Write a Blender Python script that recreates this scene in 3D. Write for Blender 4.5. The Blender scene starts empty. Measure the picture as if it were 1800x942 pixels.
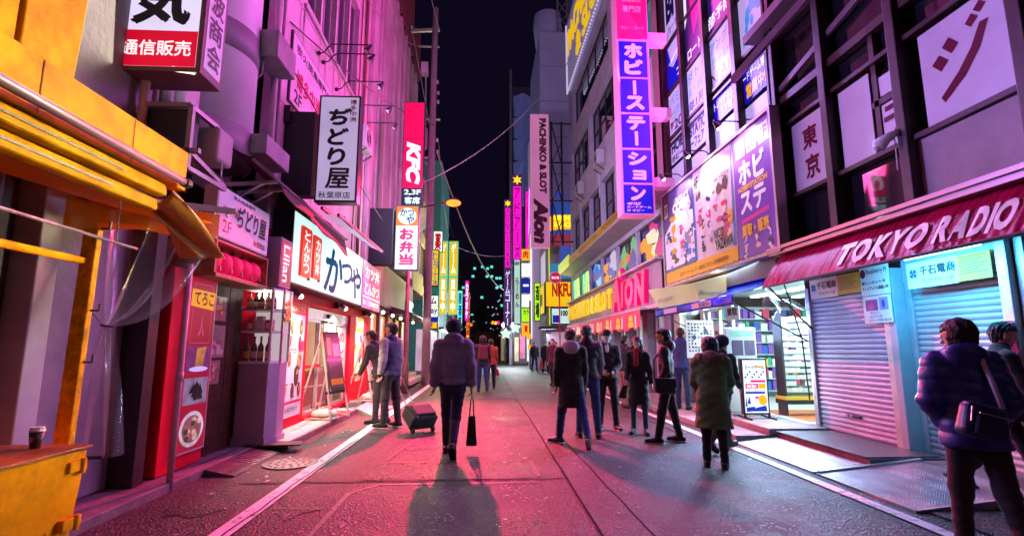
import bpy, bmesh, math, random
import numpy as np
from mathutils import Vector, Matrix
random.seed(7)
R = math.radians
SC = bpy.context.scene
COL = SC.collection

# ------------------------------------------------------------------ camera, sky, light, exposure
cam_d = bpy.data.cameras.new('camera'); cam_d.sensor_width = 36.0; cam_d.lens = 18.0
cam_d.clip_start = 0.05; cam_d.clip_end = 600
cam = bpy.data.objects.new('camera', cam_d); COL.objects.link(cam)
cam.location = (0, 0, 1.46); cam.rotation_euler = (R(90 + 8.72), 0, R(-3.15))
SC.camera = cam
world = bpy.data.worlds.new('World'); SC.world = world; world.use_nodes = True
wn = world.node_tree; wn.nodes.clear()
w_out = wn.nodes.new('ShaderNodeOutputWorld'); w_bg = wn.nodes.new('ShaderNodeBackground')
w_sky = wn.nodes.new('ShaderNodeTexSky'); w_sky.sky_type = 'NISHITA'; w_sky.sun_disc = False
w_sky.sun_elevation = R(-6.0); w_sky.sun_rotation = R(200)
w_mix = wn.nodes.new('ShaderNodeMix'); w_mix.data_type = 'RGBA'; w_mix.inputs[0].default_value = 1.0; w_mix.blend_type = 'ADD'
w_mix.inputs[7].default_value = (0.020, 0.012, 0.055, 1)
wn.links.new(w_sky.outputs[0], w_mix.inputs[6]); wn.links.new(w_mix.outputs[2], w_bg.inputs[0])
w_bg.inputs[1].default_value = 0.17
wn.links.new(w_bg.outputs[0], w_out.inputs[0])
sun_d = bpy.data.lights.new('sun', 'SUN'); sun_d.energy = 0.22; sun_d.angle = R(60); sun_d.color = (1, .55, .85)
sun = bpy.data.objects.new('sun', sun_d); COL.objects.link(sun); sun.rotation_euler = (R(56), 0, R(24)); sun.location = (0, -5, 30)
SC.view_settings.view_transform = 'Standard'; SC.view_settings.look = 'None'
SC.view_settings.exposure = 0.08; SC.view_settings.gamma = 1.0; SC.view_settings.use_curve_mapping = False
SC.cycles.use_denoising = True
SC.cycles.max_bounces = 8; SC.cycles.transparent_max_bounces = 12
SC.cycles.sample_clamp_indirect = 4.0; SC.cycles.sample_clamp_direct = 0.0
SC.cycles.caustics_reflective = False; SC.cycles.caustics_refractive = False

# ------------------------------------------------------------------ materials
def C(h):
    h = h.lstrip('#'); o = []
    for i in (0, 2, 4):
        c = int(h[i:i+2], 16) / 255.0
        o.append(c / 12.92 if c <= 0.04045 else ((c + 0.055) / 1.055) ** 2.4)
    return tuple(o)
MATS = {}
def mat(name, col, rough=.6, metal=0.0, emit=None, es=0.0, noise=None, bump=None, spec=.5, trans=0.0, alpha=1.0, coat=0.0, ior=1.45, sheen=0.0):
    """noise=(scale, low multiplier, high multiplier); bump=(scale, strength)"""
    if name in MATS: return MATS[name]
    m = bpy.data.materials.new(name); m.use_nodes = True; MATS[name] = m
    nt = m.node_tree; b = nt.nodes['Principled BSDF']
    if isinstance(col, str): col = C(col)
    b.inputs['Base Color'].default_value = (*col, 1)
    b.inputs['Roughness'].default_value = rough; b.inputs['Metallic'].default_value = metal
    b.inputs['Specular IOR Level'].default_value = spec; b.inputs['IOR'].default_value = ior
    b.inputs['Transmission Weight'].default_value = trans; b.inputs['Alpha'].default_value = alpha
    b.inputs['Coat Weight'].default_value = coat
    b.inputs['Sheen Weight'].default_value = sheen
    if emit is not None:
        if isinstance(emit, str): emit = C(emit)
        b.inputs['Emission Color'].default_value = (*emit, 1); b.inputs['Emission Strength'].default_value = es
    tc = None
    if noise or bump:
        tc = nt.nodes.new('ShaderNodeTexCoord')
    if noise:
        n = nt.nodes.new('ShaderNodeTexNoise'); n.inputs['Scale'].default_value = noise[0]; n.inputs['Detail'].default_value = 6; n.inputs['Roughness'].default_value = .65
        r = nt.nodes.new('ShaderNodeValToRGB')
        r.color_ramp.elements[0].position = .32; r.color_ramp.elements[1].position = .68
        lo, hi = noise[1], noise[2]
        r.color_ramp.elements[0].color = (*[min(1, c*lo) for c in col], 1); r.color_ramp.elements[1].color = (*[min(1, c*hi) for c in col], 1)
        nt.links.new(tc.outputs['Object'], n.inputs['Vector']); nt.links.new(n.outputs[0], r.inputs[0]); nt.links.new(r.outputs[0], b.inputs['Base Color'])
        rr = nt.nodes.new('ShaderNodeMapRange'); rr.inputs[3].default_value = max(0, rough - .12); rr.inputs[4].default_value = min(1, rough + .12)
        nt.links.new(n.outputs[0], rr.inputs[0]); nt.links.new(rr.outputs[0], b.inputs['Roughness'])
    if bump:
        n2 = nt.nodes.new('ShaderNodeTexNoise'); n2.inputs['Scale'].default_value = bump[0]; n2.inputs['Detail'].default_value = 4
        bp = nt.nodes.new('ShaderNodeBump'); bp.inputs['Strength'].default_value = bump[1]; bp.inputs['Distance'].default_value = .02
        nt.links.new(tc.outputs['Object'], n2.inputs['Vector']); nt.links.new(n2.outputs[0], bp.inputs['Height']); nt.links.new(bp.outputs[0], b.inputs['Normal'])
    return m
def glow(name, col, s=1.0, base=None):
    """a face that is lit from behind: sign faces, tubes, bulbs"""
    if isinstance(col, str): col = C(col)
    return mat(name, tuple(c*.35 for c in col) if base is None else base, .35, emit=col, es=s, spec=.3)
def glowpatch(name, col, s, scale=.8, lo=.72):
    """backlit acrylic: tubes behind give slightly uneven brightness"""
    if name in MATS: return MATS[name]
    m = glow(name, col, s); nt = m.node_tree; b = nt.nodes['Principled BSDF']
    tc = nt.nodes.new('ShaderNodeTexCoord'); n = nt.nodes.new('ShaderNodeTexNoise'); n.inputs['Scale'].default_value = scale; n.inputs['Detail'].default_value = 2
    mr = nt.nodes.new('ShaderNodeMapRange'); mr.inputs[1].default_value = .3; mr.inputs[2].default_value = .7; mr.inputs[3].default_value = s*lo; mr.inputs[4].default_value = s*1.08
    nt.links.new(tc.outputs['Object'], n.inputs['Vector']); nt.links.new(n.outputs[0], mr.inputs[0]); nt.links.new(mr.outputs[0], b.inputs['Emission Strength'])
    return m

def cloth(name, col, t=.5, rough=.45, bump=(8, .2)):
    """fabric or vinyl that lets light through"""
    if name in MATS: return MATS[name]
    m = mat(name, col, rough, bump=bump); nt = m.node_tree; b = nt.nodes['Principled BSDF']; o = nt.nodes['Material Output']
    tr = nt.nodes.new('ShaderNodeBsdfTranslucent'); tr.inputs[0].default_value = (*(C(col) if isinstance(col, str) else col), 1)
    mx = nt.nodes.new('ShaderNodeMixShader'); mx.inputs[0].default_value = t
    nt.links.new(b.outputs[0], mx.inputs[1]); nt.links.new(tr.outputs[0], mx.inputs[2]); nt.links.new(mx.outputs[0], o.inputs[0]); return m
# ------------------------------------------------------------------ mesh helpers (world coordinates in, local meshes out)
ORG = {}
def V(*a): return np.array(a, float)
class MB:
    def __init__(s): s.v = []; s.f = []; s.m = []
    def add(s, vs, fs, m=0):
        o = len(s.v); s.v.extend([tuple(map(float, p)) for p in vs]); s.f.extend([tuple(i+o for i in f) for f in fs]); s.m.extend([m]*len(fs)); return s
    def box(s, x0, x1, y0, y1, z0, z1, m=0):
        x0, x1 = sorted((x0, x1)); y0, y1 = sorted((y0, y1)); z0, z1 = sorted((z0, z1))
        return s.add([(x0,y0,z0),(x1,y0,z0),(x1,y1,z0),(x0,y1,z0),(x0,y0,z1),(x1,y0,z1),(x1,y1,z1),(x0,y1,z1)],
                     [(3,2,1,0),(4,5,6,7),(0,1,5,4),(1,2,6,5),(2,3,7,6),(3,0,4,7)], m)
    def hexa(s, b4, t4, m=0):   # bottom 4, top 4 (same winding, ccw from above)
        return s.add(list(b4)+list(t4), [(3,2,1,0),(4,5,6,7),(0,1,5,4),(1,2,6,5),(2,3,7,6),(3,0,4,7)], m)
    def poly(s, pts, m=0): return s.add(pts, [tuple(range(len(pts)))], m)
    def prism(s, pts, ext, m=0):
        n = len(pts); e = np.array(ext, float); a = [np.array(p, float) for p in pts]; b = [p+e for p in a]
        fs = [tuple(reversed(range(n))), tuple(range(n, 2*n))] + [(i, (i+1) % n, (i+1) % n + n, i+n) for i in range(n)]
        return s.add(a+b, fs, m)
    def tube(s, pts, r, n=8, m=0, cap=True):
        pts = [np.array(p, float) for p in pts]; rs = r if isinstance(r, (list, tuple)) else [r]*len(pts)
        vs = []; fs = []; up = None
        for i, p in enumerate(pts):
            d = pts[min(i+1, len(pts)-1)] - pts[max(i-1, 0)]; d = d/ (np.linalg.norm(d)+1e-9)
            if up is None:
                up = np.array((0, 0, 1.)) if abs(d[2]) < .9 else np.array((1., 0, 0))
            a = np.cross(d, up); a /= np.linalg.norm(a)+1e-9; b = np.cross(a, d); up = b
            for k in range(n):
                t = 2*math.pi*k/n; vs.append(p + rs[i]*(math.cos(t)*a + math.sin(t)*b))
        for i in range(len(pts)-1):
            for k in range(n):
                k2 = (k+1) % n; fs.append((i*n+k2, i*n+k, (i+1)*n+k, (i+1)*n+k2))
        if cap:
            fs.append(tuple(range(n))); fs.append(tuple((len(pts)-1)*n + k for k in reversed(range(n))))
        return s.add(vs, fs, m)
    def bar(s, p, q, w, h=None, m=0):   # rectangular bar between two points
        h = h or w; p = np.array(p, float); q = np.array(q, float); d = q-p; d /= np.linalg.norm(d)
        up = np.array((0, 0, 1.)) if abs(d[2]) < .9 else np.array((0., 1., 0))
        a = np.cross(d, up); a /= np.linalg.norm(a); b = np.cross(a, d)
        c = [(-1,-1),(1,-1),(1,1),(-1,1)]
        return s.add([p+a*w/2*i+b*h/2*j for i, j in c]+[q+a*w/2*i+b*h/2*j for i, j in c], [(0,1,2,3),(7,6,5,4),(1,0,4,5),(2,1,5,6),(3,2,6,7),(0,3,7,4)], m)
    def ball(s, c, r, nu=12, nv=8, m=0):
        r = (r, r, r) if np.isscalar(r) else r; vs = []; fs = []
        for j in range(1, nv):
            ph = math.pi*j/nv
            for i in range(nu):
                t = 2*math.pi*i/nu; vs.append((c[0]+r[0]*math.sin(ph)*math.cos(t), c[1]+r[1]*math.sin(ph)*math.sin(t), c[2]+r[2]*math.cos(ph)))
        vs += [(c[0], c[1], c[2]+r[2]), (c[0], c[1], c[2]-r[2])]; T = len(vs)-2; B = len(vs)-1
        for j in range(nv-2):
            for i in range(nu):
                i2 = (i+1) % nu; fs.append((j*nu+i, (j+1)*nu+i, (j+1)*nu+i2, j*nu+i2))
        for i in range(nu):
            i2 = (i+1) % nu; fs.append((T, i, i2)); fs.append((B, (nv-2)*nu+i2, (nv-2)*nu+i))
        return s.add(vs, fs, m)
    def lathe(s, c, prof, n=16, m=0):   # prof: list of (r, z)
        vs = []; fs = []
        for r, z in prof:
            for k in range(n):
                t = 2*math.pi*k/n; vs.append((c[0]+r*math.cos(t), c[1]+r*math.sin(t), c[2]+z))
        for i in range(len(prof)-1):
            for k in range(n):
                k2 = (k+1) % n; fs.append((i*n+k, i*n+k2, (i+1)*n+k2, (i+1)*n+k))
        fs.append(tuple(reversed(range(n)))); fs.append(tuple((len(prof)-1)*n+k for k in range(n)))
        return s.add(vs, fs, m)
    def grid(s, fn, nu, nv, m=0):
        vs = [fn(i/nu, j/nv) for j in range(nv+1) for i in range(nu+1)]
        fs = [(j*(nu+1)+i, j*(nu+1)+i+1, (j+1)*(nu+1)+i+1, (j+1)*(nu+1)+i) for j in range(nv) for i in range(nu)]
        return s.add(vs, fs, m)
    def build(s, name, mats, parent=None, smooth=False, bevel=0, solid=0, seg=2):
        if not isinstance(mats, (list, tuple)): mats = [mats]
        a = np.array(s.v, float)
        if parent is None:
            lo = a.min(0); hi = a.max(0); o = np.array(((lo[0]+hi[0])/2, (lo[1]+hi[1])/2, lo[2]))
        else: o = ORG[parent.name]
        me = bpy.data.meshes.new(name); me.from_pydata([tuple(p) for p in (a-o)], [], s.f)
        for mm in mats: me.materials.append(mm)
        if len(mats) > 1: me.polygons.foreach_set('material_index', s.m)
        if smooth: me.polygons.foreach_set('use_smooth', [True]*len(s.f))
        me.update()
        ob = bpy.data.objects.new(name, me); COL.objects.link(ob); ORG[ob.name] = o
        if parent is None: ob.location = o
        else: ob.parent = parent
        if solid:
            md = ob.modifiers.new('thickness', 'SOLIDIFY'); md.thickness = solid; md.offset = 0
        if bevel:
            md = ob.modifiers.new('edges', 'BEVEL'); md.width = bevel; md.segments = seg; md.limit_method = 'ANGLE'; md.angle_limit = R(40)
            md.harden_normals = False
        return ob
def tag(o, label=None, cat=None, group=None, kind=None):
    if label: o['label'] = label
    if cat: o['category'] = cat
    if group: o['group'] = group
    if kind: o['kind'] = kind
    return o
def thing(name, label, cat, loc, group=None):
    o = bpy.data.objects.new(name, None); o.empty_display_size = .2; COL.objects.link(o); o.location = loc; ORG[o.name] = np.array(loc, float)
    return tag(o, label, cat, group)
def struct(name, mb, m, parent=None, **k):
    o = mb.build(name, m, parent, **k)
    if parent is None: o['kind'] = 'structure'
    return o
def inst(src, parent, dloc, name=None):
    """copy of a piece that shares its mesh, moved by dloc"""
    c = src.copy(); c.parent = parent; c.location = Vector(src.location) + Vector(dloc); COL.objects.link(c); ORG[c.name] = ORG[src.name] + np.array(dloc)
    return c
def copy_tree(o, dloc=(0, 0, 0), parent=None):
    c = o.copy(); COL.objects.link(c); ORG[c.name] = ORG[o.name] + np.array(dloc, float)
    if parent is None: c.location = Vector(o.location) + Vector(dloc)
    else: c.parent = parent
    for ch in list(o.children): copy_tree(ch, dloc, c)
    return c

# frames: N faces the camera (-Y), L is on the left side and faces +X, Rr is on the right side and faces -X
class Fr:
    def __init__(s, kind, d): s.k = kind; s.d = d
    def p(s, a, b, c=0.0):
        if s.k == 'N': return np.array((a, s.d - c, b))
        if s.k == 'L': return np.array((s.d + c, a, b))
        return np.array((s.d - c, a, b))
    def n(s): return np.array({'N': (0, -1, 0), 'L': (1, 0, 0), 'R': (-1, 0, 0)}[s.k], float)
    def panel(s, mb, a0, a1, b0, b1, c0, c1, m=0):
        p = s.p(a0, b0, c0); q = s.p(a1, b1, c1); return mb.box(p[0], q[0], p[1], q[1], p[2], q[2], m)
    def shape(s, mb, pts, c, m=0):  # flat print
        P = [s.p(a, b, c) for a, b in pts]
        nn = np.cross(P[1]-P[0], P[2]-P[1])
        ar = sum(np.cross(P[i]-P[0], P[(i+1) % len(P)]-P[0]) for i in range(len(P)))
        if np.dot(ar, s.n()) < 0: P = P[::-1]
        return mb.poly(P, m)
    def rect(s, mb, a0, a1, b0, b1, c, m=0): return s.shape(mb, [(a0, b0), (a1, b0), (a1, b1), (a0, b1)], c, m)
    def disc(s, mb, a, b, ra, rb, c, m=0, n=16, rot=0): return s.shape(mb, [(a+ra*math.cos(2*math.pi*k/n+rot), b+rb*math.sin(2*math.pi*k/n+rot)) for k in range(n)], c, m)

_txt = {}
def glyphs(s, bold=0.0, res=3, ext=0.0, shear=0.0):
    key = (s, bold, res, ext, shear)
    if key in _txt: return _txt[key]
    cu = bpy.data.curves.new('text', 'FONT'); cu.body = s; cu.offset = bold; cu.resolution_u = res; cu.extrude = ext; cu.shear = shear
    cu.space_line = 1.0
    ob = bpy.data.objects.new('text', cu); COL.objects.link(ob)
    dg = bpy.context.evaluated_depsgraph_get()
    me = bpy.data.meshes.new_from_object(ob.evaluated_get(dg))
    vs = np.zeros(len(me.vertices)*3); me.vertices.foreach_get('co', vs); vs = vs.reshape(-1, 3)
    fs = [tuple(p.vertices) for p in me.polygons]
    bpy.data.objects.remove(ob); bpy.data.curves.remove(cu); bpy.data.meshes.remove(me)
    _txt[key] = (vs, fs); return vs, fs
def text_into(mb, fr, s, a0, a1, b0, b1, c, bold=.02, m=0, vertical=False, rot=0, ext=0.0, shear=0.0, keep=False, gap=.08, tilt=0.0, res=3):
    """fit the string into the rectangle a0..a1 (viewer's left to right), b0..b1 (bottom to top)"""
    if vertical:
        ch = list(s); n = len(ch); h = (b1-b0)/n
        for i, x in enumerate(ch):
            t = b1 - i*h; small = x in 'ョュャッィェァォ'
            if x in 'ー-|－':
                w = (a1-a0)*.16; mid = (a0+a1)/2
                fr.rect(mb, mid-w/2, mid+w/2, t-h*(1-gap/2), t-h*gap/2, c, m); continue
            if x == ' ' or x == '\u3000': continue
            if x in '・.':
                fr.disc(mb, (a0+a1)/2, t-h/2, (a1-a0)*.12, h*.12, c, m, 10); continue
            q = .18*(a1-a0) if small else 0
            text_into(mb, fr, x, a0+q*1.2, a1-q*.4, t-h*(1-gap/2), t-h*gap/2-(h*.25 if small else 0), c, bold, m, False, rot, ext, shear)
        return
    if bold and not ext and not s.isascii():   # thicken brush-like characters by stacking shifted copies
        q = bold*.9; base = (a0, a1, b0, b1); sa = abs(a1-a0)*q/max(1, len(s)*.9)*(1 if a1 > a0 else -1); sb = (b1-b0)*q
        for i, (dx, dy) in enumerate(((0, 0), (1, .3), (-1, -.3), (.3, -1), (-.3, 1))):
            text_into(mb, fr, s, a0+sa*(1+dx), a1-sa*(1-dx), b0+sb*(1+dy), b1-sb*(1-dy), c+.0003*i, 0, m, False, rot, 0, shear, keep, gap, tilt, res)
        return
    vs, fs = glyphs(s, bold, res, 0.0, shear)
    if len(vs) == 0: return
    P = vs.copy()
    if rot:   # quarter turns clockwise
        for _ in range(rot): P = np.stack([P[:, 1], -P[:, 0], P[:, 2]], 1)
    lo = P.min(0); hi = P.max(0); W = max(hi[0]-lo[0], 1e-6); H = max(hi[1]-lo[1], 1e-6)
    u = (P[:, 0]-lo[0])/W; v = (P[:, 1]-lo[1])/H
    if keep:
        ra, rb = abs(a1-a0), abs(b1-b0); k = min(ra/W, rb/H); ua, vb = k*W/ra, k*H/rb
        u = .5+(u-.5)*ua; v = .5+(v-.5)*vb
    A = a0+(a1-a0)*u; B = b0+(b1-b0)*v + tilt*(u-.5)
    pts = [fr.p(x, y, c) for x, y in zip(A, B)]
    nn = fr.n(); fl = []
    # face orientation: the viewer's right/up frame keeps the glyph winding
    right = fr.p(a1, b0)-fr.p(a0, b0); flip = np.dot(np.cross(right, (0, 0, 1)), nn) < 0
    fl = [tuple(reversed(f)) for f in fs] if flip else fs
    if ext:
        n0 = len(pts); back = [q - nn*ext for q in pts]
        from collections import Counter
        ed = Counter()
        for f in fl:
            for i in range(len(f)): ed[(f[i], f[(i+1) % len(f)])] += 1
        side = [(a_, a_+n0, b_+n0, b_) for (a_, b_) in ed if (b_, a_) not in ed]
        mb.add(pts+back, list(fl)+side, m)
    else: mb.add(pts, fl, m)
def text(fr, s, a0, a1, b0, b1, c, m, parent, name='lettering', **k):
    mb = MB(); text_into(mb, fr, s, a0, a1, b0, b1, c, **k)
    return mb.build(name, m, parent)
def area(name, loc, direction, sx, sy, color, power, parent=None, spread=180):
    l = bpy.data.lights.new(name, 'AREA'); l.shape = 'RECTANGLE'; l.size = sx; l.size_y = sy; l.energy = power; l.color = color; l.spread = R(spread)
    o = bpy.data.objects.new(name, l); COL.objects.link(o); o.location = loc
    o.rotation_euler = Vector(direction).to_track_quat('-Z', 'Y').to_euler()
    if parent is not None:
        o.parent = parent; o.location = Vector(loc) - Vector(ORG[parent.name])
    return o
def point(name, loc, color, power, r=.05, parent=None):
    l = bpy.data.lights.new(name, 'POINT'); l.energy = power; l.color = color; l.shadow_soft_size = r
    o = bpy.data.objects.new(name, l); COL.objects.link(o); o.location = loc
    if parent is not None:
        o.parent = parent; o.location = Vector(loc) - Vector(ORG[parent.name])
    return o
def spot(name, loc, direction, color, power, angle, r=.05, parent=None, blend=.5):
    l = bpy.data.lights.new(name, 'SPOT'); l.energy = power; l.color = color; l.shadow_soft_size = r; l.spot_size = R(angle); l.spot_blend = blend
    o = bpy.data.objects.new(name, l); COL.objects.link(o); o.location = loc
    o.rotation_euler = Vector(direction).to_track_quat('-Z', 'Y').to_euler()
    if parent is not None:
        o.parent = parent; o.location = Vector(loc) - Vector(ORG[parent.name])
    return o
def holed(mb, fr, a0, a1, b0, b1, holes, c, depth, m=0):
    """wall face with rectangular openings and their reveals; holes = (a0,a1,b0,b1) with a ascending"""
    a0, a1 = min(a0, a1), max(a0, a1)
    A = sorted({a0, a1, *[max(a0, min(a1, x)) for h in holes for x in h[:2]]}); B = sorted({b0, b1, *[max(b0, min(b1, x)) for h in holes for x in h[2:]]})
    inside = lambda a, b: any(h[0] < a < h[1] and h[2] < b < h[3] for h in holes)
    for i in range(len(A)-1):
        for j in range(len(B)-1):
            if not inside((A[i]+A[i+1])/2, (B[j]+B[j+1])/2):
                fr.rect(mb, A[i], A[i+1], B[j], B[j+1], c, m)
    for h in holes:
        x0, x1, y0, y1 = h
        for P in ([(x0,y0,0),(x1,y0,0),(x1,y0,1),(x0,y0,1)], [(x0,y1,1),(x1,y1,1),(x1,y1,0),(x0,y1,0)], [(x0,y0,1),(x0,y1,1),(x0,y1,0),(x0,y0,0)], [(x1,y0,0),(x1,y1,0),(x1,y1,1),(x1,y0,1)]):
            mb.poly([fr.p(p, q, c - depth*t) for p, q, t in P], m)
def window(fr, parent, a0, a1, b0, b1, c, mf, mp, nv=1, nh=0, bar=.05, name='window', depth=.06):
    """frame > pane; vertical divisions nv panes, nh transoms"""
    a0, a1 = min(a0, a1), max(a0, a1)
    mb = MB()
    for x in (a0+bar/2, a1-bar/2): fr.panel(mb, x-bar/2, x+bar/2, b0, b1, c-depth, c)
    for y in (b0+bar/2, b1-bar/2): fr.panel(mb, a0+bar, a1-bar, y-bar/2, y+bar/2, c-depth, c-.002)
    for i in range(1, nv): x = a0+(a1-a0)*i/nv; fr.panel(mb, x-bar*.4, x+bar*.4, b0+bar, b1-bar, c-depth, c-.004)
    for i in range(1, nh+1): y = b0+(b1-b0)*i/(nh+1); fr.panel(mb, a0+bar, a1-bar, y-bar*.35, y+bar*.35, c-depth, c-.006)
    w = mb.build(name, mf, parent)
    for i in range(nv):
        p = MB(); x0 = a0+(a1-a0)*i/nv; x1 = a0+(a1-a0)*(i+1)/nv
        t = random.uniform(-.004, .004)
        P = [fr.p(x0, b0, c-.035+t), fr.p(x1, b0, c-.035-t), fr.p(x1, b1, c-.035-t), fr.p(x0, b1, c-.035+t)]
        p.poly(P if fr.k != 'R' else P[::-1]); p.build('pane', mp, w)
    return w
def boxsign(name, label, cat, fr, a0, a1, b0, b1, depth, mframe, mface, rim=.03, group=None, back=True, bevel=.006):
    """a lit box sign: housing > rim, face"""
    base = fr.p((a0+a1)/2, min(b0, b1), -depth/2)
    t = thing(name, label, cat, base, group)
    mb = MB(); fr.panel(mb, a0, a1, b0, b1, -depth, 0); mb.build('housing', mframe, t, bevel=bevel)
    s = 1 if a1 > a0 else -1
    mb = MB(); fr.panel(mb, a0+s*rim, a1-s*rim, b0+rim, b1-rim, -.01, .006); mb.build('face', mface, t)
    if back:
        mb = MB(); fr.panel(mb, a0+s*rim, a1-s*rim, b0+rim, b1-rim, -depth-.006, -depth+.01); mb.build('back_face', mface, t)
    return t
# ------------------------------------------------------------------ common materials
def asphalt(name, base, fleck=.22, rough=.5):
    if name in MATS: return MATS[name]
    m = mat(name, (base, base, base*1.02), rough, spec=.35); nt = m.node_tree; b = nt.nodes['Principled BSDF']; L = nt.links.new
    tc = nt.nodes.new('ShaderNodeTexCoord')
    n1 = nt.nodes.new('ShaderNodeTexNoise'); n1.inputs['Scale'].default_value = .9; n1.inputs['Detail'].default_value = 8; n1.inputs['Roughness'].default_value = .7
    n2 = nt.nodes.new('ShaderNodeTexNoise'); n2.inputs['Scale'].default_value = 60; n2.inputs['Detail'].default_value = 3
    vo = nt.nodes.new('ShaderNodeTexVoronoi'); vo.inputs['Scale'].default_value = 48
    for t in (n1, n2, vo): L(tc.outputs['Object'], t.inputs['Vector'])
    r1 = nt.nodes.new('ShaderNodeMapRange'); r1.inputs[1].default_value = .3; r1.inputs[2].default_value = .7; r1.inputs[3].default_value = base*.42; r1.inputs[4].default_value = base*1.7; L(n1.outputs[0], r1.inputs[0])
    sep = nt.nodes.new('ShaderNodeSeparateColor'); L(vo.outputs['Color'], sep.inputs[0])
    gt = nt.nodes.new('ShaderNodeMath'); gt.operation = 'GREATER_THAN'; gt.inputs[1].default_value = .87; L(sep.outputs[0], gt.inputs[0])
    mx = nt.nodes.new('ShaderNodeMath'); mx.operation = 'MULTIPLY_ADD'; mx.inputs[1].default_value = fleck*.5; L(gt.outputs[0], mx.inputs[0]); L(r1.outputs[0], mx.inputs[2])
    m3 = nt.nodes.new('ShaderNodeMath'); m3.operation = 'MULTIPLY'; L(mx.outputs[0], m3.inputs[0])
    r2 = nt.nodes.new('ShaderNodeMapRange'); r2.inputs[3].default_value = .6; r2.inputs[4].default_value = 1.4; L(n2.outputs[0], r2.inputs[0]); L(r2.outputs[0], m3.inputs[1])
    cc = nt.nodes.new('ShaderNodeCombineColor')
    for i in range(3): L(m3.outputs[0], cc.inputs[i])
    L(cc.outputs[0], b.inputs['Base Color'])
    r3 = nt.nodes.new('ShaderNodeMapRange'); r3.inputs[1].default_value = .3; r3.inputs[2].default_value = .7; r3.inputs[3].default_value = rough-.14; r3.inputs[4].default_value = rough+.18; L(n1.outputs[0], r3.inputs[0])
    rf = nt.nodes.new('ShaderNodeMath'); rf.operation = 'MULTIPLY_ADD'; rf.inputs[1].default_value = -.32; rf.use_clamp = True; L(gt.outputs[0], rf.inputs[0]); L(r3.outputs[0], rf.inputs[2]); L(rf.outputs[0], b.inputs['Roughness'])
    ad = nt.nodes.new('ShaderNodeMath'); ad.operation = 'ADD'; L(n2.outputs[0], ad.inputs[0]); L(vo.outputs['Distance'], ad.inputs[1])
    bp = nt.nodes.new('ShaderNodeBump'); bp.inputs['Strength'].default_value = .8; bp.inputs['Distance'].default_value = .014; L(ad.outputs[0], bp.inputs['Height']); L(bp.outputs[0], b.inputs['Normal'])
    return m
def wornpaint(name, col, under=.06, amount=.5, scale=9):
    if name in MATS: return MATS[name]
    m = mat(name, col, .5); nt = m.node_tree; b = nt.nodes['Principled BSDF']; L = nt.links.new
    tc = nt.nodes.new('ShaderNodeTexCoord'); n = nt.nodes.new('ShaderNodeTexNoise'); n.inputs['Scale'].default_value = scale; n.inputs['Detail'].default_value = 9; n.inputs['Roughness'].default_value = .75
    r = nt.nodes.new('ShaderNodeValToRGB'); r.color_ramp.elements[0].position = amount-.1; r.color_ramp.elements[1].position = amount+.04
    r.color_ramp.elements[0].color = (under, under, under, 1); r.color_ramp.elements[1].color = (*(C(col) if isinstance(col, str) else col), 1)
    L(tc.outputs['Object'], n.inputs['Vector']); L(n.outputs[0], r.inputs[0]); L(r.outputs[0], b.inputs['Base Color'])
    bp = nt.nodes.new('ShaderNodeBump'); bp.inputs['Strength'].default_value = .3; bp.inputs['Distance'].default_value = .01; L(n.outputs[0], bp.inputs['Height']); L(bp.outputs[0], b.inputs['Normal'])
    return m
def checker_plate(name, col, rough=.38):
    if name in MATS: return MATS[name]
    m = mat(name, col, rough, .75, noise=(3, .6, 1.2)); nt = m.node_tree; b = nt.nodes['Principled BSDF']; L = nt.links.new
    tc = nt.nodes.new('ShaderNodeTexCoord'); mp = nt.nodes.new('ShaderNodeMapping'); mp.inputs['Rotation'].default_value = (0, 0, R(45)); mp.inputs['Scale'].default_value = (48, 48, 48)
    ck = nt.nodes.new('ShaderNodeTexVoronoi'); ck.inputs['Randomness'].default_value = 0.0; ck.inputs['Scale'].default_value = 1
    L(tc.outputs['Object'], mp.inputs[0]); L(mp.outputs[0], ck.inputs['Vector'])
    mr = nt.nodes.new('ShaderNodeMapRange'); mr.inputs[1].default_value = .25; mr.inputs[2].default_value = .42; mr.inputs[3].default_value = 1; mr.inputs[4].default_value = 0; L(ck.outputs['Distance'], mr.inputs[0])
    bp = nt.nodes.new('ShaderNodeBump'); bp.inputs['Strength'].default_value = .8; bp.inputs['Distance'].default_value = .006; L(mr.outputs[0], bp.inputs['Height']); L(bp.outputs[0], b.inputs['Normal'])
    return m
ASP = asphalt('asphalt', .030, .24); ASP2 = asphalt('asphalt_old', .040, .26, .5); ASP3 = asphalt('asphalt_dark', .022, .18, .40)
TAR = mat('tar_seam', (.010, .010, .011), .8, spec=.1)
PAINT = wornpaint('road_paint', (.80, .80, .78), .06, .44); PAINT2 = wornpaint('road_paint_faint', (.10, .095, .095), .03, .53, 14)
CONC = mat('concrete', (.30, .29, .29), .8, noise=(4, .6, 1.25), bump=(30, .25))
KERB = mat('kerb_stone', (.16, .15, .15), .75, noise=(5, .5, 1.3), bump=(40, .3))
TILEP = mat('pale_tile', (.52, .50, .47), .45, noise=(3, .75, 1.1), bump=(40, .1))
TILER = mat('red_mat', (.34, .05, .06), .8, noise=(8, .7, 1.2))
PLATE = checker_plate('checker_plate', (.42, .42, .45)); PLATED = checker_plate('checker_plate_dark', (.16, .16, .17))
STEEL = mat('steel', (.55, .55, .57), .35, .9, noise=(9, .7, 1.15)); DSTEEL = mat('dark_steel', (.05, .05, .055), .45, .6, noise=(9, .7, 1.3))
BLACK = mat('black_paint', (.015, .015, .018), .45); WHITE = mat('white_paint', (.78, .77, .76), .5, noise=(2.5, .82, 1.05))
PLASTER = mat('cream_plaster', (.52, .44, .46), .75, noise=(1.4, .68, 1.1), bump=(18, .18))
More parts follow.
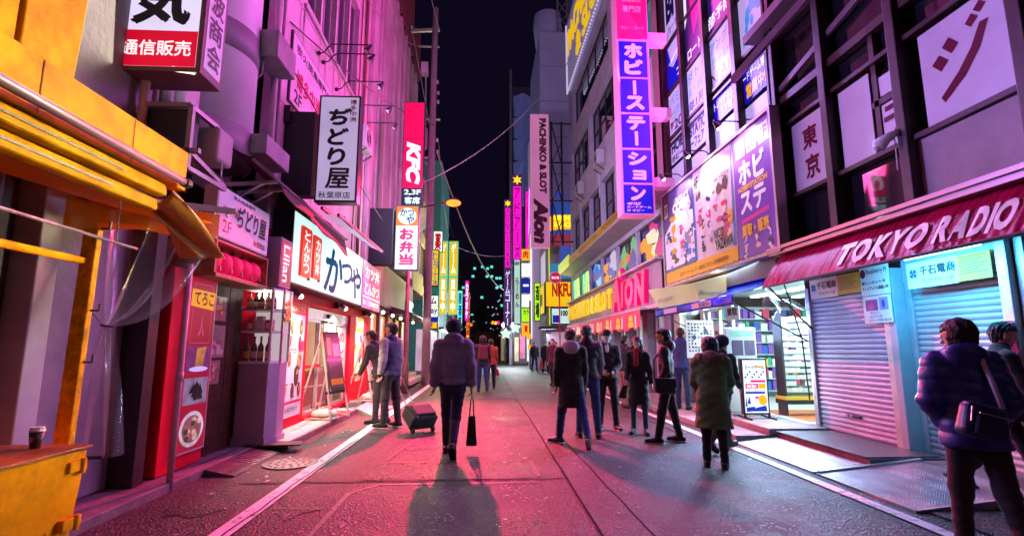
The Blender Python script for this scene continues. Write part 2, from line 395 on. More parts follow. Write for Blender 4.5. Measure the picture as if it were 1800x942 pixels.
PLASTERG = mat('grey_plaster', (.25, .21, .25), .75, noise=(1.2, .6, 1.15), bump=(18, .2))
SIDING = mat('rose_siding', (.60, .48, .50), .6, noise=(.9, .7, 1.15), bump=(9, .15))
DARKWALL = mat('dark_wall', (.06, .055, .06), .7, noise=(2, .6, 1.4))
WOOD = mat('dark_wood', (.05, .016, .008), .6, spec=.2, noise=(7, .4, 1.6), bump=(14, .3))
LWOOD = mat('plain_wood', (.36, .20, .09), .55, noise=(9, .6, 1.3))
YEL = mat('yellow_paint', (.92, .46, .000), .55, spec=.08, noise=(3.2, .5, 1.1), bump=(12, .08)); YELF = cloth('yellow_tarp', (.92, .46, .000), .4, .5, (5, .25))
RUST = mat('rusty_yellow_top', (.26, .07, .012), .55, noise=(4, .35, 1.7), bump=(20, .3))
REDP = mat('red_paint', (.68, .002, .03), .55, spec=.2, noise=(1.6, .75, 1.12), bump=(6, .05)); MAGP = mat('magenta_acrylic', (.55, .01, .14), .3)
MAROON = mat('maroon_canvas', (.075, .003, .016), .65, noise=(3, .6, 1.3), bump=(30, .2))
GLASSD = mat('dark_glass', (.012, .012, .018), .04, spec=.9, coat=.4); GLASSV = mat('violet_glass', (.03, .025, .05), .08, spec=.9)
CLEAR = mat('clear_glass', (1, 1, 1), .02, trans=1.0, ior=1.05, spec=.5, alpha=.35)
glow('bulb_hot', '#fff2d8', 8.0)
ALU = mat('aluminium', (.62, .62, .64), .38, .6, noise=(5, .8, 1.1))

# ------------------------------------------------------------------ ground
mb = MB(); mb.grid(lambda u, v: (-70+140*u, -12+172*v, -.02), 8, 8); struct('ground', mb, ASP3)
mb = MB(); mb.grid(lambda u, v: (-3.35+8.0*u, -4+116*v, 0.0), 8, 60); road = struct('road', mb, ASP)
def sheet(pts, z, m, name, parent=None): mb = MB(); mb.poly([(x, y, z) for x, y in pts]); return mb.build(name, m, parent)
# patches of renewed asphalt, their tar seams and the faint old markings
sheet([(.95, -3), (2.95, -3), (2.55, 13), (2.35, 40), (.95, 40)], .004, ASP2, 'asphalt_patch', road)
sheet([(-1.35, 6.02), (.62, 6.02), (.66, 6.9), (-1.25, 6.9)], .004, ASP3, 'asphalt_patch', road)
sheet([(-1.36, 1.0), (.52, 1.0), (.62, 5.86), (-1.1, 5.86), (-1.34, 5.55)], .004, ASP2, 'asphalt_patch', road)
sheet([(-1.55, 9.2), (.4, 9.2), (.5, 15), (-1.5, 15)], .004, ASP2, 'asphalt_patch', road)
def strip(pts, w, z, m, name, parent=None):
    mb = MB()
    for (x0, y0), (x1, y1) in zip(pts[:-1], pts[1:]):
        d = np.array((x1-x0, y1-y0)); d = d/np.linalg.norm(d); n = np.array((-d[1], d[0]))*w/2
        mb.poly([(x0-n[0], y0-n[1], z), (x1-n[0], y1-n[1], z), (x1+n[0], y1+n[1], z), (x0+n[0], y0+n[1], z)])
    return mb.build(name, m, parent)
def wob(p, q, n, a):
    return [(p[0]+(q[0]-p[0])*i/n+random.uniform(-a, a), p[1]+(q[1]-p[1])*i/n+random.uniform(-a, a)) for i in range(n+1)]
strip(wob((.95, .5), (.95, 40), 40, .012), .022, .008, TAR, 'tar_seam', road)
strip(wob((1.42, .5), (1.25, 9), 20, .012), .018, .008, TAR, 'tar_seam', road)
strip(wob((-2.6, 5.95), (.95, 5.95), 24, .015), .03, .0085, TAR, 'tar_seam', road)
strip([(-1.34, 3.2), (-1.34, 5.5), (-1.1, 5.82), (.6, 5.82)], .05, .009, PAINT2, 'faint_line', road)
strip([(-1.28, 6.86), (.62, 6.9), (.64, 6.06)], .04, .009, PAINT2, 'faint_line', road)
strip(wob((-.95, 9.3), (-1.25, 7.0), 6, .01), .03, .009, PAINT2, 'faint_line', road)
strip([(-1.9, 5.05), (-1.45, 5.0)], .035, .009, PAINT2, 'faint_line', road)
strip([(-1.2, 15.1), (2.1, 15.3)], .3, .0095, PAINT2, 'faint_line', road)
strip(wob((-2.05, -1), (-2.02, 38), 30, .006), .17, .012, PAINT, 'lane_line', road)
strip(wob((-2.00, 3.6), (-1.99, 8.6), 18, .018), .016, .016, TAR, 'crack', road)
strip(wob((3.66, -1), (3.58, 30), 30, .006), .13, .012, PAINT, 'lane_line', road)
strip(wob((3.35, 9), (3.35, 24), 10, .006), .05, .012, PAINT2, 'lane_line', road)
# gum spots and scraps of paper trodden into the asphalt
mb = MB()
for i in range(90):
    x = random.uniform(-2.7, 3.4); y = random.choice((random.uniform(3, 7), random.uniform(4, 12))); r = random.uniform(.008, .022)
    mb.poly([(x+r*math.cos(2*math.pi*k/7)*random.uniform(.7, 1.2), y+r*math.sin(2*math.pi*k/7)*random.uniform(.7, 1.2), .018) for k in range(7)])
o = mb.build('gum_spots', mat('old_gum', (.20, .19, .19), .6), road); o['kind'] = 'stuff'
# manhole cover
t = thing('manhole_cover', 'round cast iron manhole cover set in the road left of the line', 'manhole', (-2.42, 6.9, 0))
mb = MB(); mb.lathe((-2.42, 6.9, .004), [(.33, 0), (.33, .012), (.30, .014), (.30, .008), (.02, .008)], 32); mb.build('rim', mat('cast_iron', (.22, .21, .21), .5, .6, noise=(20, .6, 1.3)), t)
mb = MB()
for rr in (.08, .16, .24):
    n = int(rr*70)
    for k in range(n): a = 2*math.pi*k/n; x, y = -2.42+rr*math.cos(a), 6.9+rr*math.sin(a); mb.box(x-.018, x+.018, y-.018, y+.018, .012, .019)
mb.build('relief', MATS['cast_iron'], t)['kind'] = 'stuff'
# left footway
mb = MB(); mb.box(-6, -3.18, -2, 7.85, -.02, .09); struct('kerb_left', mb, KERB, bevel=.015)
mb = MB(); mb.box(-6, -3.0, 13.2, 60, -.02, .10); pl = struct('pavement_left', mb, CONC, bevel=.012)
plat = tag(thing('shop_platform', 'pale tiled platform step in front of the red restaurant', 'platform', (-3.0, 10.4, 0)))
mb = MB(); mb.box(-6, -2.80, 7.86, 12.2, -.01, .095); mb.build('step', KERB, plat, bevel=.01)
ty = 7.88
tile = None
while ty < 12.1:
    for ix in range(3):
        x1 = -2.82-ix*.29; x0 = x1-.28; y1 = min(ty+.56, 12.18)
        if tile is None:
            m0 = MB(); m0.box(x0, x1, ty, ty+.56, .09, .104); tile = m0.build('tile', TILEP, plat); t0 = (x0, ty)
        elif y1-ty > .5: inst(tile, plat, (x0-t0[0], ty-t0[1], random.uniform(-.001, .001)))
    ty += .57
mb = MB(); mb.box(-3.3, -2.83, 10.3, 11.5, .104, .116); tag(mb.build('door_mat', TILER), 'red door mat on the pale step outside the restaurant door', 'mat')
mb = MB(); mb.hexa([(-2.85, 12.0, .0), (-2.25, 11.2, .0), (-2.2, 13.1, .0), (-2.9, 13.3, .0)], [(-2.85, 12.0, .10), (-2.28, 11.25, .02), (-2.22, 13.05, .02), (-2.9, 13.3, .10)])
tag(mb.build('access_ramp', TILEP, bevel=.004), 'pale wedge ramp at the far end of the restaurant platform', 'ramp')
t = thing('loading_ramp', 'dark checker plate ramp leading up to the wooden doorway', 'ramp', (-3.05, 7.0, 0))
mb = MB(); mb.hexa([(-3.34, 6.35, 0), (-2.80, 6.25, 0), (-2.82, 7.62, 0), (-3.34, 7.7, 0)], [(-3.34, 6.35, .095), (-2.80, 6.25, .014), (-2.82, 7.62, .014), (-3.34, 7.7, .095)]); mb.build('plate', PLATED, t)
mb = MB()
for i in range(9):
    y = 6.85+i*.085; mb.hexa([(-3.2, y, .07), (-2.83, y-.02, .012), (-2.83, y+.01, .012), (-3.2, y+.03, .07)], [(-3.2, y, .083), (-2.83, y-.02, .024), (-2.83, y+.01, .024), (-3.2, y+.03, .083)])
mb.build('grip_strips', STEEL, t)['kind'] = 'stuff'
mb = MB(); mb.hexa([(-3.3, 7.55, .09), (-2.55, 7.62, .09), (-2.6, 7.9, .09), (-3.3, 7.9, .09)], [(-3.3, 7.55, .108), (-2.55, 7.62, .108), (-2.6, 7.9, .108), (-3.3, 7.9, .108)])
tag(mb.build('cover_plate', DSTEEL), 'thin dark metal plate under the corner of the pale platform', 'plate')

# ------------------------------------------------------------------ near left: yellow stall
bl = thing('stall_building', 'grey panelled shop wall behind the yellow stall', 'building', (-3.6, 3.2, 0))
mb = MB(); mb.box(-7, -3.72, -3, 6.0, 0, 3.3); mb.build('wall', mat('stall_wall', (.08, .06, .07), .7, noise=(1.5, .6, 1.3)), bl)
for i, (y0, y1) in enumerate([(1.0, 1.9), (1.93, 2.8), (2.83, 3.42), (4.40, 4.88), (4.91, 5.45)]):
    mb = MB(); mb.box(-3.72, -3.66+.01*(i % 2), y0, y1, .1, 3.0); mb.build('panel', [PLASTERG, mat('brown_panel', (.20, .13, .12), .6, noise=(2, .6, 1.3))][1 if i < 2 else 0], bl, bevel=.006)
mb = MB(); mb.box(-3.72, -3.5, 4.16, 4.36, .05, 3.0); mb.build('column', mat('pale_column', (.45, .43, .50), .6, noise=(2, .75, 1.1)), bl, bevel=.012)
mb = MB(); mb.box(-3.72, -3.58, 3.80, 3.96, .05, 3.0); mb.build('dark_post', DARKWALL, bl)
mb = MB(); mb.box(-3.70, -3.42, 5.46, 5.62, .0, 2.75); mb.build('dark_post', BLACK, bl)
mb = MB(); mb.tube([(-3.52, 3.75, .1), (-3.5, 3.75, 2.9)], .035, 10); mb.tube([(-3.55, 3.3, .1), (-3.55, 3.3, 2.9)], .02, 8); mb.build('drain_pipe', PLASTERG, bl)
mb = MB(); mb.box(-3.70, -3.66, 2.5, 3.0, 2.55, 2.85)
for i in range(3):
    for j in range(2): mb.tube([(-3.66, 2.6+i*.14, 2.62+j*.14), (-3.655, 2.6+i*.14, 2.62+j*.14)], .035, 10, 1)
mb.build('vent_plate', [CONC, BLACK], bl)
# upper wall over the stall
bu = thing('corner_building', 'violet lit wall with drain pipes above the yellow canopy', 'building', (-4.0, 5.0, 3.3))
mb = MB(); mb.box(-7, -3.66, -3, 6.3, 3.32, 9.5); mb.build('wall', PLASTERG, bu)
mb = MB()
for y, r_ in ((5.25, .045), (5.42, .03), (5.62, .06)): mb.tube([(-3.58, y, 3.35), (-3.58, y, 9.4)], r_, 10)
mb.build('pipes', PLASTER, bu, smooth=True)
mb = MB(); mb.box(-3.66, -3.45, 5.72, 6.02, 3.6, 9.4); mb.build('pilaster', PLASTER, bu, bevel=.02)

st = thing('yellow_stall', 'yellow canopy of a shop stall with boxed fascia, roller tube and drooping tarp', 'stall', (-2.8, 3.2, 0))
mb = MB(); mb.box(-2.72, -2.60, .4, 4.45, 2.79, 3.14); mb.build('fascia', YEL, st, bevel=.012)
mb = MB(); mb.box(-3.7, -2.72, .4, 4.42, 3.02, 3.10); mb.build('canopy_roof', YELF, st)
def arch(y0, y1, top):
    pts = [(y0, 3.16), (y1-.02, 3.16)]
    for k in range(13): a = k/12; pts.append((y1 + .07*math.sin(math.pi*(.15+.6*a)) - .22*max(0, a-.45)**2*3, 3.2 + (top-3.2)*a))
    pts.append((y0, top)); return pts
for y0, y1, c in ((1.2, 2.985, .02), (3.0, 3.38, 0.0)):
    pts = arch(y0, y1, 4.9) if y1 > 3.2 else [(y0, 3.16), (y1, 3.16), (y1, 4.9), (y0, 4.9)]
    mb = MB(); mb.prism([(-2.80-c, y, z) for y, z in pts], (-.07, 0, 0)); mb.build('sign_board', YEL, st, bevel=.012)
mb = MB(); mb.tube([(-2.49, .4, 2.82), (-2.50, 2.6, 2.82), (-2.53, 4.30, 2.83)], .032, 12); mb.build('roller_tube', mat('roller_tube', (.20, .15, .22), .45, .4), st, smooth=True)
mb = MB(); mb.tube([(-2.53, 4.30, 2.83), (-2.531, 4.36, 2.83)], .042, 12); mb.build('tube_cap', BLACK, st)
for z, x in ((2.80, -2.60), (2.68, -2.66)):   # two folded bars of the canopy
    mb = MB(); mb.hexa([(x-.08, .4, z-.16), (x, .4, z-.14), (x, 4.22, z-.12), (x-.08, 4.22, z-.14)], [(x-.1, .4, z-.03), (x-.02, .4, z-.02), (x-.02, 4.22, z-.02), (x-.1, 4.22, z-.03)]); mb.build('canopy_bar', YEL, st, bevel=.02)
    mb = MB(); mb.bar((x-.008, 2.2, z-.08), (x-.008, 3.7, z-.075), .016, .016); mb.build('slot', BLACK, st)
mb = MB()
def drape(u, v):
    y = .6 + 4.5*u; sag = .10*math.sin(math.pi*v)+.03*math.sin(9*u+4*v)
    return (-2.7-.95*v, y, 2.68 - sag + .12*v)
mb.grid(drape, 30, 10); mb.build('tarp', YELF, st, smooth=True, solid=.004)
mb = MB()
def gath(u, v): return (-2.62-.25*v+.05*math.sin(7*v+3*u), 4.3+.95*u*(1-.3*v), 2.72-.38*u+.05*math.sin(11*v+5*u)*(1-u)-.05*v)
mb.grid(gath, 16, 12); mb.build('gathered_tarp', mat('brown_tarp', (.62, .27, .03), .45, bump=(7, .3)), st, smooth=True, solid=.004)
# rail with translucent yellow valance, facing the camera
RB, RA = V(-2.62, 5.38, 2.86), V(-3.58, 4.38, 2.76)
mb = MB(); mb.bar(RB, RA, .04, .06); mb.build('rail', ALU, st)
mb = MB(); mb.grid(lambda u, v: RB+(RA-RB)*(.10+.9*u)+V(.02*math.sin(14*u), -.02*math.sin(14*u), -.05-.25*v-.02*math.sin(9*u)*v), 28, 4)
mb.build('valance', cloth('yellow_vinyl', (.84, .42, .01), .5), st, smooth=True)
mb = MB()
for i in range(11): x, y, z = RB+(RA-RB)*(.05+.09*i); mb.box(x-.008, x+.008, y-.01, y+.01, z-.07, z-.02)
mb.build('clip', STEEL, st)['kind'] = 'stuff'
mb = MB(); mb.tube([(-2.35, .8, 2.30), (-2.6, 2.6, 2.20), (-2.95, 4.45, 2.28)], .011, 8); mb.build('rod', STEEL, st)
for a_, b_ in (((-2.63, 2.75, 2.21), (-2.66, 2.72, 2.6)), ((-2.63, 2.75, 2.21), (-2.65, 2.80, 2.62)), ((-2.88, 4.1, 2.26), (-2.9, 4.12, 2.7))): mb = MB(); mb.tube([a_, b_], .005, 5); mb.build('cord', CONC, st)
mb = MB(); mb.tube([(-2.45, 1.0, 1.98), (-2.93, 3.86, 2.08)], .026, 10); mb.build('cross_bar', YEL, st, smooth=True)
# leaning post with hooks
mb = MB(); mb.hexa([(-3.0, 3.87, 0), (-2.89, 3.87, 0), (-2.89, 3.93, 0), (-3.0, 3.93, 0)], [(-2.965, 3.87, 2.32), (-2.86, 3.87, 2.32), (-2.86, 3.93, 2.32), (-2.965, 3.93, 2.32)]); mb.build('post', mat('chipped_yellow', (.92, .46, .000), .55, spec=.1, noise=(9, .4, 1.1), bump=(25, .3)), st, bevel=.01)
for z in (1.35, 1.72, 2.33): x = -2.88+.01*z; mb = MB(); mb.tube([(x, 3.9, z), (x+.06, 3.9, z), (x+.06, 3.9, z+.05)], .009, 6); mb.build('hook', DSTEEL, st)
# clear plastic sheet
mb = MB()
top0, top1 = RB+V(0, -.02, -.03), RA+V(0, 0, -.03); tie = V(-3.06, 4.35, 1.62)
def cur(u, v):
    a = top0*(1-u)+top1*u
    w = v**.75
    p = a*(1-w) + (tie+V(.03*math.sin(5*u), .02, 0)*2*(u-.5))*w
    sag = math.sin(math.pi*v)
    return p + V(.05*math.sin(26*u)*(1-v)+.04*math.sin(17*u+2)*v*(1-v)*2, .06*math.cos(21*u)*sag, -.22*sag*(1-u)-.05*sag)
mb.grid(cur, 60, 24)
def tail(u, v):
    sp = .05+.42*v**.8
    return tie + V((u-.5)*sp + .02*math.sin(20*u+3*v), .05*math.cos(19*u)*(.3+v), -1.0*v - .05*(1-u)*v)
mb.grid(tail, 40, 14)
PLAS = mat('clear_vinyl', (.42, .36, .46), .12, spec=1.0, alpha=.20, coat=1.0)
o = mb.build('plastic_curtain', PLAS, None, smooth=True); tag(o, 'clear plastic curtain tied up beside the yellow post', 'plastic sheet')
mb = MB(); mb.tube([tie+V(-.04, 0, .01), tie+V(.0, .06, 0), tie+V(.05, 0, .0), tie+V(0, -.06, .01), tie+V(-.04, 0, .01)], .008, 6); mb.tube([tie+V(.0, .0, 0), (-2.90, 3.9, 1.75)], .006, 5); mb.build('tie', BLACK, o)
# yellow bin box in the corner and the cup on it
bx = thing('yellow_box', 'yellow steel box with rusty brown lid in the near left corner', 'box', (-2.95, 2.4, 0))
mb = MB(); mb.hexa([(-3.55, .6, 0), (-2.56, .6, 0), (-2.53, 3.46, 0), (-3.55, 3.46, 0)], [(-3.55, .6, .83), (-2.52, .6, .83), (-2.48, 3.50, .83), (-3.55, 3.50, .83)]); mb.build('body', mat('yellow_box_paint', (.92, .42, .000), .6, spec=.08, noise=(3, .55, 1.08), bump=(8, .12)), bx, bevel=.012)
mb = MB(); mb.hexa([(-3.57, .58, .83), (-2.50, .58, .83), (-2.465, 3.52, .83), (-3.57, 3.52, .83)], [(-3.57, .58, .85), (-2.50, .58, .85), (-2.465, 3.52, .85), (-3.57, 3.52, .85)]); mb.build('lid', RUST, bx, bevel=.005)
for z in (.42, .75):
    mb = MB(); mb.box(-2.515, -2.47, 3.36, 3.50, z-.045, z+.02); mb.tube([(-2.47, 3.46, z-.06), (-2.47, 3.46, z+.03)], .016, 8); mb.build('hinge', MATS['yellow_box_paint'], bx, bevel=.004)
mb = MB(); mb.tube([(-2.48, 3.50, .77), (-2.42, 3.54, .765)], .012, 8); mb.build('latch_pin', DSTEEL, bx)
cup = thing('paper_cup', 'takeaway paper coffee cup with white lid standing on the yellow box', 'cup', (-2.72, 3.40, .85))
mb = MB(); mb.lathe((-2.72, 3.40, .85), [(.026, 0), (.038, .10)], 20); mb.build('cup', mat('dark_brown_card', (.05, .018, .022), .5), cup, smooth=True)
mb = MB(); mb.lathe((-2.72, 3.40, .95), [(.041, 0), (.041, .01), (.036, .012), (.035, .025), (.02, .025)], 20); mb.build('lid', WHITE, cup)
mb = MB(); Fr('N', 3.40-.036).disc(mb, -2.72, .905, .014, .016, .002); mb.build('emblem', mat('tan_print', (.5, .2, .1), .6), cup)
# pink drain pipe at the kerb
mb = MB(); mb.tube([(-3.2, 5.7, .0), (-3.2, 5.7, 1.15), (-3.2, 5.7, 2.35)], [.032, .032, .03], 10); mb.tube([(-3.2, 5.7, 1.1), (-3.2, 5.7, 1.2)], .038, 10)
tag(mb.build('drain_pipe', mat('pale_pink_pipe', (.55, .38, .40), .5), smooth=True), 'slim pale pipe rising from the kerb beside the red menu panel', 'pipe')

# ------------------------------------------------------------------ red menu panel
FL = Fr('L', -3.40)
mp = thing('menu_display', 'tall dark red menu panel with dish photographs beside the wooden doorway', 'menu board', (-3.5, 6.3, .2))
mb = MB(); mb.box(-3.62, -3.41, 5.80, 6.68, .10, 2.34); mb.build('case', REDP, mp, bevel=.01)
mb = MB(); FL.panel(mb, 6.02, 6.66, .26, 2.30, -.01, .02); mb.build('frame', ALU, mp)
mb = MB(); FL.panel(mb, 6.045, 6.635, .285, 2.275, .0, .026); mb.build('face', glowpatch('menu_red', '#a00a30', .85, 1.2, .6), mp)
mb = MB(); FL.shape(mb, [(6.09, 1.93), (6.60, 1.90), (6.62, 2.12), (6.10, 2.13)], .030); mb.build('yellow_band', glow('menu_yellow', '#f0a010', .75), mp)
text(FL, 'てろこ', 6.15, 6.58, 1.95, 2.10, .034, glow('menu_dark', '#6a1020', .3), mp, bold=.03)
mb = MB()
for (a0, a1, b0, b1) in ((6.14, 6.145, 1.5, 2.2), (6.55, 6.555, 1.5, 2.2), (6.14, 6.555, 2.195, 2.2), (6.14, 6.555, 1.5, 1.505)): FL.rect(mb, a0, a1, b0, b1, .0285)
text_into(mb, FL, '人', 6.30, 6.42, 1.58, 1.80, .0285, .01); mb.build('outline_print', glow('menu_pinkline', '#e06090', .6), mp)
food = lambda n, h, s=.6: glowpatch(n, h, s, 9, .4)
mb = MB(); FL.rect(mb, 6.10, 6.60, 1.17, 1.46, .030, 0); FL.shape(mb, [(6.28, 1.18), (6.44, 1.18), (6.50, 1.46), (6.30, 1.44)], .033, 1); FL.disc(mb, 6.36, 1.2, .2, .03, .036, 2)
mb.build('photo', [food('photo_violet', '#7a2a70', .8), food('photo_amber', '#d08a50', .7), glow('photo_white', '#c8b8ff', .8)], mp)
mb = MB(); FL.rect(mb, 6.10, 6.60, .80, 1.10, .030, 0)
for k in range(14): a = random.uniform(6.25, 6.46); b = random.uniform(.87, .98); FL.shape(mb, [(a-.05, b-.03), (a+.05, b-.02), (a+random.uniform(-.04, .05), b+.09)], .033+.0005*k, 1)
mb.build('photo', [food('photo_grey', '#9a88a8', .6), food('photo_dark', '#2a1824', .4)], mp)
mb = MB(); FL.disc(mb, 6.34, .52, .25, .20, .030, 0, 24); FL.disc(mb, 6.34, .52, .20, .155, .032, 1, 24)
for k in range(12): a = random.uniform(6.2, 6.48); b = random.uniform(.42, .62); FL.disc(mb, a, b, .05, .035, .034+.0005*k, random.choice((2, 3, 4)), 7, random.random())
mb.build('photo', [food('photo_bowl', '#e8d8e8', .7), food('photo_broth', '#b06070', .6), food('photo_green', '#486030', .5), food('photo_pale', '#e8c8b0', .8), food('photo_pink', '#d07080', .6)], mp)
# ------------------------------------------------------------------ left: wooden doorway, lanterns, bottle case
tv = thing('tavern_building', 'narrow tavern front with dark wooden doorway below the white cylinder', 'building', (-3.9, 7.0, 0))
mb = MB(); mb.box(-7, -4.1, 6.0, 8.2, .05, 3.6); mb.build('wall', DARKWALL, tv)
for i in range(5):
    y = 6.70+i*.20; mb = MB(); mb.box(-3.62+.004*(i % 2), -3.52+.004*(i % 2), y, y+.195, .09, 2.35); mb.build('plank', WOOD, tv, bevel=.006)
mb = MB(); mb.box(-4.1, -3.56, 6.66, 7.72, 2.35, 2.42); mb.build('lintel', WOOD, tv)
mb = MB(); mb.box(-4.1, -3.45, 6.0, 8.2, 3.38, 3.6); mb.build('beam', DARKWALL, tv)
FP = Fr('L', -3.515)
for k, (a0, a1, b0, b1, cols) in enumerate([(6.74, 7.20, 1.80, 2.12, ('#8a5a40', '#c04030', '#e0b060')), (6.72, 7.22, 1.32, 1.74, ('#6a7060', '#c0a0a0', '#903848')), (6.74, 7.15, .98, 1.28, ('#7a5038', '#d07860', '#e0a0a0'))]):
    mb = MB(); FP.panel(mb, a0, a1, b0, b1, -.005, .006, 0)
    for j in range(16):
        a = random.uniform(a0+.06, a1-.06); b = random.uniform(b0+.05, b1-.05); FP.disc(mb, a, b, random.uniform(.03, .09), random.uniform(.02, .05), .008+.0004*j, random.choice((1, 2, 3)), 6, random.random()*3)
    p = mb.build('menu_photo', [mat('photo_paper%d' % k, (.25, .16, .14), .35)]+[mat('ph%d%s' % (k, c[1:]), c, .35) for c in cols])
    tag(p, ['top menu photo of food pinned to the dark wooden doorway', 'largest middle menu photo of greens on the dark wooden doorway', 'lowest menu photo pinned to the dark wooden doorway'][k], 'photo', 'menu photos on the wooden doorway')
# lantern shelf and five red lanterns
sh = thing('lantern_shelf', 'shallow wooden shelf box holding a row of red lanterns', 'shelf', (-3.4, 6.85, 2.28))
mb = MB(); mb.box(-3.85, -3.12, 6.08, 7.55, 2.27, 2.32); mb.build('shelf_board', LWOOD, sh, bevel=.005)
mb = MB(); mb.box(-3.85, -3.80, 6.08, 7.55, 2.32, 2.74); mb.build('back', mat('shelf_back', (.10, .02, .03), .7), sh)
mb = MB(); mb.box(-3.80, -3.14, 6.08, 6.12, 2.32, 2.72); mb.box(-3.80, -3.14, 7.51, 7.55, 2.32, 2.72); mb.box(-3.80, -3.14, 6.12, 7.51, 2.69, 2.72); mb.build('side', LWOOD, sh)
def lantern(y, i):
    t = thing('paper_lantern', ['nearest', 'second', 'middle', 'fourth', 'farthest'][i] + ' of five round red paper lanterns on the shelf', 'lantern', (-3.30, y, 2.33), 'red lanterns in the tavern shelf')
    mb = MB(); prof = []
    for k in range(13):
        a = math.pi*(.1+.8*k/12); prof.append((.135*math.sin(a)*(1+.02*(k % 2)), .155-.145*math.cos(a)))
    mb.lathe((-3.30, y, 2.335), prof, 20); mb.build('body', mat('lantern_paper', (.55, .01, .06), .55, emit=(.55, .004, .06), es=.75), t, smooth=True)
    mb = MB(); mb.lathe((-3.30, y, 2.32), [(.05, 0), (.05, .02)], 14); mb.lathe((-3.30, y, 2.635), [(.05, 0), (.05, .02)], 14); mb.tube([(-3.30, y, 2.655), (-3.30, y, 2.69)], .008, 6); mb.build('ring', BLACK, t)
    mb = MB(); mb.tube([(-3.165, y, 2.42), (-3.16, y, 2.36)], .012, 6); mb.build('hook', STEEL, t)
for i, y in enumerate((6.25, 6.53, 6.81, 7.09, 7.36)): lantern(y, i)
# white name panel over the lanterns
FW = Fr('L', -3.13)
wp = boxsign('name_panel', 'white horizontal name panel with brush lettering above the red lanterns', 'sign', FW, 6.0, 7.45, 2.74, 3.36, .16, WHITE, mat('lilac_face', (.62, .58, .66), .4, emit=(.8, .7, .9), es=.10, noise=(2, .9, 1.05)), .015, back=False)
INK = mat('ink', (.012, .01, .016), .5); CRIM = mat('crimson_print', (.45, .01, .07), .5)
text(FW, 'ぢどり屋', 6.48, 7.34, 2.94, 3.24, .01, INK, wp, bold=.035, shear=.1); text(FW, '博多中洲', 6.12, 6.50, 3.04, 3.14, .01, CRIM, wp, bold=.02); text(FW, '2F', 6.14, 6.36, 2.82, 2.97, .01, INK, wp, bold=.0)
text(FW, '秋葉原店', 6.98, 7.34, 2.80, 2.88, .01, INK, wp); text(FW, '炭火焼鳥専門', 6.35, 6.95, 3.27, 3.32, .01, INK, wp)
# bottle case: violet cabinet below, glazed case above
cb = thing('bottle_cabinet', 'lilac cabinet with a lit glass case of bottles on top', 'cabinet', (-3.35, 7.6, .09))
LIL = mat('lilac_cabinet', (.34, .27, .36), .5, noise=(2, .8, 1.08))
mb = MB(); mb.prism([(-3.52, 7.63, .09), (-3.06, 7.63, .09), (-2.98, 7.86, .09), (-2.98, 8.17, .09), (-3.52, 8.17, .09)], (0, 0, .10)); mb.build('plinth', LIL, cb)
mb = MB(); mb.prism([(-3.50, 7.65, .19), (-3.08, 7.65, .19), (-3.0, 7.87, .19), (-3.0, 8.15, .19), (-3.50, 8.15, .19)], (0, 0, 1.03)); mb.build('base', LIL, cb, bevel=.008)
pts = [(-3.50, 7.65), (-3.08, 7.65), (-3.0, 7.87), (-3.0, 8.15), (-3.50, 8.15)]
mb = MB()
for z in (1.22, 1.66, 1.98, 2.28): mb = MB(); mb.prism([(x, y, z) for x, y in pts], (0, 0, .028)); mb.build('glass_shelf', mat('shelf_white', (.75, .72, .74), .4), cb)
mb = MB()
for x, y in pts[1:4]: mb = MB(); mb.box(x-.016, x+.016, y-.016, y+.016, 1.22, 2.31); mb.build('case_post', ALU, cb)
mb = MB(); mb.box(-3.50, -3.02, 8.11, 8.15, 1.22, 2.28); mb.build('lit_back', glow('case_back', '#e8d8d8', .55), cb)
mb = MB()
for (xa, ya), (xb, yb) in zip(pts[0:3], pts[1:4]): mb.poly([(xa, ya, 1.25), (xb, yb, 1.25), (xb, yb, 2.28), (xa, ya, 2.28)])
mb.build('pane', mat('case_glass', (.9, .9, .95), .03, alpha=.10, spec=.6), cb)
point('case_light', (-3.25, 7.9, 2.2), (1, .85, .8), 9, .05, cb)
bp = [(0, 0), (.042, 0), (.042, .17), (.036, .20), (.014, .24), (.014, .31), (.017, .31), (.017, .325), (0, .325)]
def bottle(x, y, z, h, m, lab, k):
    t = thing('bottle', lab, 'bottle', (x, y, z), 'bottles in the glass case')
    mb = MB(); mb.lathe((x, y, z), [(max(r_, .002), q*h/.325) for r_, q in bp], 12); mb.build('body', m, t, smooth=True)
    mb = MB(); mb.lathe((x, y, z+.04*h/.325), [(.043, 0), (.043, .09*h/.325)], 12); mb.build('paper_label', WHITE if k % 2 else mat('gold_label', (.6, .3, .05), .5), t, smooth=True)
BRN = mat('brown_glass', (.10, .02, .01), .15, spec=.7); AMB = mat('amber_glass', (.40, .13, .02), .15, spec=.7); GRN = mat('green_glass', (.02, .05, .02), .15, spec=.7)
k = 0
for (z, h, ys, nm) in ((1.25, .36, (0, 1, 2, 3), 'bottom'), (2.01, .25, (0, 1, 2, 3, 4), 'top')):
    for j in ys:
        x = -3.44+j*(.10 if nm == 'bottom' else .085); y = 7.74+.02*(j % 2); bottle(x, y, z, h, (BRN, AMB, GRN)[k % 3 if nm == 'top' else 0], '%s bottle from the left on the %s shelf of the glass case' % (('first', 'second', 'third', 'fourth', 'fifth')[j], nm), k); k += 1
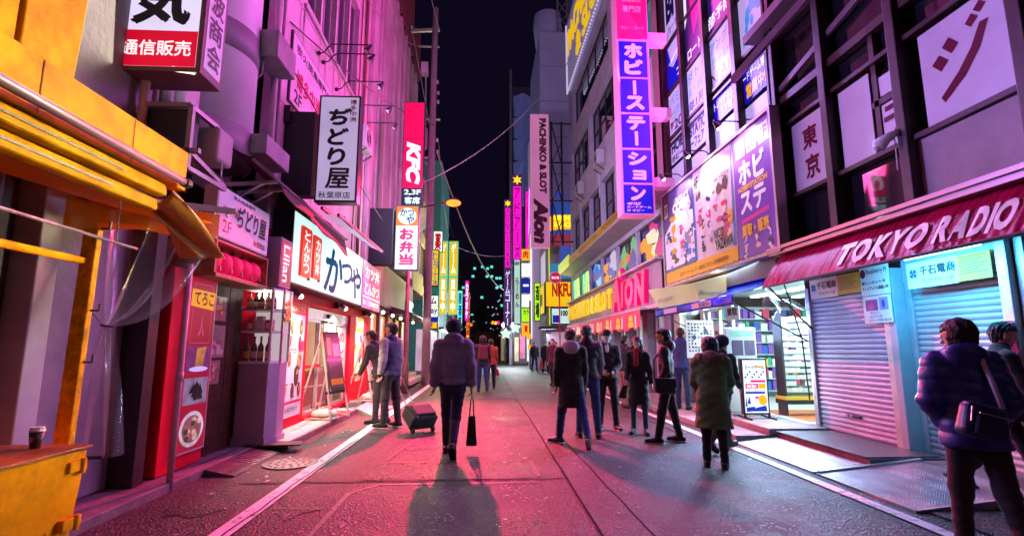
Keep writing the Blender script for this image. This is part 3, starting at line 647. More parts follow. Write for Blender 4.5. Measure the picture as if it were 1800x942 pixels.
for j, (y, c) in enumerate(((7.34, (.6, .03, .05)), (7.5, (.7, .6, .55)), (7.64, (.5, .02, .04)))):
    x = -3.40+.13*j; y = 7.75; mb = MB(); mb.box(x-.05, x+.05, y-.05, y+.05, 1.69, 1.69+.16+.05*(j == 1)); mb.box(x-.035, x+.035, y-.052, y-.045, 1.72, 1.80, 1)
    tag(mb.build('gift_box', [mat('gift%d' % j, c, .5), WHITE], bevel=.004), ('left red', 'taller pale middle', 'right red')[j] + ' gift box on the middle shelf of the glass case', 'box', 'gift boxes in the glass case')
fl = MB()
for k in range(16):
    a = 2*math.pi*k/16*2.4; r_ = .03+.11*random.random(); c = (-2.985+.01*random.random(), 8.0+r_*math.cos(a), 1.95+1.5*r_*math.sin(a)*.9); fl.ball(c, (.012, .045, .045), 8, 5)
tag(fl.build('flower_ornament', mat('yellow_petal', (.85, .5, .02), .5), smooth=True), 'yellow flower ornament stuck on the glass bottle case', 'ornament')
FS = Fr('L', -3.02)
li = boxsign('upright_sign', 'upright magenta sign with sideways white letters above the bottle case', 'sign', FS, 7.66, 8.12, 2.34, 3.08, .42, LIL, glowpatch('magenta_face', '#a8124e', .75, 1.5, .6), .03, back=False)
text(FS, 'Lilian', 7.76, 8.0, 2.42, 2.98, .01, glow('lettering_white', '#ffe8f4', .95), li, bold=.015, rot=1)

# ------------------------------------------------------------------ white cylinder building above
cy = thing('cylinder_building', 'white cylindrical facade with grey bands rising over the tavern', 'building', (-4.05, 6.95, 3.6))
mb = MB(); mb.lathe((-4.02, 6.95, 4.22), [(.72, 0), (.72, 5.5)], 48); mb.build('cylinder', mat('white_cladding', (.74, .72, .76), .5, noise=(1.2, .9, 1.04)), cy, smooth=True)
for z0, z1 in ((4.0, 4.42), (5.45, 5.85)):
    mb = MB(); mb.lathe((-4.02, 6.95, z0), [(.735, 0), (.735, z1-z0)], 48); mb.build('band', mat('grey_band', (.26, .25, .28), .6, noise=(2, .8, 1.1)), cy, smooth=True)
mb = MB(); mb.box(-7, -3.98, 6.3, 8.0, 3.6, 9.7); mb.build('wall', PLASTER, cy)
mb = MB(); mb.tube([(-3.36, 7.85, 3.9), (-3.36, 7.80, 6.0), (-3.36, 7.62, 9.6)], .05, 10); mb.tube([(-3.34, 7.97, 3.9), (-3.34, 7.97, 9.6)], .03, 8); mb.build('drain_pipe', PLASTER, cy, smooth=True)
def acbox(y0, y1, z0, z1, lab):
    t = thing('service_box', lab, 'box', (-3.25, (y0+y1)/2, z0), 'service boxes on the left wall')
    mb = MB(); mb.box(-3.42, -3.06, y0, y1, z0, z1); mb.build('casing', mat('box_grey', (.30, .26, .28), .6, noise=(4, .7, 1.15)), t, bevel=.01)
    mb = MB(); mb.tube([(-3.3, y0+.08, z0), (-3.3, y0+.08, z0-.25), (-3.42, y0+.08, z0-.35)], .018, 8); mb.build('conduit', PLASTERG, t, smooth=True)
acbox(7.15, 7.85, 5.68, 6.1, 'upper grey service box beside the white cylinder'); acbox(7.02, 7.86, 4.13, 4.42, 'lower grey service box above the maroon awning')
cu = thing('condenser_unit', 'cream air conditioner with steel bracket above the tavern panel', 'air conditioner', (-3.2, 5.7, 3.3))
mb = MB(); mb.box(-3.40, -2.98, 5.62, 5.98, 3.52, 3.92); mb.build('casing', PLASTER, cu, bevel=.05, seg=4)
mb = MB()
for p, q in (((-3.6, 5.28, 3.30), (-3.6, 5.28, 3.98)), ((-3.1, 5.28, 3.30), (-3.1, 5.28, 3.98)), ((-3.6, 5.28, 3.98), (-3.1, 5.28, 3.98)), ((-3.6, 5.28, 3.48), (-2.98, 5.28, 3.48)), ((-3.1, 5.28, 3.48), (-3.05, 5.95, 3.30)), ((-3.1, 5.28, 3.30), (-3.05, 5.98, 3.28)), ((-3.1, 5.28, 3.96), (-3.05, 5.7, 3.92))): mb.bar(p, q, .05)
mb.build('bracket', mat('bracket_steel', (.32, .26, .28), .5, .4), cu)
mb = MB(); mb.box(-3.58, -3.14, 5.30, 5.5, 3.50, 3.95); mb.build('fan_grille', BLACK, cu)
mb = MB(); mb.tube([(-2.99, 5.75, 3.52), (-2.985, 5.75, 3.36), (-2.975, 5.77, 3.33), (-2.965, 5.75, 3.30), (-2.98, 5.74, 3.29)], .008, 6); mb.build('pull_ring', STEEL, cu)
# maroon awning
aw = thing('retracted_awning', 'half folded maroon awning drooping above the pale blue sign', 'awning', (-3.1, 7.9, 3.6))
mb = MB()
mb.grid(lambda u, v: (-3.34+.52*v+.03*math.sin(20*u)*v, 6.1+4.1*u+.3*v*u, 4.06-.33*v-.16*math.sin(math.pi*v)*(.3+u)-.10*u*v), 30, 10); mb.build('canopy', MAROON, aw, smooth=True, solid=.006)
mb = MB(); mb.grid(lambda u, v: (-2.82+.04*v, 7.0+3.3*u+.2*u*v, 3.66-.08*u-(.10+.20*u+.03*math.sin(15*u))*v), 24, 5); mb.build('valance', MAROON, aw, smooth=True, solid=.006)
mb = MB(); mb.tube([(-3.36, 6.05, 4.08), (-3.36, 10.4, 4.06)], .05, 10); mb.tube([(-2.83, 6.15, 3.72), (-2.83, 10.4, 3.62)], .022, 8); mb.build('front_bar', PLASTERG, aw, smooth=True)
mb = MB()
for y in (6.9, 7.25): mb.bar((-3.4, y-.25, 3.55), (-2.83, y, 3.68), .045); mb.bar((-3.4, y, 3.42), (-3.0, y-.1, 3.62), .035)
mb.build('folding_arm', ALU, aw)

# ------------------------------------------------------------------ box sign at top left
FM = Fr('N', 5.02)
sg = boxsign('mail_order_sign', 'projecting box sign with red band and white characters at top left', 'sign', FM, -3.80, -2.91, 4.22, 6.4, .42, mat('sign_frame_brown', (.16, .08, .08), .5), glowpatch('sign_white_a', '#e6dcff', .95, 1.2, .85), .05, back=True)
mb = MB(); FM.panel(mb, -3.75, -2.96, 4.27, 4.66, 0, .010); mb.build('red_band', glowpatch('sign_red_a', '#d4062c', .95, 1.5, .8), sg)
text(FM, '通信販売', -3.70, -3.01, 4.38, 4.55, .014, glow('letter_white', '#fff0f4', 1.0), sg, bold=.02)
text(FM, '気', -3.66, -3.05, 4.72, 5.30, .014, INK, sg, bold=.05)
FMs = Fr('L', -2.91); mb = MB(); FMs.panel(mb, 5.07, 5.39, 4.30, 6.35, -.01, .006); mb.build('side_face', mat('pale_side', (.62, .56, .66), .4, emit=(.6, .5, .8), es=.18), sg)
text(FMs, '電波商会', 5.10, 5.36, 4.34, 5.56, .009, INK, sg, bold=.03, vertical=True)
mb = MB(); mb.bar((-3.7, 5.2, 4.9), (-3.5, 5.5, 5.1), .06); mb.bar((-3.72, 5.2, 6.0), (-3.5, 5.5, 6.1), .06); mb.build('bracket', PLASTER, sg)
area('sign_glow', (-3.35, 4.9, 4.9), (.30, -1, -.1), .8, 1.4, (1, .90, .65), 70, sg, 120)

# ------------------------------------------------------------------ left: pink facade with window band
pk = thing('pink_building', 'cream facade with a slanting window band lit pink', 'building', (-3.9, 10.5, 3.5))
FPK = Fr('L', -3.40)
wins = [(8.95, 9.85, 7.95, 10.4), (9.95, 10.85, 7.90, 10.4), (10.95, 11.85, 7.85, 10.4), (11.95, 12.8, 7.80, 10.4)]
mb = MB(); holed(mb, FPK, 8.0, 13.6, 3.3, 12.5, wins, 0, .25); mb.box(-7, -3.401, 8.0, 8.03, 3.3, 12.5); mb.build('wall', mat('pink_wall', (.66, .56, .57), .72, noise=(1.1, .72, 1.08), bump=(14, .15)), pk)
for w in wins: window(FPK, pk, w[0], w[1], w[2], w[3], -.12, ALU, GLASSV, 2, 0, .06)
mb = MB(); mb.box(-7, -3.62, 8.0, 13.6, 3.3, 12.5); mb.build('room', DARKWALL, pk)
mb = MB(); FPK.panel(mb, 8.9, 12.9, 7.72, 7.80, 0, .06); mb.build('sill', PLASTER, pk, bevel=.01)
mb = MB(); mb.tube([(-3.34, 13.45, 3.5), (-3.34, 13.4, 12.4)], .045, 8); mb.tube([(-3.36, 12.95, 3.4), (-3.36, 12.95, 12.4)], .02, 6); mb.build('drain_pipe', mat('brown_pipe', (.22, .12, .09), .6), pk, smooth=True)
mb = MB()
for y in (12.2, 12.55): FPK.panel(mb, y, y+.16, 5.0, 6.6, -.01, .012, 0)
for k in range(6): FPK.rect(mb, 12.23+.35*(k % 2), 12.33+.35*(k % 2), 5.1+.25*k, 5.27+.25*k, .014, 1)
mb.build('narrow_window', [glow('slot_white', '#e8d8ff', .6), glow('slot_pink', '#e01080', .8)], pk)
mb = MB(); mb.box(-3.40, -3.3, 8.35, 8.5, 5.2, 5.5); mb.box(-3.4, -3.28, 10.0, 10.2, 4.6, 4.75); mb.box(-3.4, -3.3, 12.0, 12.1, 4.3, 4.5); mb.build('meter_box', BLACK, pk)
# wall sign of the second floor tavern
FB = Fr('L', -3.36)
ws = boxsign('wall_sign', 'cream wall sign with crimson characters on the pink facade', 'sign', FB, 8.42, 11.1, 5.62, 6.94, .04, DSTEEL, mat('cream_face', (.74, .64, .68), .5, noise=(1.5, .85, 1.05)), .03, back=False)
text(FB, '博多中洲', 8.66, 10.0, 5.98, 6.35, .01, CRIM, ws, bold=.03); text(FB, '2F', 8.60, 8.98, 5.70, 5.95, .01, INK, ws); text(FB, '炭火焼鳥専門店', 8.60, 10.6, 6.62, 6.80, .01, INK, ws, bold=.01); text(FB, '下', 10.3, 10.6, 5.70, 6.1, .01, INK, ws)
# gooseneck lamps in a row (unlit)
def gooseneck(y, x, z, zr, lab, lit=None, right=False, tgt=None):
    t = thing('gooseneck_lamp', lab, 'lamp', (x, y, z), 'gooseneck lamps on the right billboard' if right else 'gooseneck lamps on the left facade')
    wx = 4.98 if right else -3.38; s = -1 if right else 1
    mb = MB(); mb.tube([(wx, y, zr), (wx+.12*s, y, zr+.02), (wx+.2*s, y, z+.02), (wx+.3*s, y, z+.09), (x, y, z+.09)], .014, 8); mb.build('arm', BLACK, t, smooth=True)
    mb = MB(); mb.ball((wx+.02*s, y, zr), .045, 10, 6); mb.build('mount', BLACK, t)
    d = V(-.55*s*1.0, -.05, -.8) if tgt is None else tgt; d = d/np.linalg.norm(d); c = V(x, y, z+.08)
    mb = MB(); mb.tube([c, c+d*.05, c+d*.16], [.02, .035, .075], 14); mb.build('shade', BLACK, t, smooth=False)
    mb = MB(); mb.ball(c+d*.15, .05, 12, 8); mb.build('bulb', glow('bulb_hot', '#fff2d8', 8.0) if lit else mat('bulb_off', (.5, .5, .5), .2), t, smooth=True)
    if lit: spot('lamp_light', tuple(c+d*.20), tuple(d), (1, .86, .78), lit, 125, .05, t, .7)
    return t
for i, (y, z) in enumerate(((9.75, 7.42), (10.05, 7.40), (11.03, 7.32), (12.08, 7.26), (12.95, 7.20))):
    gooseneck(y, -2.32, z, z-.12, ('first', 'second', 'third', 'fourth', 'fifth')[i] + ' black gooseneck lamp counting from the white wall sign')
# projecting upright sign of the tavern
FC = Fr('N', 8.5)
cs = boxsign('projecting_sign', 'white upright projecting sign with black brush characters', 'sign', FC, -2.87, -2.16, 3.86, 5.77, .22, mat('sign_black', (.02, .02, .025), .4), glowpatch('sign_lilac', '#c4b0dc', .80, 1.0, .8), .035, bevel=.008)
for i, (ch, w) in enumerate((('ぢ', .40), ('ど', .36), ('り', .32), ('屋', .40))):
    text(FC, ch, -2.70+(.02 if i == 2 else 0), -2.70+w, 5.22-i*.36-(.05 if i == 3 else 0), 5.54-i*.36, .010, INK, cs, bold=.055 if i < 3 else .028, shear=.08)
text(FC, '博多中洲', -2.34, -2.23, 5.28, 5.70, .010, CRIM, cs, bold=.03, vertical=True); text(FC, '秋葉原店', -2.80, -2.27, 3.92, 4.04, .010, INK, cs, bold=.015)
mb = MB(); mb.box(-3.40, -2.90, 8.42, 8.66, 3.95, 5.42); mb.build('side_panel', mat('sign_black_side', (.02, .02, .025), .6), cs)
area('sign_glow', (-2.2, 8.4, 4.8), (1, -.8, .06), .6, 1.7, (.42, .28, 1), 150, cs, 90); area('sign_glow', (-2.4, 8.85, 4.8), (.7, 1, .28), .6, 1.7, (.52, .46, 1), 520, cs, 100)
# strip of light panels over the blue sign
t = thing('light_rack', 'row of white light panels on a dark rack above the pale blue sign', 'light rack', (-2.9, 11, 3.75))
mb = MB(); mb.bar((-2.95, 9.2, 3.95), (-2.75, 12.5, 3.88), .05); mb.bar((-2.65, 9.2, 3.82), (-2.5, 12.5, 3.76), .05); mb.build('rack', BLACK, t)
for k in range(4):
    y = 9.3+.8*k; mb = MB(); mb.hexa([(-2.93+.05*k, y, 3.86), (-2.64+.04*k, y, 3.76), (-2.63+.04*k, y+.72, 3.75), (-2.92+.05*k, y+.72, 3.85)], [(-2.93+.05*k, y, 3.88), (-2.64+.04*k, y, 3.78), (-2.63+.04*k, y+.72, 3.77), (-2.92+.05*k, y+.72, 3.87)]); mb.build('panel', glow('rack_panel', '#e0c8f0', .5), t)

# ------------------------------------------------------------------ red restaurant
rs = thing('red_restaurant', 'red fronted restaurant with lit glass doors', 'building', (-3.6, 11.5, 0))
FR_ = Fr('L', -3.32)
mb = MB(); holed(mb, FR_, 8.18, 15.2, .08, 2.45, [(9.92, 13.05, .16, 2.22), (13.6, 14.55, .75, 2.25)], 0, .12); mb.build('wall', REDP, rs)
mb = MB(); mb.box(-8, -3.4, 8.16, 8.2, .05, 3.3); mb.box(-8, -3.36, 15.2, 15.24, .05, 3.6); mb.build('side_wall', REDP, rs)
CREAMW = mat('cream_interior', (.80, .70, .50), .7, noise=(2, .8, 1.05))
mb = MB(); mb.poly([(-6.2, 8.3, .1), (-6.2, 15.1, .1), (-6.2, 15.1, 2.45), (-6.2, 8.3, 2.45)]); mb.poly([(-6.2, 8.3, .1), (-3.45, 8.3, .1), (-3.45, 15.1, .1), (-6.2, 15.1, .1)]); mb.poly([(-6.2, 8.3, 2.44), (-6.2, 15.1, 2.44), (-3.45, 15.1, 2.44), (-3.45, 8.3, 2.44)]); mb.poly([(-6.2, 15.1, .1), (-3.45, 15.1, .1), (-3.45, 15.1, 2.44), (-6.2, 15.1, 2.44)]); mb.poly([(-3.45, 8.3, .1), (-6.2, 8.3, .1), (-6.2, 8.3, 2.44), (-3.45, 8.3, 2.44)])
mb.build('interior', CREAMW, rs)
mb = MB(); mb.box(-5.6, -4.1, 9.5, 14.5, .1, .85); mb.box(-5.7, -4.0, 9.4, 14.6, .85, .92, 1); mb.build('counter', [mat('counter_red', (.5, .03, .03), .5), LWOOD], rs)
mb = MB()
for k in range(5): mb.box(-6.15, -5.9, 9.0+k*1.1, 9.8+k*1.1, 1.2, 1.9, k % 2)
mb.build('kitchen_unit', [STEEL, mat('menu_yellow_card', (.8, .5, .1), .5)], rs)
for k in range(4):
    mb = MB(); mb.box(-5.0, -4.7, 9.2+1.5*k, 10.3+1.5*k, 2.39, 2.43); mb.build('ceiling_light', glow('ceil_warm', '#fff0c8', 4.0), rs)
area('interior_light', (-4.6, 11.5, 2.36), (.55, 0, -1), 1.6, 5.5, (1, .80, .50), 260, rs)
FD = Fr('L', -3.40)
for k, (a0, a1, c) in enumerate(((9.94, 10.96, 0.0), (10.98, 12.0, -.05), (12.02, 13.03, 0.0))):
    w = window(FD, rs, a0, a1, .17, 2.0, c, ALU if k != 1 else BLACK, mat('door_glass', (.95, .97, 1), .02, alpha=.10, spec=.6), 1, 0, .055, 'glass_door')
mb = MB(); FD.panel(mb, 9.94, 13.03, 2.0, 2.21, -.08, .02); mb.build('door_header', ALU, rs)
mb = MB(); FD.panel(mb, 11.3, 11.5, 2.07, 2.15, .02, .07); mb.build('door_sensor', BLACK, rs)
mb = MB(); FD.panel(mb, 9.97, 10.93, 1.05, 1.11, .0, .04); mb.build('push_bar', REDP, rs)
FG = Fr('L', -3.37)
for k, (a0, a1, b0, b1, s, col) in enumerate(((11.1, 11.5, 1.35, 1.95, 'とん', '#c01830'), (11.58, 11.95, 1.25, 1.95, '弁', '#202030'), (12.2, 12.75, 1.2, 1.9, 'めし', '#b02030'), (12.15, 12.7, .45, 1.12, 'お弁当', '#d01878'))):
    mb = MB(); FG.panel(mb, a0, a1, b0, b1, -.02, 0); mb2 = mb.build('door_notice', mat('paper_white', (.82, .80, .78), .6), rs)
    text(FG, s, a0+.06, a1-.06, b0+.08, b1-.08, .004, mat('notice%d' % k, col, .6), mb2, bold=.02, vertical=len(s) > 1)
# menu poster
FMn = Fr('L', -3.28)
pz = thing('menu_poster', 'tall white poster crowded with photos of dishes on the red wall', 'poster', (-3.3, 9.0, .28))
mb = MB(); FMn.panel(mb, 8.36, 9.66, .28, 2.22, -.03, 0); mb.build('sheet', mat('poster_white', (.80, .76, .74), .45, emit=(.9, .8, .75), es=.02), pz)  # paper is no lamp; a faint warm glow is put into its colour
mb = MB(); FMn.rect(mb, 8.36, 9.66, 2.02, 2.22, .004); mb.build('red_header', mat('poster_red', (.55, .02, .03), .5), pz)
FOODC = [mat('food%d' % i, c, .5) for i, c in enumerate(('#b8601c', '#d88a2a', '#7a3010', '#e8c070', '#c04020', '#5a2a18', '#e0a840'))]; BOWL = [mat('bowl_white', (.82, .80, .76), .4), mat('bowl_black', (.03, .02, .02), .4), mat('bowl_red', (.5, .03, .03), .4)]
def dish(parent, fr, a, b, r, c):
    mb = MB(); fr.disc(mb, a, b, r*.62, r, c, 0, 18); fr.disc(mb, a, b+r*.06, r*.50, r*.80, c+.002, 1, 16)
    for j in range(5): fr.disc(mb, a+random.uniform(-.3, .3)*r*.7, b+random.uniform(-.35, .45)*r, r*.2, r*.24, c+.004+.0008*j, 2+j % 2, 7, random.random())
    mb.build('dish_photo', [random.choice(BOWL), *random.sample(FOODC, 3)], parent)
rows = [(1.83, .13, 3), (1.55, .14, 3), (1.22, .17, 3), (.95, .17, 2), (.72, .12, 4)]
for b, r_, n in rows:
    for j in range(n): dish(pz, FMn, 8.36+(j+.5)*1.3/n+random.uniform(-.04, .04), b+random.uniform(-.03, .03), r_*random.uniform(.9, 1.15), .005)
mb = MB(); mt = MB()
for k in range(26): a = random.uniform(8.42, 9.4); b = random.choice((1.98, 1.68, 1.40, 1.06, .82, .60)); FMn.rect(mt, a, a+.13, b, b+.022, .012)
FMn.rect(mb, 8.40, 8.62, 1.86, 1.98, .010); FMn.rect(mb, 9.42, 9.62, 1.40, 1.56, .010); FMn.rect(mb, 8.40, 8.60, 1.22, 1.34, .010); FMn.rect(mb, 8.38, 9.64, .50, .55, .010)
mb.build('price_block', mat('poster_mag', (.55, .02, .12), .5), pz); mt.build('small_print', mat('print_grey', (.12, .08, .08), .6), pz)
text(FMn, 'かつ丼・とんかつ弁当', 8.62, 9.6, 2.07, 2.17, .008, mat('poster_gold', (.9, .6, .2), .5), pz); text(FMn, '持ち帰り弁当できます', 8.5, 9.5, .36, .44, .008, INK, pz, bold=.02)
# second poster in the far bay
FP2 = Fr('L', -3.34)
p2 = thing('bright_poster', 'glowing yellow and white poster in the far bay of the red wall', 'poster', (-3.36, 14.1, .75))
mb = MB(); FP2.panel(mb, 13.62, 14.53, .77, 2.23, -.04, 0); mb.build('sheet', glow('poster_glow', '#fff2c0', .9), p2)
mb = MB()
for k in range(16): FP2.disc(mb, random.uniform(13.75, 14.4), random.uniform(.9, 1.75), .13, .09, .003+.0006*k, k % 4, 6, random.random()*3)
FP2.rect(mb, 13.62, 14.53, 1.85, 2.23, .004, 1); mb.build('print', [glow('pp0', '#e03060', .8), glow('pp1', '#f0a000', .9), glow('pp2', '#5a50b0', .7), glow('pp3', '#f8e8f0', .9)], p2)
text(FP2, 'かつや', 13.75, 14.4, 1.92, 2.16, .014, glow('pp4', '#f8f8e0', 1.0), p2, bold=.04)
# the long sign
FK = Fr('L', -3.06)
ks = boxsign('blue_white_sign', 'long pale blue lit sign with dark blue brush characters and red plaques', 'sign', FK, 8.20, 12.93, 2.45, 3.66, .30, DSTEEL, glowpatch('pale_blue_face', '#cdf4f0', 1.02, .55, .80), .03, back=False)
NAVY = mat('brush_navy', (.002, .03, .08), .9, emit=(.004, .09, .19), es=.6, spec=.05)
mb = MB(); text_into(mb, FK, 'か', 9.85, 11.15, 2.52, 3.42, .012, .035, shear=.12); text_into(mb, FK, 'つ', 11.05, 11.95, 2.82, 3.30, .012, .03, shear=.12); text_into(mb, FK, 'や', 11.85, 12.80, 2.56, 3.35, .012, .035, shear=.12); mb.build('brush_lettering', NAVY, ks)
for k, (a0, a1, s) in enumerate(((8.52, 8.95, 'とんかつ'), (9.12, 9.50, 'カツ丼'))):
    b0, b1 = (2.62+k*.04, 3.46-.03*k)
    mb = MB(); FK.panel(mb, a0, a1, b0, b1, .0, .05); p = mb.build('plaque', glow('plaque_red', '#dc2c14', .9), ks, bevel=.005)
    mb = MB(); FK.panel(mb, a1, a1+.03, b0-.03, b1-.02, .0, .045); mb.build('plaque_shadow_edge', BLACK, p)
    text(FK, s, a0+.07, a1-.07, b0+.05, b1-.05, .054, glow('plaque_white', '#fff4e8', 1.0), p, bold=.045, vertical=True)
area('sign_glow', (-2.98, 10.5, 2.95), (1, -.1, .12), 4.4, 1.0, (.55, .75, 1.0), 60, ks, 130)
mg = boxsign('magenta_sign', 'magenta end panel of the long sign with white characters', 'sign', FK, 12.97, 15.2, 2.43, 3.66, .30, DSTEEL, glowpatch('mag_face', '#c4107a', .95, .8, .8), .02, back=False)
text(FK, 'カツ丼', 13.2, 15.0, 3.20, 3.56, .012, MATS['plaque_white'], mg, bold=.04); text(FK, 'とんかつ', 13.2, 15.0, 2.80, 3.14, .012, MATS['plaque_white'], mg, bold=.04)
mb = MB(); FK.rect(mb, 13.05, 15.12, 2.72, 2.75, .010); mb.build('rule', MATS['plaque_white'], mg); text(FK, 'おいしさ自慢当店名物', 13.1, 15.0, 2.52, 2.66, .012, MATS['plaque_white'], mg, bold=.03)
area('sign_glow', (-2.98, 14.0, 3.0), (1, -.3, -.2), 2, 1.0, (1, .15, .7), 70, mg)
for i, y in enumerate((8.75, 11.6, 14.3)):   # small lit lamps under the sign
    t = thing('downlight', ('near', 'middle', 'far')[i] + ' small black lamp glowing under the long pale blue sign', 'lamp', (-3.2, y, 2.3), 'downlights under the long sign')
    mb = MB(); mb.box(-3.32, -3.22, y-.07, y+.07, 2.30, 2.43); mb.build('bracket', BLACK, t); mb = MB(); mb.tube([(-3.22, y, 2.38), (-3.1, y+.05, 2.30)], [.05, .06], 12); mb.build('head', BLACK, t)
    mb = MB(); mb.ball((-3.09, y+.055, 2.295), (.05, .05, .04), 10, 6); mb.build('bulb', MATS['bulb_hot'], t)
    spot('lamp_light', (-3.05, y+.06, 2.24), (-.12, .05, -1), (1, .82, .62), 290, 140, .04, t)
t = thing('wall_lantern', 'cream box lantern beside the left end of the pale blue sign', 'lamp', (-3.2, 8.1, 2.5))
mb = MB(); mb.box(-3.3, -3.08, 8.02, 8.17, 2.5, 2.95); mb.build('shade', glow('lantern_cream', '#d8b890', .6), t, bevel=.01); mb = MB(); mb.box(-3.32, -3.06, 8.01, 8.175, 2.95, 3.0); mb.box(-3.32, -3.06, 8.01, 8.175, 2.46, 2.5); mb.build('cap', BLACK, t)

# ------------------------------------------------------------------ easels with menu boards and their white weights
def easel(x, y, h, lab, face, prints, rz):
    t = thing('menu_easel', lab, 'easel', (x, y, .1), 'easels outside the restaurant'); t.rotation_euler.z = rz
    q = lambda a, b, c: V(x+a, y+b, .1+c)
    al = mat('easel_alu', (.72, .66, .60), .35, .5)
    for s in (-1, 1):
        mb = MB(); mb.bar(q(.28, s*.34, 0), q(-.05, s*.24, h), .035, .02); mb.build('front_leg', al, t)
        mb = MB(); mb.bar(q(-.42, s*.36, 0), q(-.07, s*.22, h*.95), .03, .02); mb.build('rear_leg', al, t)
    mb = MB(); mb.bar(q(.16, -.33, .5), q(.16, .33, .5), .05, .05); mb.build('ledge', DSTEEL, t)
    for u_, w_ in ((q(.28, -.34, .03), q(-.42, -.36, .03)), (q(.28, .34, .03), q(-.42, .36, .03)), (q(-.3, -.34, .6), q(-.3, .34, .6))): mb = MB(); mb.bar(u_, w_, .025); mb.build('brace', al, t)
    P = [q(.19, -.27, .52), q(.19, .27, .52), q(-.02, .27, h+.02), q(-.02, -.27, h+.02)]
    mb = MB(); mb.prism(P, (.022, 0, .004)); b = mb.build('menu_board', face, t, bevel=.004)
    mb = MB(); n = (P[2]-P[1]); o_ = V(.026, 0, .006)
    for k, (u0, u1, v0, v1, mi) in enumerate(prints): mb.poly([P[0]+(P[1]-P[0])*u+(P[3]-P[0])*v+o_*(1+.02*k) for u, v in ((u0, v0), (u1, v0), (u1, v1), (u0, v1))], mi)
    return t, mb, b
GLBLK = mat('laminated_dark', (.05, .035, .04), .12, coat=.6)
t, mbp, b = easel(-3.0, 10.35, 1.62, 'nearer easel with a dark laminated menu board', GLBLK, [(.05, .95, .55, .97, 0), (.1, .35, .6, .9, 1), (.45, .9, .58, .8, 2), (.05, .95, .05, .5, 3), (.1, .9, .1, .2, 1)], -.25)
mbp.build('print', [mat('lam_olive', (.12, .08, .02), .15), mat('lam_yellow', (.5, .3, .05), .15), mat('lam_white', (.5, .45, .45), .15), mat('lam_violet', (.10, .07, .10), .12)], b)
t2, mbp, b = easel(-2.95, 13.6, 1.62, 'farther easel with a colourful menu board read by the bending man', mat('lam_pink', (.55, .40, .50), .3), [(.05, .5, .5, .95, 0), (.5, .95, .6, .95, 1), (.1, .9, .3, .48, 2), (.1, .6, .05, .28, 1), (.6, .95, .05, .28, 0)], -.2)
mbp.build('print', [mat('lamb', (.10, .12, .45), .3), mat('lamw', (.8, .78, .75), .3), mat('lamm', (.55, .03, .2), .3)], b)
def weight(x, y, lab):
    t = thing('base_weight', lab, 'weight', (x, y, .1), 'white easel weights')
    mb = MB(); mb.ball((x, y, .20), (.25, .17, .10), 20, 10); mb.box(x-.22, x+.22, y-.14, y+.14, .105, .15); mb.build('tank', mat('white_plastic', (.72, .70, .66), .45, noise=(6, .8, 1.05)), t, smooth=True)
    mb = MB(); mb.lathe((x-.04, y, .28), [(.045, 0), (.045, .05)], 12); mb.build('cap', MATS['white_plastic'], t); mb = MB(); mb.tube([(x+.03, y, .29), (x+.1, y, .33), (x+.17, y, .25)], .018, 8); mb.build('handle', MATS['white_plastic'], t, smooth=True)
weight(-3.0, 10.2, 'white plastic weight on the base of the nearer easel'); weight(-2.85, 13.5, 'white plastic weight on the base of the farther easel')

# ------------------------------------------------------------------ tall ribbed facade and the dark shop beyond
tl = thing('ribbed_building', 'tall rose facade with vertical ribs rising behind the red upright sign', 'building', (-3.9, 16.5, 3.6))
mb = MB(); mb.box(-8, -3.46, 13.62, 17.4, 3.62, 19); mb.build('wall', SIDING, tl)
for i, y in enumerate((13.64, 14.35, 14.62, 15.3, 15.95, 16.4, 16.95)):
    mb = MB(); mb.box(-3.46, -3.36+.03*(i % 2), y, y+(.5 if i % 3 else .22), 3.62, 19); mb.build('rib', SIDING, tl, bevel=.015)
tb = thing('stepped_building', 'rose tower block stepping back beyond the ribbed facade', 'building', (-3.9, 23, 0))
mb = MB(); mb.box(-9, -3.42, 17.45, 24.5, 4.6, 14.5); mb.box(-9, -3.40, 24.5, 31, 4.2, 10.2); mb.build('wall', SIDING, tb)
for i in range(6):
    y = 17.9+i*1.05; mb = MB(); mb.box(-3.46, -3.34, y, y+.35, 4.6, 14.5-.0*i); mb.build('fin', SIDING, tb, bevel=.01)
for j in range(2):
    for i in range(3): window(Fr('L', -3.38), tb, 25.0+i*1.9, 26.5+i*1.9, 5.2+j*2.4, 6.9+j*2.4, .02, ALU, GLASSV, 2, 0, .06)
mb = MB(); mb.hexa([(-3.42, 19.5, 6.6), (-2.5, 19.5, 7.4), (-2.5, 24.4, 7.4), (-3.42, 24.4, 6.6)], [(-3.42, 19.5, 8.4), (-2.5, 19.5, 8.4), (-2.5, 24.4, 8.4), (-3.42, 24.4, 8.4)]); mb.build('balcony', SIDING, tb, bevel=.02)
mb = MB()
for i in range(9): mb.box(-3.40, -3.25, 17.6+i*.75, 17.7+i*.75, 14.3, 16.2+.4*(i % 3))
mb.build('rooftop_fence', mat('rust_rail', (.22, .08, .07), .7), tb)
cs2 = thing('dark_shopfront', 'dark grey shop front with warm lit panes under the rose tower', 'building', (-3.5, 20, .1))
mb = MB(); mb.box(-9, -3.36, 15.3, 24.4, 2.62, 4.2); mb.build('fascia_wall', mat('charcoal_panel', (.07, .06, .065), .6, noise=(1.5, .7, 1.3)), cs2)
FKs = Fr('L', -3.35)
mb = MB(); FKs.panel(mb, 15.4, 21.4, 2.75, 4.1, 0, .05); mb.build('signboard', MATS['charcoal_panel'], cs2, bevel=.01)
text(FKs, 'KFC', 22.0, 24.0, 2.80, 3.45, .08, glow('pale_green_letters', '#c8ffe0', 1.2), cs2, bold=.05, ext=.05, shear=.2)
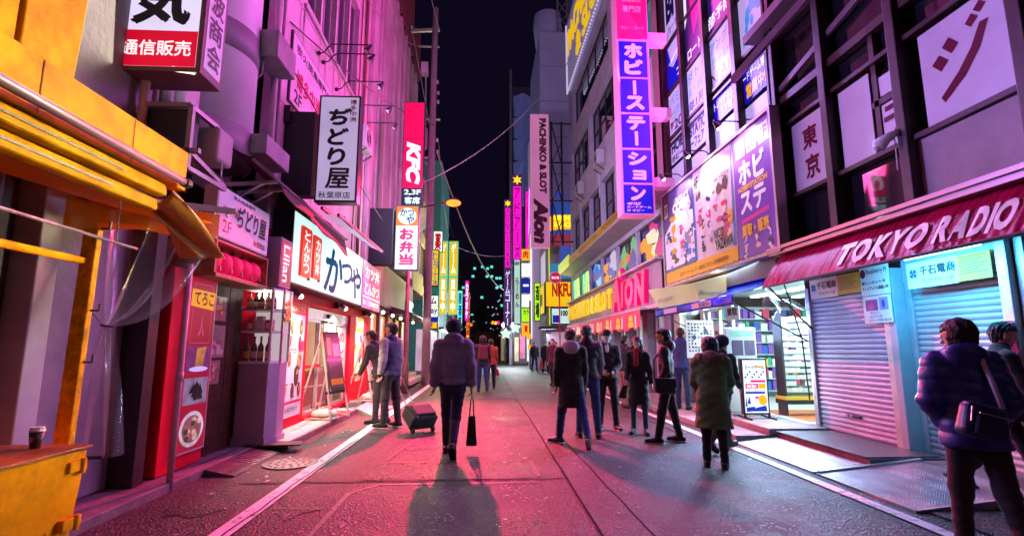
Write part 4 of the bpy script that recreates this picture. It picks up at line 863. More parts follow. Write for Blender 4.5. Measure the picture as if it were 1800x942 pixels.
mb = MB(); mb.box(-6, -3.6, 15.3, 24.4, .1, 2.62); mb.build('interior_wall', mat('amber_wall', (.45, .25, .12), .6), cs2)
for i in range(6):
    y = 15.5+i*1.5; mb = MB(); mb.box(-3.6, -3.4, y, y+.22, .1, 2.62); mb.build('pillar', mat('shop_brown', (.14, .06, .045), .5), cs2)
for i in range(5):
    y = 15.75+i*1.5; mb = MB(); mb.box(-3.52, -3.50, y, y+1.2, .5, 2.5); mb.build('lit_pane', glowpatch('warm_pane', '#e8a850', .75, 1.2, .35), cs2)
mb = MB(); mb.hexa([(-3.36, 18.5, 2.62), (-2.55, 18.5, 2.58), (-2.55, 25.5, 2.58), (-3.36, 25.5, 2.62)], [(-3.36, 18.5, 2.9), (-2.55, 18.5, 2.66), (-2.55, 25.5, 2.66), (-3.36, 25.5, 2.9)]); mb.build('canopy', BLACK, cs2)
for k in range(5):
    mb = MB(); mb.ball((-3.1, 16.0+1.7*k, 2.50), .06, 10, 6); mb.build('lamp_globe', glow('globe', '#fff0d0', 5.0), cs2)
area('canopy_light', (-3.0, 20, 2.45), (.2, 0, -1), .5, 7, (1, .72, .45), 60, cs2)
mb = MB(); mb.box(-3.5, -2.55, 18.6, 22.4, .1, .27); mb.box(-3.5, -2.85, 18.6, 22.4, .27, .42); tag(mb.build('entrance_step', TILEP, bevel=.01), 'pale stone entrance steps by the lamp pole', 'steps')

# red upright sign, lunch sign and the lamp pole
FKF = Fr('N', 15.0)
REDF = glowpatch('hot_red_face', '#e0084e', .95, .8, .85)
kf = boxsign('red_upright_sign', 'red upright sign with sideways white capitals over a black floor panel', 'sign', FKF, -2.50, -1.86, 5.62, 8.92, .24, BLACK, REDF, .025)
WHL = MATS['letter_white']
text(FKF, 'KFC', -2.38, -1.96, 6.28, 7.62, .012, glow('letter_white_hot', '#fff4f8', 1.15), kf, bold=.06, rot=1, shear=.25)
mb = MB(); FKF.panel(mb, -2.475, -1.885, 5.64, 6.16, 0, .010); mb.build('floor_panel', mat('panel_black', (.012, .016, .02), .3), kf)
text(FKF, '2,3F', -2.42, -1.92, 5.93, 6.12, .014, glow('mint_letters', '#d0fff0', 1.1), kf, bold=.03); text(FKF, '客席', -2.40, -1.94, 5.67, 5.89, .014, MATS['mint_letters'], kf, bold=.03)
mb = MB(); FKF.rect(mb, -2.475, -1.885, 7.72, 7.735, .012); mb.build('joint', BLACK, kf)
area('sign_glow', (-2.18, 14.85, 7.4), (0, -1, -.25), .6, 2.8, (1, .06, .25), 90, kf)
area('sign_glow', (-1.80, 15.0, 7.2), (1, -.2, -.1), .3, 2.8, (1, .10, .45), 40, kf)
FO = Fr('N', 14.9)
ob = boxsign('lunch_sign', 'white upright lunch box sign with magenta characters and orange top', 'sign', FO, -2.63, -1.94, 3.66, 5.60, .24, mat('teal_frame', (.02, .10, .10), .4), glowpatch('mint_white', '#e4fff4', 1.0, 1, .85), .03)
mb = MB(); FO.panel(mb, -2.60, -1.97, 4.98, 5.57, 0, .010); mb.build('orange_panel', glow('orange_face', '#f08018', 1.0), ob)
mb = MB(); FO.disc(mb, -2.285, 5.27, .27, .25, .013, 0, 24); mb.build('white_plate', MATS['mint_white'], ob)
mb = MB(); text_into(mb, FO, 'かつ', -2.50, -2.08, 5.27, 5.50, .016, .035, shear=.1); text_into(mb, FO, 'や', -2.32, -2.08, 5.04, 5.28, .016, .035, shear=.1); mb.build('brush_lettering', NAVY, ob)
text(FO, 'お弁当', -2.50, -2.07, 3.78, 4.92, .012, glow('deep_magenta', '#c8005c', .8), ob, bold=.06, vertical=True)
mb = MB(); mb.box(-3.45, -2.66, 14.7, 15.15, 3.8, 5.45); mb.build('side_panel', MATS['sign_black_side'], ob)
area('sign_glow', (-2.28, 14.8, 4.6), (0, -1, .1), .6, 1.8, (.9, 1, .95), 40, ob)
lp = thing('street_lamp', 'slim street lamp pole whose arm carries a glowing red lamp over the road', 'street lamp', (-2.5, 16.9, 0))
mb = MB(); mb.tube([(-2.5, 16.9, 0), (-2.5, 16.9, .9), (-2.5, 16.9, 1.0), (-2.5, 16.9, 6.2)], [.11, .11, .075, .055], 14); mb.build('pole', mat('pole_brown', (.18, .11, .12), .5, .3, noise=(5, .7, 1.2)), lp, smooth=True)
mb = MB(); mb.tube([(-2.5, 16.9, 6.05), (-2.0, 16.9, 6.12), (-1.3, 16.9, 6.26)], .028, 10); mb.tube([(-2.5, 16.9, 5.8), (-2.2, 16.9, 6.08)], .018, 8); mb.build('arm', DSTEEL, lp, smooth=True)
mb = MB(); mb.tube([(-1.34, 16.9, 6.28), (-1.2, 16.9, 6.32), (-1.0, 16.85, 6.34), (-.84, 16.8, 6.30)], [.03, .09, .13, .05], 16); mb.build('hood', DSTEEL, lp, smooth=True)
mb = MB(); mb.ball((-1.05, 16.82, 6.24), (.25, .17, .11), 16, 10); mb.build('lens', glow('lamp_lens', '#ff5014', 7.0), lp, smooth=True)
spot('lamp_light', (-1.05, 16.7, 6.12), (.05, -.2, -1), (1, .05, .22), 2800, 124, .10, lp, .4); spot('beam_light', (-1.05, 16.65, 6.10), (.10, -1.0, -.86), (1, .02, .09), 9800, 72, .10, lp, .75)
# utility pole with transformer and insulators
up = thing('utility_pole', 'concrete utility pole with cross arms and insulators against the night sky', 'utility pole', (-2.2, 20.5, 0))
mb = MB(); mb.tube([(-2.25, 20.5, 0), (-2.2, 20.5, 16.0)], [.17, .12], 14); mb.build('pole', mat('pole_concrete', (.42, .38, .40), .7, noise=(5, .75, 1.1)), up, smooth=True)
mb = MB(); mb.bar((-3.25, 20.5, 14.9), (-2.0, 20.5, 15.0), .12); mb.bar((-2.9, 20.5, 14.2), (-2.0, 20.5, 14.2), .06); mb.bar((-2.9, 20.5, 10.9), (-1.9, 20.5, 10.9), .07); mb.bar((-2.75, 20.5, 9.2), (-2.2, 20.5, 9.2), .08); mb.bar((-2.7, 20.5, 9.2), (-2.25, 20.5, 8.8), .06); mb.build('cross_arm', STEEL, up)
mb = MB(); mb.box(-2.75, -2.45, 20.3, 20.7, 12.9, 13.4); mb.build('switch_box', PLASTER, up, bevel=.03); mb = MB(); mb.lathe((-2.62, 20.5, 9.6), [(.2, 0), (.22, .1), (.22, .8), (.18, .9)], 14); mb.build('transformer', PLASTER, up, smooth=True)
mb = MB()
for x, z in ((-3.2, 14.98), (-2.05, 12.5), (-2.0, 12.0), (-2.0, 11.6), (-2.6, 10.95), (-2.0, 9.9), (-1.98, 9.4)):
    for k in range(3): mb.lathe((x, 20.45, z+.05*k), [(.05, 0), (.05, .02)], 10)
mb.build('insulator', WHITE, up)
mb = MB(); mb.tube([(-2.55, 20.5, 12.9), (-2.5, 20.5, 10.6)], .03, 8); mb.build('conduit', STEEL, up)
# ------------------------------------------------------------------ right: footway, steps, ramps
mb = MB(); mb.box(3.92, 12, 8.05, 60, -.02, .10); struct('pavement_right', mb, CONC, bevel=.012)
mb = MB(); mb.box(4.45, 12, 8.02, 11.0, .10, .20); tag(mb.build('shop_step', mat('step_stone', (.30, .27, .27), .7, noise=(4, .7, 1.2)), bevel=.01), 'low stone step in front of the bright open shop', 'step')
mb = MB(); mb.box(4.55, 5.5, 6.05, 8.0, 0, .155); s_ = tag(mb.build('shutter_step', KERB, bevel=.006), 'dark step below the closed lavender shutter', 'step')
mb = MB(); mb.box(4.53, 5.44, 6.08, 7.98, .157, .172); mb.build('tread_plate', PLATED, s_)
mb = MB(); mb.box(5.12, 12, -2, 6.04, -.02, .135); struct('kerb_right', mb, KERB, bevel=.01)
mb = MB(); mb.box(3.95, 5.11, -2, 4.6, -.01, .02); struct('gutter_right', mb, ASP3)
def ramp(y0, y1, x0, x1, z1, m, lab, skew=0):
    t = thing('ramp_plate', lab, 'ramp', ((x0+x1)/2, (y0+y1)/2, 0), 'checker plate ramps')
    mb = MB(); mb.hexa([(x0, y0, 0), (x1, y0+skew, 0), (x1, y1+skew, 0), (x0, y1, 0)], [(x0, y0, .014), (x1, y0+skew, z1), (x1, y1+skew, z1), (x0, y1, .014)]); mb.build('plate', m, t)
    mb = MB(); mb.box(x0-.012, x0, y0, y1, 0, .02); mb.bar((x0, y0, .02), (x1, y0+skew, z1+.006), .03, .012); mb.build('edge_angle', ALU, t)
ramp(6.05, 7.95, 3.86, 4.53, .085, PLATE, 'brightly lit checker plate ramp leading to the open shop step')
ramp(4.62, 6.0, 3.86, 5.1, .135, PLATE, 'violet checker plate ramp in front of the teal shutter')
mb = MB(); mb.bar((3.9, 6.03, .03), (5.15, 6.03, .15), .06, .02); tag(mb.build('joint_strip', ALU), 'pale metal joint strip between the two checker plate ramps', 'strip')
# ------------------------------------------------------------------ radio building
rb = thing('radio_building', 'dark shop building with steel posts and window boards above the red awning', 'building', (6, 5.5, 0))
mb = MB(); mb.box(5.75, 12, -3, 8.35, .1, 3.0); mb.build('lower_wall', DARKWALL, rb)
mb = MB(); mb.box(5.35, 12, -3, 8.2, 2.98, 9.5); mb.build('room', mat('room_dark', (.05, .03, .03), .8, noise=(1, .5, 1.6)), rb)
RAIL = mat('brown_steel', (.055, .03, .033), .45, .3, noise=(3, .6, 1.3))
for i, y in enumerate((8.04, 6.75, 5.47, 4.1, 2.8)):
    mb = MB(); mb.box(4.90, 5.06, y-.07, y+.07, 2.95, 9.0); mb.box(5.06, 5.3, y-.05, y+.05, 2.95, 9.0); mb.build('post', RAIL, rb, bevel=.012)
for z, h in ((3.86, .06), (5.10, .06), (5.55, .12), (6.75, .1)):
    mb = MB(); mb.box(4.97, 5.09, 1.5, 8.1, z-h/2, z+h/2); mb.build('rail', RAIL, rb)
mb = MB(); mb.box(5.02, 5.10, 5.88, 5.96, 3.9, 5.5); mb.box(5.02, 5.10, 5.46, 6.0, 4.50, 4.58); mb.build('mullion', RAIL, rb)
FRB = Fr('R', 5.12)
for a0, a1, b0, b1 in ((6.82, 7.97, 3.0, 3.83), (6.82, 7.97, 5.13, 5.5), (6.82, 7.97, 5.6, 6.7), (5.54, 6.68, 5.13, 5.5), (5.54, 6.68, 5.6, 6.7), (5.54, 5.88, 5.0, 5.1), (4.2, 5.4, 5.13, 6.7), (5.54, 6.68, 3.0, 3.83), (6.82, 7.97, 6.8, 8.9), (5.54, 6.68, 6.8, 8.9)):
    mb = MB(); FRB.rect(mb, a0, a1, b0, b1, 0); mb.build('pane', GLASSD, rb)
mb = MB(); mb.box(5.03, 5.12, 1.5, 5.42, 3.0, 3.82); mb.build('solid_panel', mat('mauve_panel', (.34, .26, .30), .6, noise=(1.6, .7, 1.15)), rb)
mb = MB(); mb.box(4.7, 5.4, 6.3, 8.4, 6.9, 7.05); mb.bar((4.4, 8.3, 6.15), (5.0, 5.3, 6.9), .06, .14); mb.bar((5.0, 8.0, 5.75), (5.05, 5.5, 6.25), .05, .10); mb.build('duct', mat('duct_violet', (.16, .10, .15), .5), rb)
mb = MB(); mb.box(5.2, 5.32, 6.9, 7.9, 5.15, 5.5); mb.box(5.2, 5.32, 5.5, 6.6, 5.15, 5.4); mb.build('curtain', mat('ochre_curtain', (.25, .11, .04), .8, noise=(9, .6, 1.3)), rb)
FBD = Fr('R', 5.03)
BOARD = mat('board_white', (.64, .60, .70), .45, noise=(1.8, .86, 1.04)); PLUM = mat('plum_print', (.13, .001, .03), .6, spec=.2)
def board(name_lab, a0, a1, b0, b1, sub=None):
    t = thing('window_board', name_lab, 'sign board', FBD.p((a0+a1)/2, b0, 0), 'boards in the windows above the red awning')
    mb = MB(); FBD.panel(mb, a0, a1, b0, b1, -.02, .0); mb.build('board', BOARD, t); return t
t = board('white board with two plum kanji stacked in the left window', 7.72, 6.80, 3.90, 5.02)
text(FBD, '東', 7.46, 7.10, 4.50, 4.86, .004, PLUM, t, bold=.04); text(FBD, '京', 7.44, 7.10, 4.02, 4.40, .004, PLUM, t, bold=.04)
t = board('blank white board behind the centre post', 6.60, 6.02, 3.92, 5.02)
t = board('white board with one plum katakana in the small sash', 5.86, 5.55, 3.92, 4.48)
text(FBD, 'ラ', 5.84, 5.58, 3.97, 4.44, .004, PLUM, t, bold=.03)
t = board('small blank white board in the top of the small sash', 5.86, 5.55, 4.60, 4.86)
t = board('large white board with a single bold plum katakana', 5.24, 4.22, 3.90, 5.02)
mb = MB(); S = lambda u, v: (5.24-1.02*u, 3.90+1.12*v)   # three strokes and two voicing marks
for pts in ([(.14, .66), (.24, .73), (.34, .62), (.24, .54)], [(.28, .79), (.37, .86), (.47, .74), (.38, .67)], [(.56, .88), (.64, .95), (.70, .88), (.62, .81)], [(.66, .97), (.735, 1.03), (.80, .965), (.725, .905)],
            [(.20, .26), (.24, .19), (.50, .36), (.68, .56), (.80, .80), (.71, .81), (.59, .61), (.43, .44)]): FBD.shape(mb, [S(u, v*.92) for u, v in pts], .004)
mb.build('lettering', PLUM, t)
# floodlight and awning
fl = thing('flood_lamp', 'small white unlit flood lamp fixed to the centre post above the awning', 'lamp', (4.8, 5.47, 3.8))
mb = MB(); mb.tube([(4.90, 5.5, 3.98), (4.82, 5.55, 3.94), (4.72, 5.62, 3.84)], [.035, .05, .085], 14); mb.build('shade', WHITE, fl, smooth=True); mb = MB(); mb.ball((4.725, 5.615, 3.845), .06, 12, 8); mb.build('bulb', mat('bulb_off', (.5, .5, .5), .2), fl); mb = MB(); mb.tube([(4.84, 5.5, 3.93), (4.83, 5.5, 3.5)], .006, 5); mb.build('pull_cord', WHITE, fl)
ra = thing('red_awning', 'long crimson awning with white block capitals along its skirt', 'awning', (4.8, 5.5, 2.3))
CRIMF = mat('crimson_vinyl', (.40, .004, .06), .34, noise=(3, .55, 1.2), spec=.4, bump=(34, .5))
def awn(u, v):
    y = 8.0-6.5*u; cr = .006*math.sin(195*u+6*math.sin(9*u))*(.4+v)+.004*math.sin(410*u+3*v)+.006*math.sin(71*u-5*v)
    return (4.86-.36*v-cr-.03*math.sin(math.pi*v), y, 2.93-.52*v+.010*math.sin(30*u)*v)
mb = MB(); mb.grid(awn, 700, 6); mb.build('skirt', CRIMF, ra, smooth=True)
mb = MB(); mb.poly([(4.86, 8.0, 2.93), (4.5, 8.0, 2.41), (4.95, 8.0, 2.5), (5.0, 8.0, 2.93)]); mb.build('end_flap', CRIMF, ra)
mb = MB(); mb.box(4.72, 5.0, 1.5, 8.12, 2.93, 2.985); mb.bar((4.70, 8.12, 3.02), (4.70, 1.5, 3.02), .05); mb.build('top_rail', mat('rail_rose', (.40, .26, .30), .4, .4), ra)
mb = MB(); mb.tube([(4.50, 8.0, 2.40), (4.50, 1.5, 2.40)], .02, 8); mb.build('front_bar', DSTEEL, ra)
mb = MB(); mb.bar((4.52, 7.9, 2.42), (5.4, 8.2, 1.75), .022); mb.tube([(4.9, 8.25, 2.9), (5.1, 8.3, 2.3), (5.3, 8.34, 1.6), (5.36, 8.36, .6)], .012, 6); mb.build('support_arm', BLACK, ra)
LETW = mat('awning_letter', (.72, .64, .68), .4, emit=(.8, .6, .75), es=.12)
class FA(Fr):   # rides on the sloping skirt
    def p(s, a, b, c=0.0):
        v = (2.93-b)/.52; u = (8.0-a)/6.5; q = np.array(awn(u, v)); return q + np.array((-.62, 0, .43))*0 + np.array((-c, 0, c*.6))
FAW = FA('R', 0)
xs = {'T': (6.34, 6.07), 'O': (6.06, 5.77), 'K': (5.73, 5.49), 'Y': (5.48, 5.24), 'O2': (5.23, 4.98), 'R': (4.86, 4.69), 'A': (4.68, 4.50), 'D': (4.48, 4.33), 'I': (4.31, 4.27), 'O3': (4.24, 4.06), 'D2': (3.90, 3.72), 'E': (3.68, 3.52), 'P': (3.48, 3.33)}
for ch, (a0, a1) in xs.items(): text(FAW, ch[0], a0, a1, 2.47, 2.76, .016, LETW, ra, bold=.05)
# shutters: every slat a piece
def shutter(fr, lab, a0, a1, b0, b1, m, group='roller shutters'):
    t = thing('roller_shutter', lab, 'shutter', fr.p((a0+a1)/2, b0, 0), group)
    n = int((b1-b0)/.072); h = (b1-b0)/n; first = None
    prof = [(0, .0), (.18, .012), (.5, .017), (.8, .012), (.92, .0), (1.0, -.004)]
    for i in range(n):
        if first is None:
            mb = MB()
            for (u0, c0), (u1, c1) in zip(prof[:-1], prof[1:]):
                P = [fr.p(a0, b0+h*u0, c0), fr.p(a1, b0+h*u0, c0), fr.p(a1, b0+h*u1, c1), fr.p(a0, b0+h*u1, c1)]; mb.poly(P)
            first = mb.build('slat', m, t, smooth=False)
        else: inst(first, t, (0, 0, h*i))
    for a in (a0, a1): mb = MB(); fr.panel(mb, a-.05, a+.05, b0-.02, b1+.1, -.05, .045); mb.build('guide_rail', ALU, t, bevel=.006)
    mb = MB(); fr.panel(mb, a0, a1, b0-.03, b0, -.02, .03); mb.build('bottom_bar', ALU, t)
    return t
SLAT = mat('shutter_lavender', (.40, .42, .60), .42, .35, noise=(1.4, .75, 1.1)); SLATT = mat('shutter_grey', (.46, .50, .52), .42, .35, noise=(1.4, .8, 1.1))
F1 = Fr('R', 5.45); F2 = Fr('R', 5.62)
shutter(F1, 'closed lavender roller shutter between the open shop and the teal shutter', 8.28, 6.62, .17, 2.32, SLAT)
shutter(F2, 'closed roller shutter glowing teal behind the two people', 6.42, 5.12, .14, 2.28, SLATT)
shutter(Fr('R', 5.5), 'closed roller shutter with crimson top at the right edge', 4.86, 3.2, .14, 2.5, mat('shutter_rose', (.48, .30, .36), .42, .35, noise=(1.4, .7, 1.1)))
t = thing('door_post', 'steel door post with a crimson streamer beside the teal shutter', 'post', (5.45, 5.0, .13))
mb = MB(); mb.box(5.38, 5.56, 4.92, 5.04, .13, 2.6); mb.build('post', ALU, t, bevel=.01)
mb = MB(); mb.grid(lambda u, v: (5.365-.012*math.sin(9*v), 4.93+.10*u*(1-.2*v), 1.72-.62*v-.06*u*v), 4, 14); mb.build('streamer', CRIMF, t, solid=.003)
mb = MB(); mb.box(5.40, 5.62, 6.46, 6.58, .13, 2.5); mb.box(5.55, 5.7, 5.06, 6.46, 2.28, 2.75); tag(mb.build('shutter_housing', mat('housing_grey', (.42, .44, .48), .5, noise=(2, .8, 1.1)), bevel=.01), 'grey metal housing and jamb around the teal shutter', 'housing')
# teal tube behind the awning
t = thing('tube_lamp', 'fluorescent tube glowing teal under the red awning', 'lamp', (5.3, 5.0, 2.55))
mb = MB(); mb.tube([(5.18, 5.95, 2.52), (5.18, 4.98, 2.52)], .018, 8); mb.build('tube', glow('teal_tube', '#b0ffe8', 4.0), t); mb = MB(); mb.box(5.10, 5.26, 4.95, 6.0, 2.54, 2.57); mb.build('fitting', WHITE, t)
area('tube_light', (4.86, 5.6, 2.42), (.85, .0, -.6), 1.2, .1, (.05, .50, 1.0), 48, t)
# banners
def blue_mark(mb, fr, a, b, r, c, m):
    for k in range(4):
        p0 = math.pi/2*k+.12; pts = [(a, b)]+[(a+r*math.cos(p0+i*.33)*(-1), b+r*math.sin(p0+i*.33)) for i in range(5)]; fr.shape(mb, pts, c, m)
PAPER = MATS['paper_white']; BLUEP = mat('print_blue', (.02, .08, .30), .5); GOLD = mat('amber_card', (.80, .40, .02), .5)
def banner(lab, fr, a0, a1, b0, b1, split):
    t = thing('shop_banner', lab, 'banner', fr.p((a0+a1)/2, b0), 'electronics shop banners')
    w = a1-a0; mid = a0+w*split
    mb = MB(); fr.panel(mb, a0, mid, b0, b1, -.006, 0); mb.build('white_sheet', PAPER, t)
    mb = MB(); fr.panel(mb, mid, a1, b0+.01, b1-.01, -.006, .002); mb.build('amber_sheet', GOLD, t)
    mb = MB(); blue_mark(mb, fr, a0+w*split*.14, (b0+b1)/2+.02, .06, .004, 0); mb.build('emblem', BLUEP, t)
    text(fr, '千石電商', a0+w*split*.28, mid-w*.02, b0+(b1-b0)*.45, b1-(b1-b0)*.18, .004, INK, t, bold=.035); text(fr, 'ラジオデパート店', a0+w*split*.32, mid-w*.05, b0+(b1-b0)*.16, b0+(b1-b0)*.32, .004, mat('print_greyblue', (.15, .17, .25), .6), t)
    mb = MB()
    for k in range(7): fr.rect(mb, mid+w*.03, a1-w*.04*(1+k % 3), b1-.04-.03*k, b1-.05-.03*k, .005)
    mb.build('small_print', mat('print_ochre', (.25, .12, .02), .6), t)
    return t
FN1 = Fr('R', 5.36)
banner('electronics banner over the lavender shutter', FN1, 8.10, 6.98, 2.22, 2.53, .58)
t = thing('berry_notice', 'white notice with a dark berry emblem above the lavender shutter', 'notice', FN1.p(6.7, 2.15))
mb = MB(); FN1.panel(mb, 6.96, 6.44, 2.16, 2.56, -.006, .004); mb.build('sheet', PAPER, t); mb = MB(); FN1.disc(mb, 6.90, 2.47, .05, .065, .008); mb.build('emblem', PLUM, t)
text(FN1, 'Raspberry Pi', 6.83, 6.47, 2.44, 2.52, .008, INK, t, bold=.01); text(FN1, '新しいセットや', 6.93, 6.50, 2.31, 2.36, .008, INK, t, bold=.03); text(FN1, 'ディスプレイも取扱い中', 6.93, 6.46, 2.23, 2.285, .008, INK, t, bold=.03)
t = thing('photo_notice', 'white notice with two photos hanging below the berry notice', 'notice', FN1.p(6.7, 1.77))
mb = MB(); FN1.panel(mb, 6.95, 6.45, 1.78, 2.15, -.006, .004); mb.build('sheet', PAPER, t)
mb = MB(); FN1.rect(mb, 6.90, 6.68, 1.95, 2.10, .008, 0); FN1.rect(mb, 6.65, 6.50, 1.95, 2.12, .008, 1); FN1.disc(mb, 6.80, 2.0, .06, .05, .010, 2); FN1.disc(mb, 6.58, 2.03, .03, .06, .010, 3); mb.build('photo', [mat('ph_mag', (.35, .03, .25), .4), mat('ph_blue', (.25, .3, .7), .4), mat('ph_pink', (.6, .08, .3), .4), BLUEP], t)
text(FN1, 'セイミン', 6.82, 6.66, 1.90, 1.935, .008, INK, t, bold=.02); text(FN1, 'ムスイッチ', 6.84, 6.62, 1.85, 1.885, .008, INK, t, bold=.02); text(FN1, 'スティックがいろいろ', 6.86, 6.47, 1.80, 1.835, .008, INK, t, bold=.02)
FN2 = Fr('R', 5.40); banner('framed electronics banner over the teal shutter', FN2, 6.20, 5.10, 2.18, 2.50, .64)
# loose clear sheeting over the open shop corner
mb = MB(); mb.grid(lambda u, v: (4.62+.75*u+.06*math.sin(9*v+4*u), 8.15+1.1*u*(1-v)+.10*math.sin(7*u+6*v), 2.45-.62*v*(1-.45*u)+.05*math.sin(12*u)), 26, 16)
tag(mb.build('vinyl_sheet', mat('clear_vinyl_r', (.80, .86, .88), .16, spec=.8, alpha=.22), smooth=True), 'crumpled clear vinyl sheet under the left end of the red awning', 'plastic sheet')

# ------------------------------------------------------------------ bright open shop
osb = thing('open_shop', 'brightly lit open shop with white shelves of card boxes', 'shop', (6.5, 9.6, .2))
WI = mat('shop_white', (.60, .70, .70), .55, noise=(2, .88, 1.03)); FLO = mat('shop_floor', (.62, .62, .58), .35, noise=(2, .8, 1.05))
mb = MB(); mb.poly([(9, 8.4, .2), (9, 13.2, .2), (9, 13.2, 2.75), (9, 8.4, 2.75)][::-1]); mb.poly([(5.45, 13.2, .2), (9, 13.2, .2), (9, 13.2, 2.75), (5.45, 13.2, 2.75)]); mb.poly([(9, 8.38, .2), (5.45, 8.38, .2), (5.45, 8.38, 2.75), (9, 8.38, 2.75)][::-1]); mb.build('wall', WI, osb)
mb = MB(); mb.box(5.4, 9.05, 8.35, 13.25, 2.75, 2.85); mb.build('ceiling', WI, osb)
mb = MB(); mb.box(5.3, 9.05, 8.35, 13.25, .201, .212); mb.build('floor', FLO, osb); mb = MB(); mb.box(5.5, 6.6, 8.6, 10.2, .213, .218); mb.build('orange_mat', mat('orange_mat', (.55, .16, .05), .7), osb)
for i in range(3):
    for j in range(3):
        mb = MB(); mb.box(5.75+i*1.1, 5.95+i*1.1, 8.7+j*1.45, 9.9+j*1.45, 2.70, 2.74); mb.build('ceiling_light', glow('ceil_cool', '#d8ffff', 3.0), osb)
area('shop_light', (6.3, 9.9, 2.66), (-.2, -.05, -1), 1.6, 3.2, (.62, .95, 1.0), 190, osb); area('shelf_light', (6.2, 8.75, 2.55), (.15, 1, -.75), 1.6, .3, (.80, 1, .92), 80, osb)
area('shop_front_light', (5.30, 9.75, 1.95), (-.75, -1, -.62), 2.2, .8, (.40, .58, 1.0), 210, osb, 130)
# shelves with boxes, right of the entrance
sf = thing('card_shelf', 'tall white shelf packed with rows of card boxes in the open shop', 'shelf', (6.3, 9.0, .2))
FSH = Fr('N', 9.35)
for i in range(12):
    mb = MB(); mb.box(5.55, 7.6, 9.35, 9.6, .62+i*.118, .632+i*.118); mb.build('shelf_board', mat('shelf_teal', (.10, .22, .24), .5), sf)
mb = MB()
for x in (5.55, 6.25, 6.95, 7.6): mb.box(x-.018, x+.018, 9.34, 9.6, .2, 2.1)
mb.box(5.5, 7.65, 9.3, 9.62, .42, .5); mb.build('frame', DSTEEL, sf); mb = MB(); mb.box(5.5, 7.65, 9.28, 9.62, .5, .56); mb.build('yellow_edge', mat('shelf_yellow', (.75, .5, .05), .5), sf)
cb0 = None; rnd = random.Random(3)
cards = [mat('card_%d' % i, c, .5) for i, c in enumerate(('#e8e8d8', '#d8e4e4', '#c8d8e8', '#f0ecd8', '#e0d0c8'))]
for i in range(12):
    x = 5.58
    while x < 7.5:
        w = rnd.uniform(.05, .22)
        if rnd.random() < .88:
            mb = MB(); mb.box(x, x+w-.008, 9.36, 9.5, .633+i*.118, .633+i*.118+rnd.uniform(.06, .098)); mb.build('card_box', rnd.choice(cards), sf)
        x += w
# glass front and posters at the left part of the shop
FGL = Fr('R', 5.42)
w = window(FGL, osb, 10.95, 12.2, .22, 2.35, 0, ALU, mat('door_glass', (.95, .97, 1), .02, alpha=.10, spec=.6), 2, 0, .06, 'glass_door')
def paper(lab, fr, a0, a1, b0, b1, cols, n=10, parentname='wall_poster', sheetc=None, seed=1):
    r_ = random.Random(seed); t = thing(parentname, lab, 'poster', fr.p((a0+a1)/2, b0), 'shop posters')
    mb = MB(); fr.panel(mb, a0, a1, b0, b1, -.008, 0); mb.build('sheet', sheetc or PAPER, t)
    mb = MB(); s = 1 if a1 > a0 else -1
    for k in range(n):
        ww = abs(a1-a0); hh = b1-b0; cx = a0+s*ww*r_.uniform(.15, .85); cy = b0+hh*r_.uniform(.12, .88)
        if r_.random() < .5: fr.rect(mb, cx-ww*r_.uniform(.04, .10), cx+ww*r_.uniform(.04, .10), cy-hh*.04, cy+hh*.04, .003+.0006*k, k % len(cols))
        else: fr.disc(mb, cx, cy, ww*r_.uniform(.05, .12), hh*r_.uniform(.03, .08), .003+.0006*k, k % len(cols), 7, r_.random()*3)
    mb.build('print', [mat('pr'+c[1:], c, .5) for c in cols], t); return t
FPO = Fr('R', 5.38)
paper('teal and white picture poster in the open shop window', FPO, 12.1, 11.5, 1.35, 2.0, ['#30a090', '#103840', '#e0f0e8'], 18, seed=2)
paper('violet square poster in the open shop window', FPO, 11.25, 10.98, 1.55, 1.95, ['#5030a0', '#302060', '#8060d0'], 8, sheetc=mat('sheet_violet', (.25, .15, .6), .5), seed=3)
paper('small violet picture card in the open shop window', FPO, 11.2, 10.98, .75, 1.1, ['#604080', '#402050'], 6, seed=4)
paper('blue and grey picture poster below the teal poster', FPO, 11.65, 11.2, .95, 1.3, ['#2060a0', '#104050', '#90c0d0'], 8, seed=5)
t = thing('katakana_sign', 'small white sign with dark block letters above the shop entrance', 'sign', FPO.p(11.0, 2.05)); mb = MB(); FPO.panel(mb, 11.15, 10.55, 2.02, 2.32, -.01, 0); mb.build('board', PAPER, t); text(FPO, '買取', 11.08, 10.62, 2.12, 2.28, .004, INK, t, bold=.04)
FHN = Fr('N', 10.8)
t = paper('white poster covered in tiny dark pictures hanging under the blue awning', FHN, 4.32, 4.92, 1.22, 2.02, ['#203040', '#402040', '#305060', '#303030'], 4, 'picture_poster', seed=6)
mb = MB(); r_ = random.Random(8)
for i in range(8):
    for j in range(9): 
        if r_.random() < .85: x = 4.36+i*.068; z = 1.36+j*.07; FHN.rect(mb, x, x+r_.uniform(.02, .05), z, z+r_.uniform(.025, .05), .008, r_.randrange(4))
mb.build('thumbnails', [mat('tn%d' % i, c, .5) for i, c in enumerate(('#182838', '#502048', '#284858', '#303048'))], t)
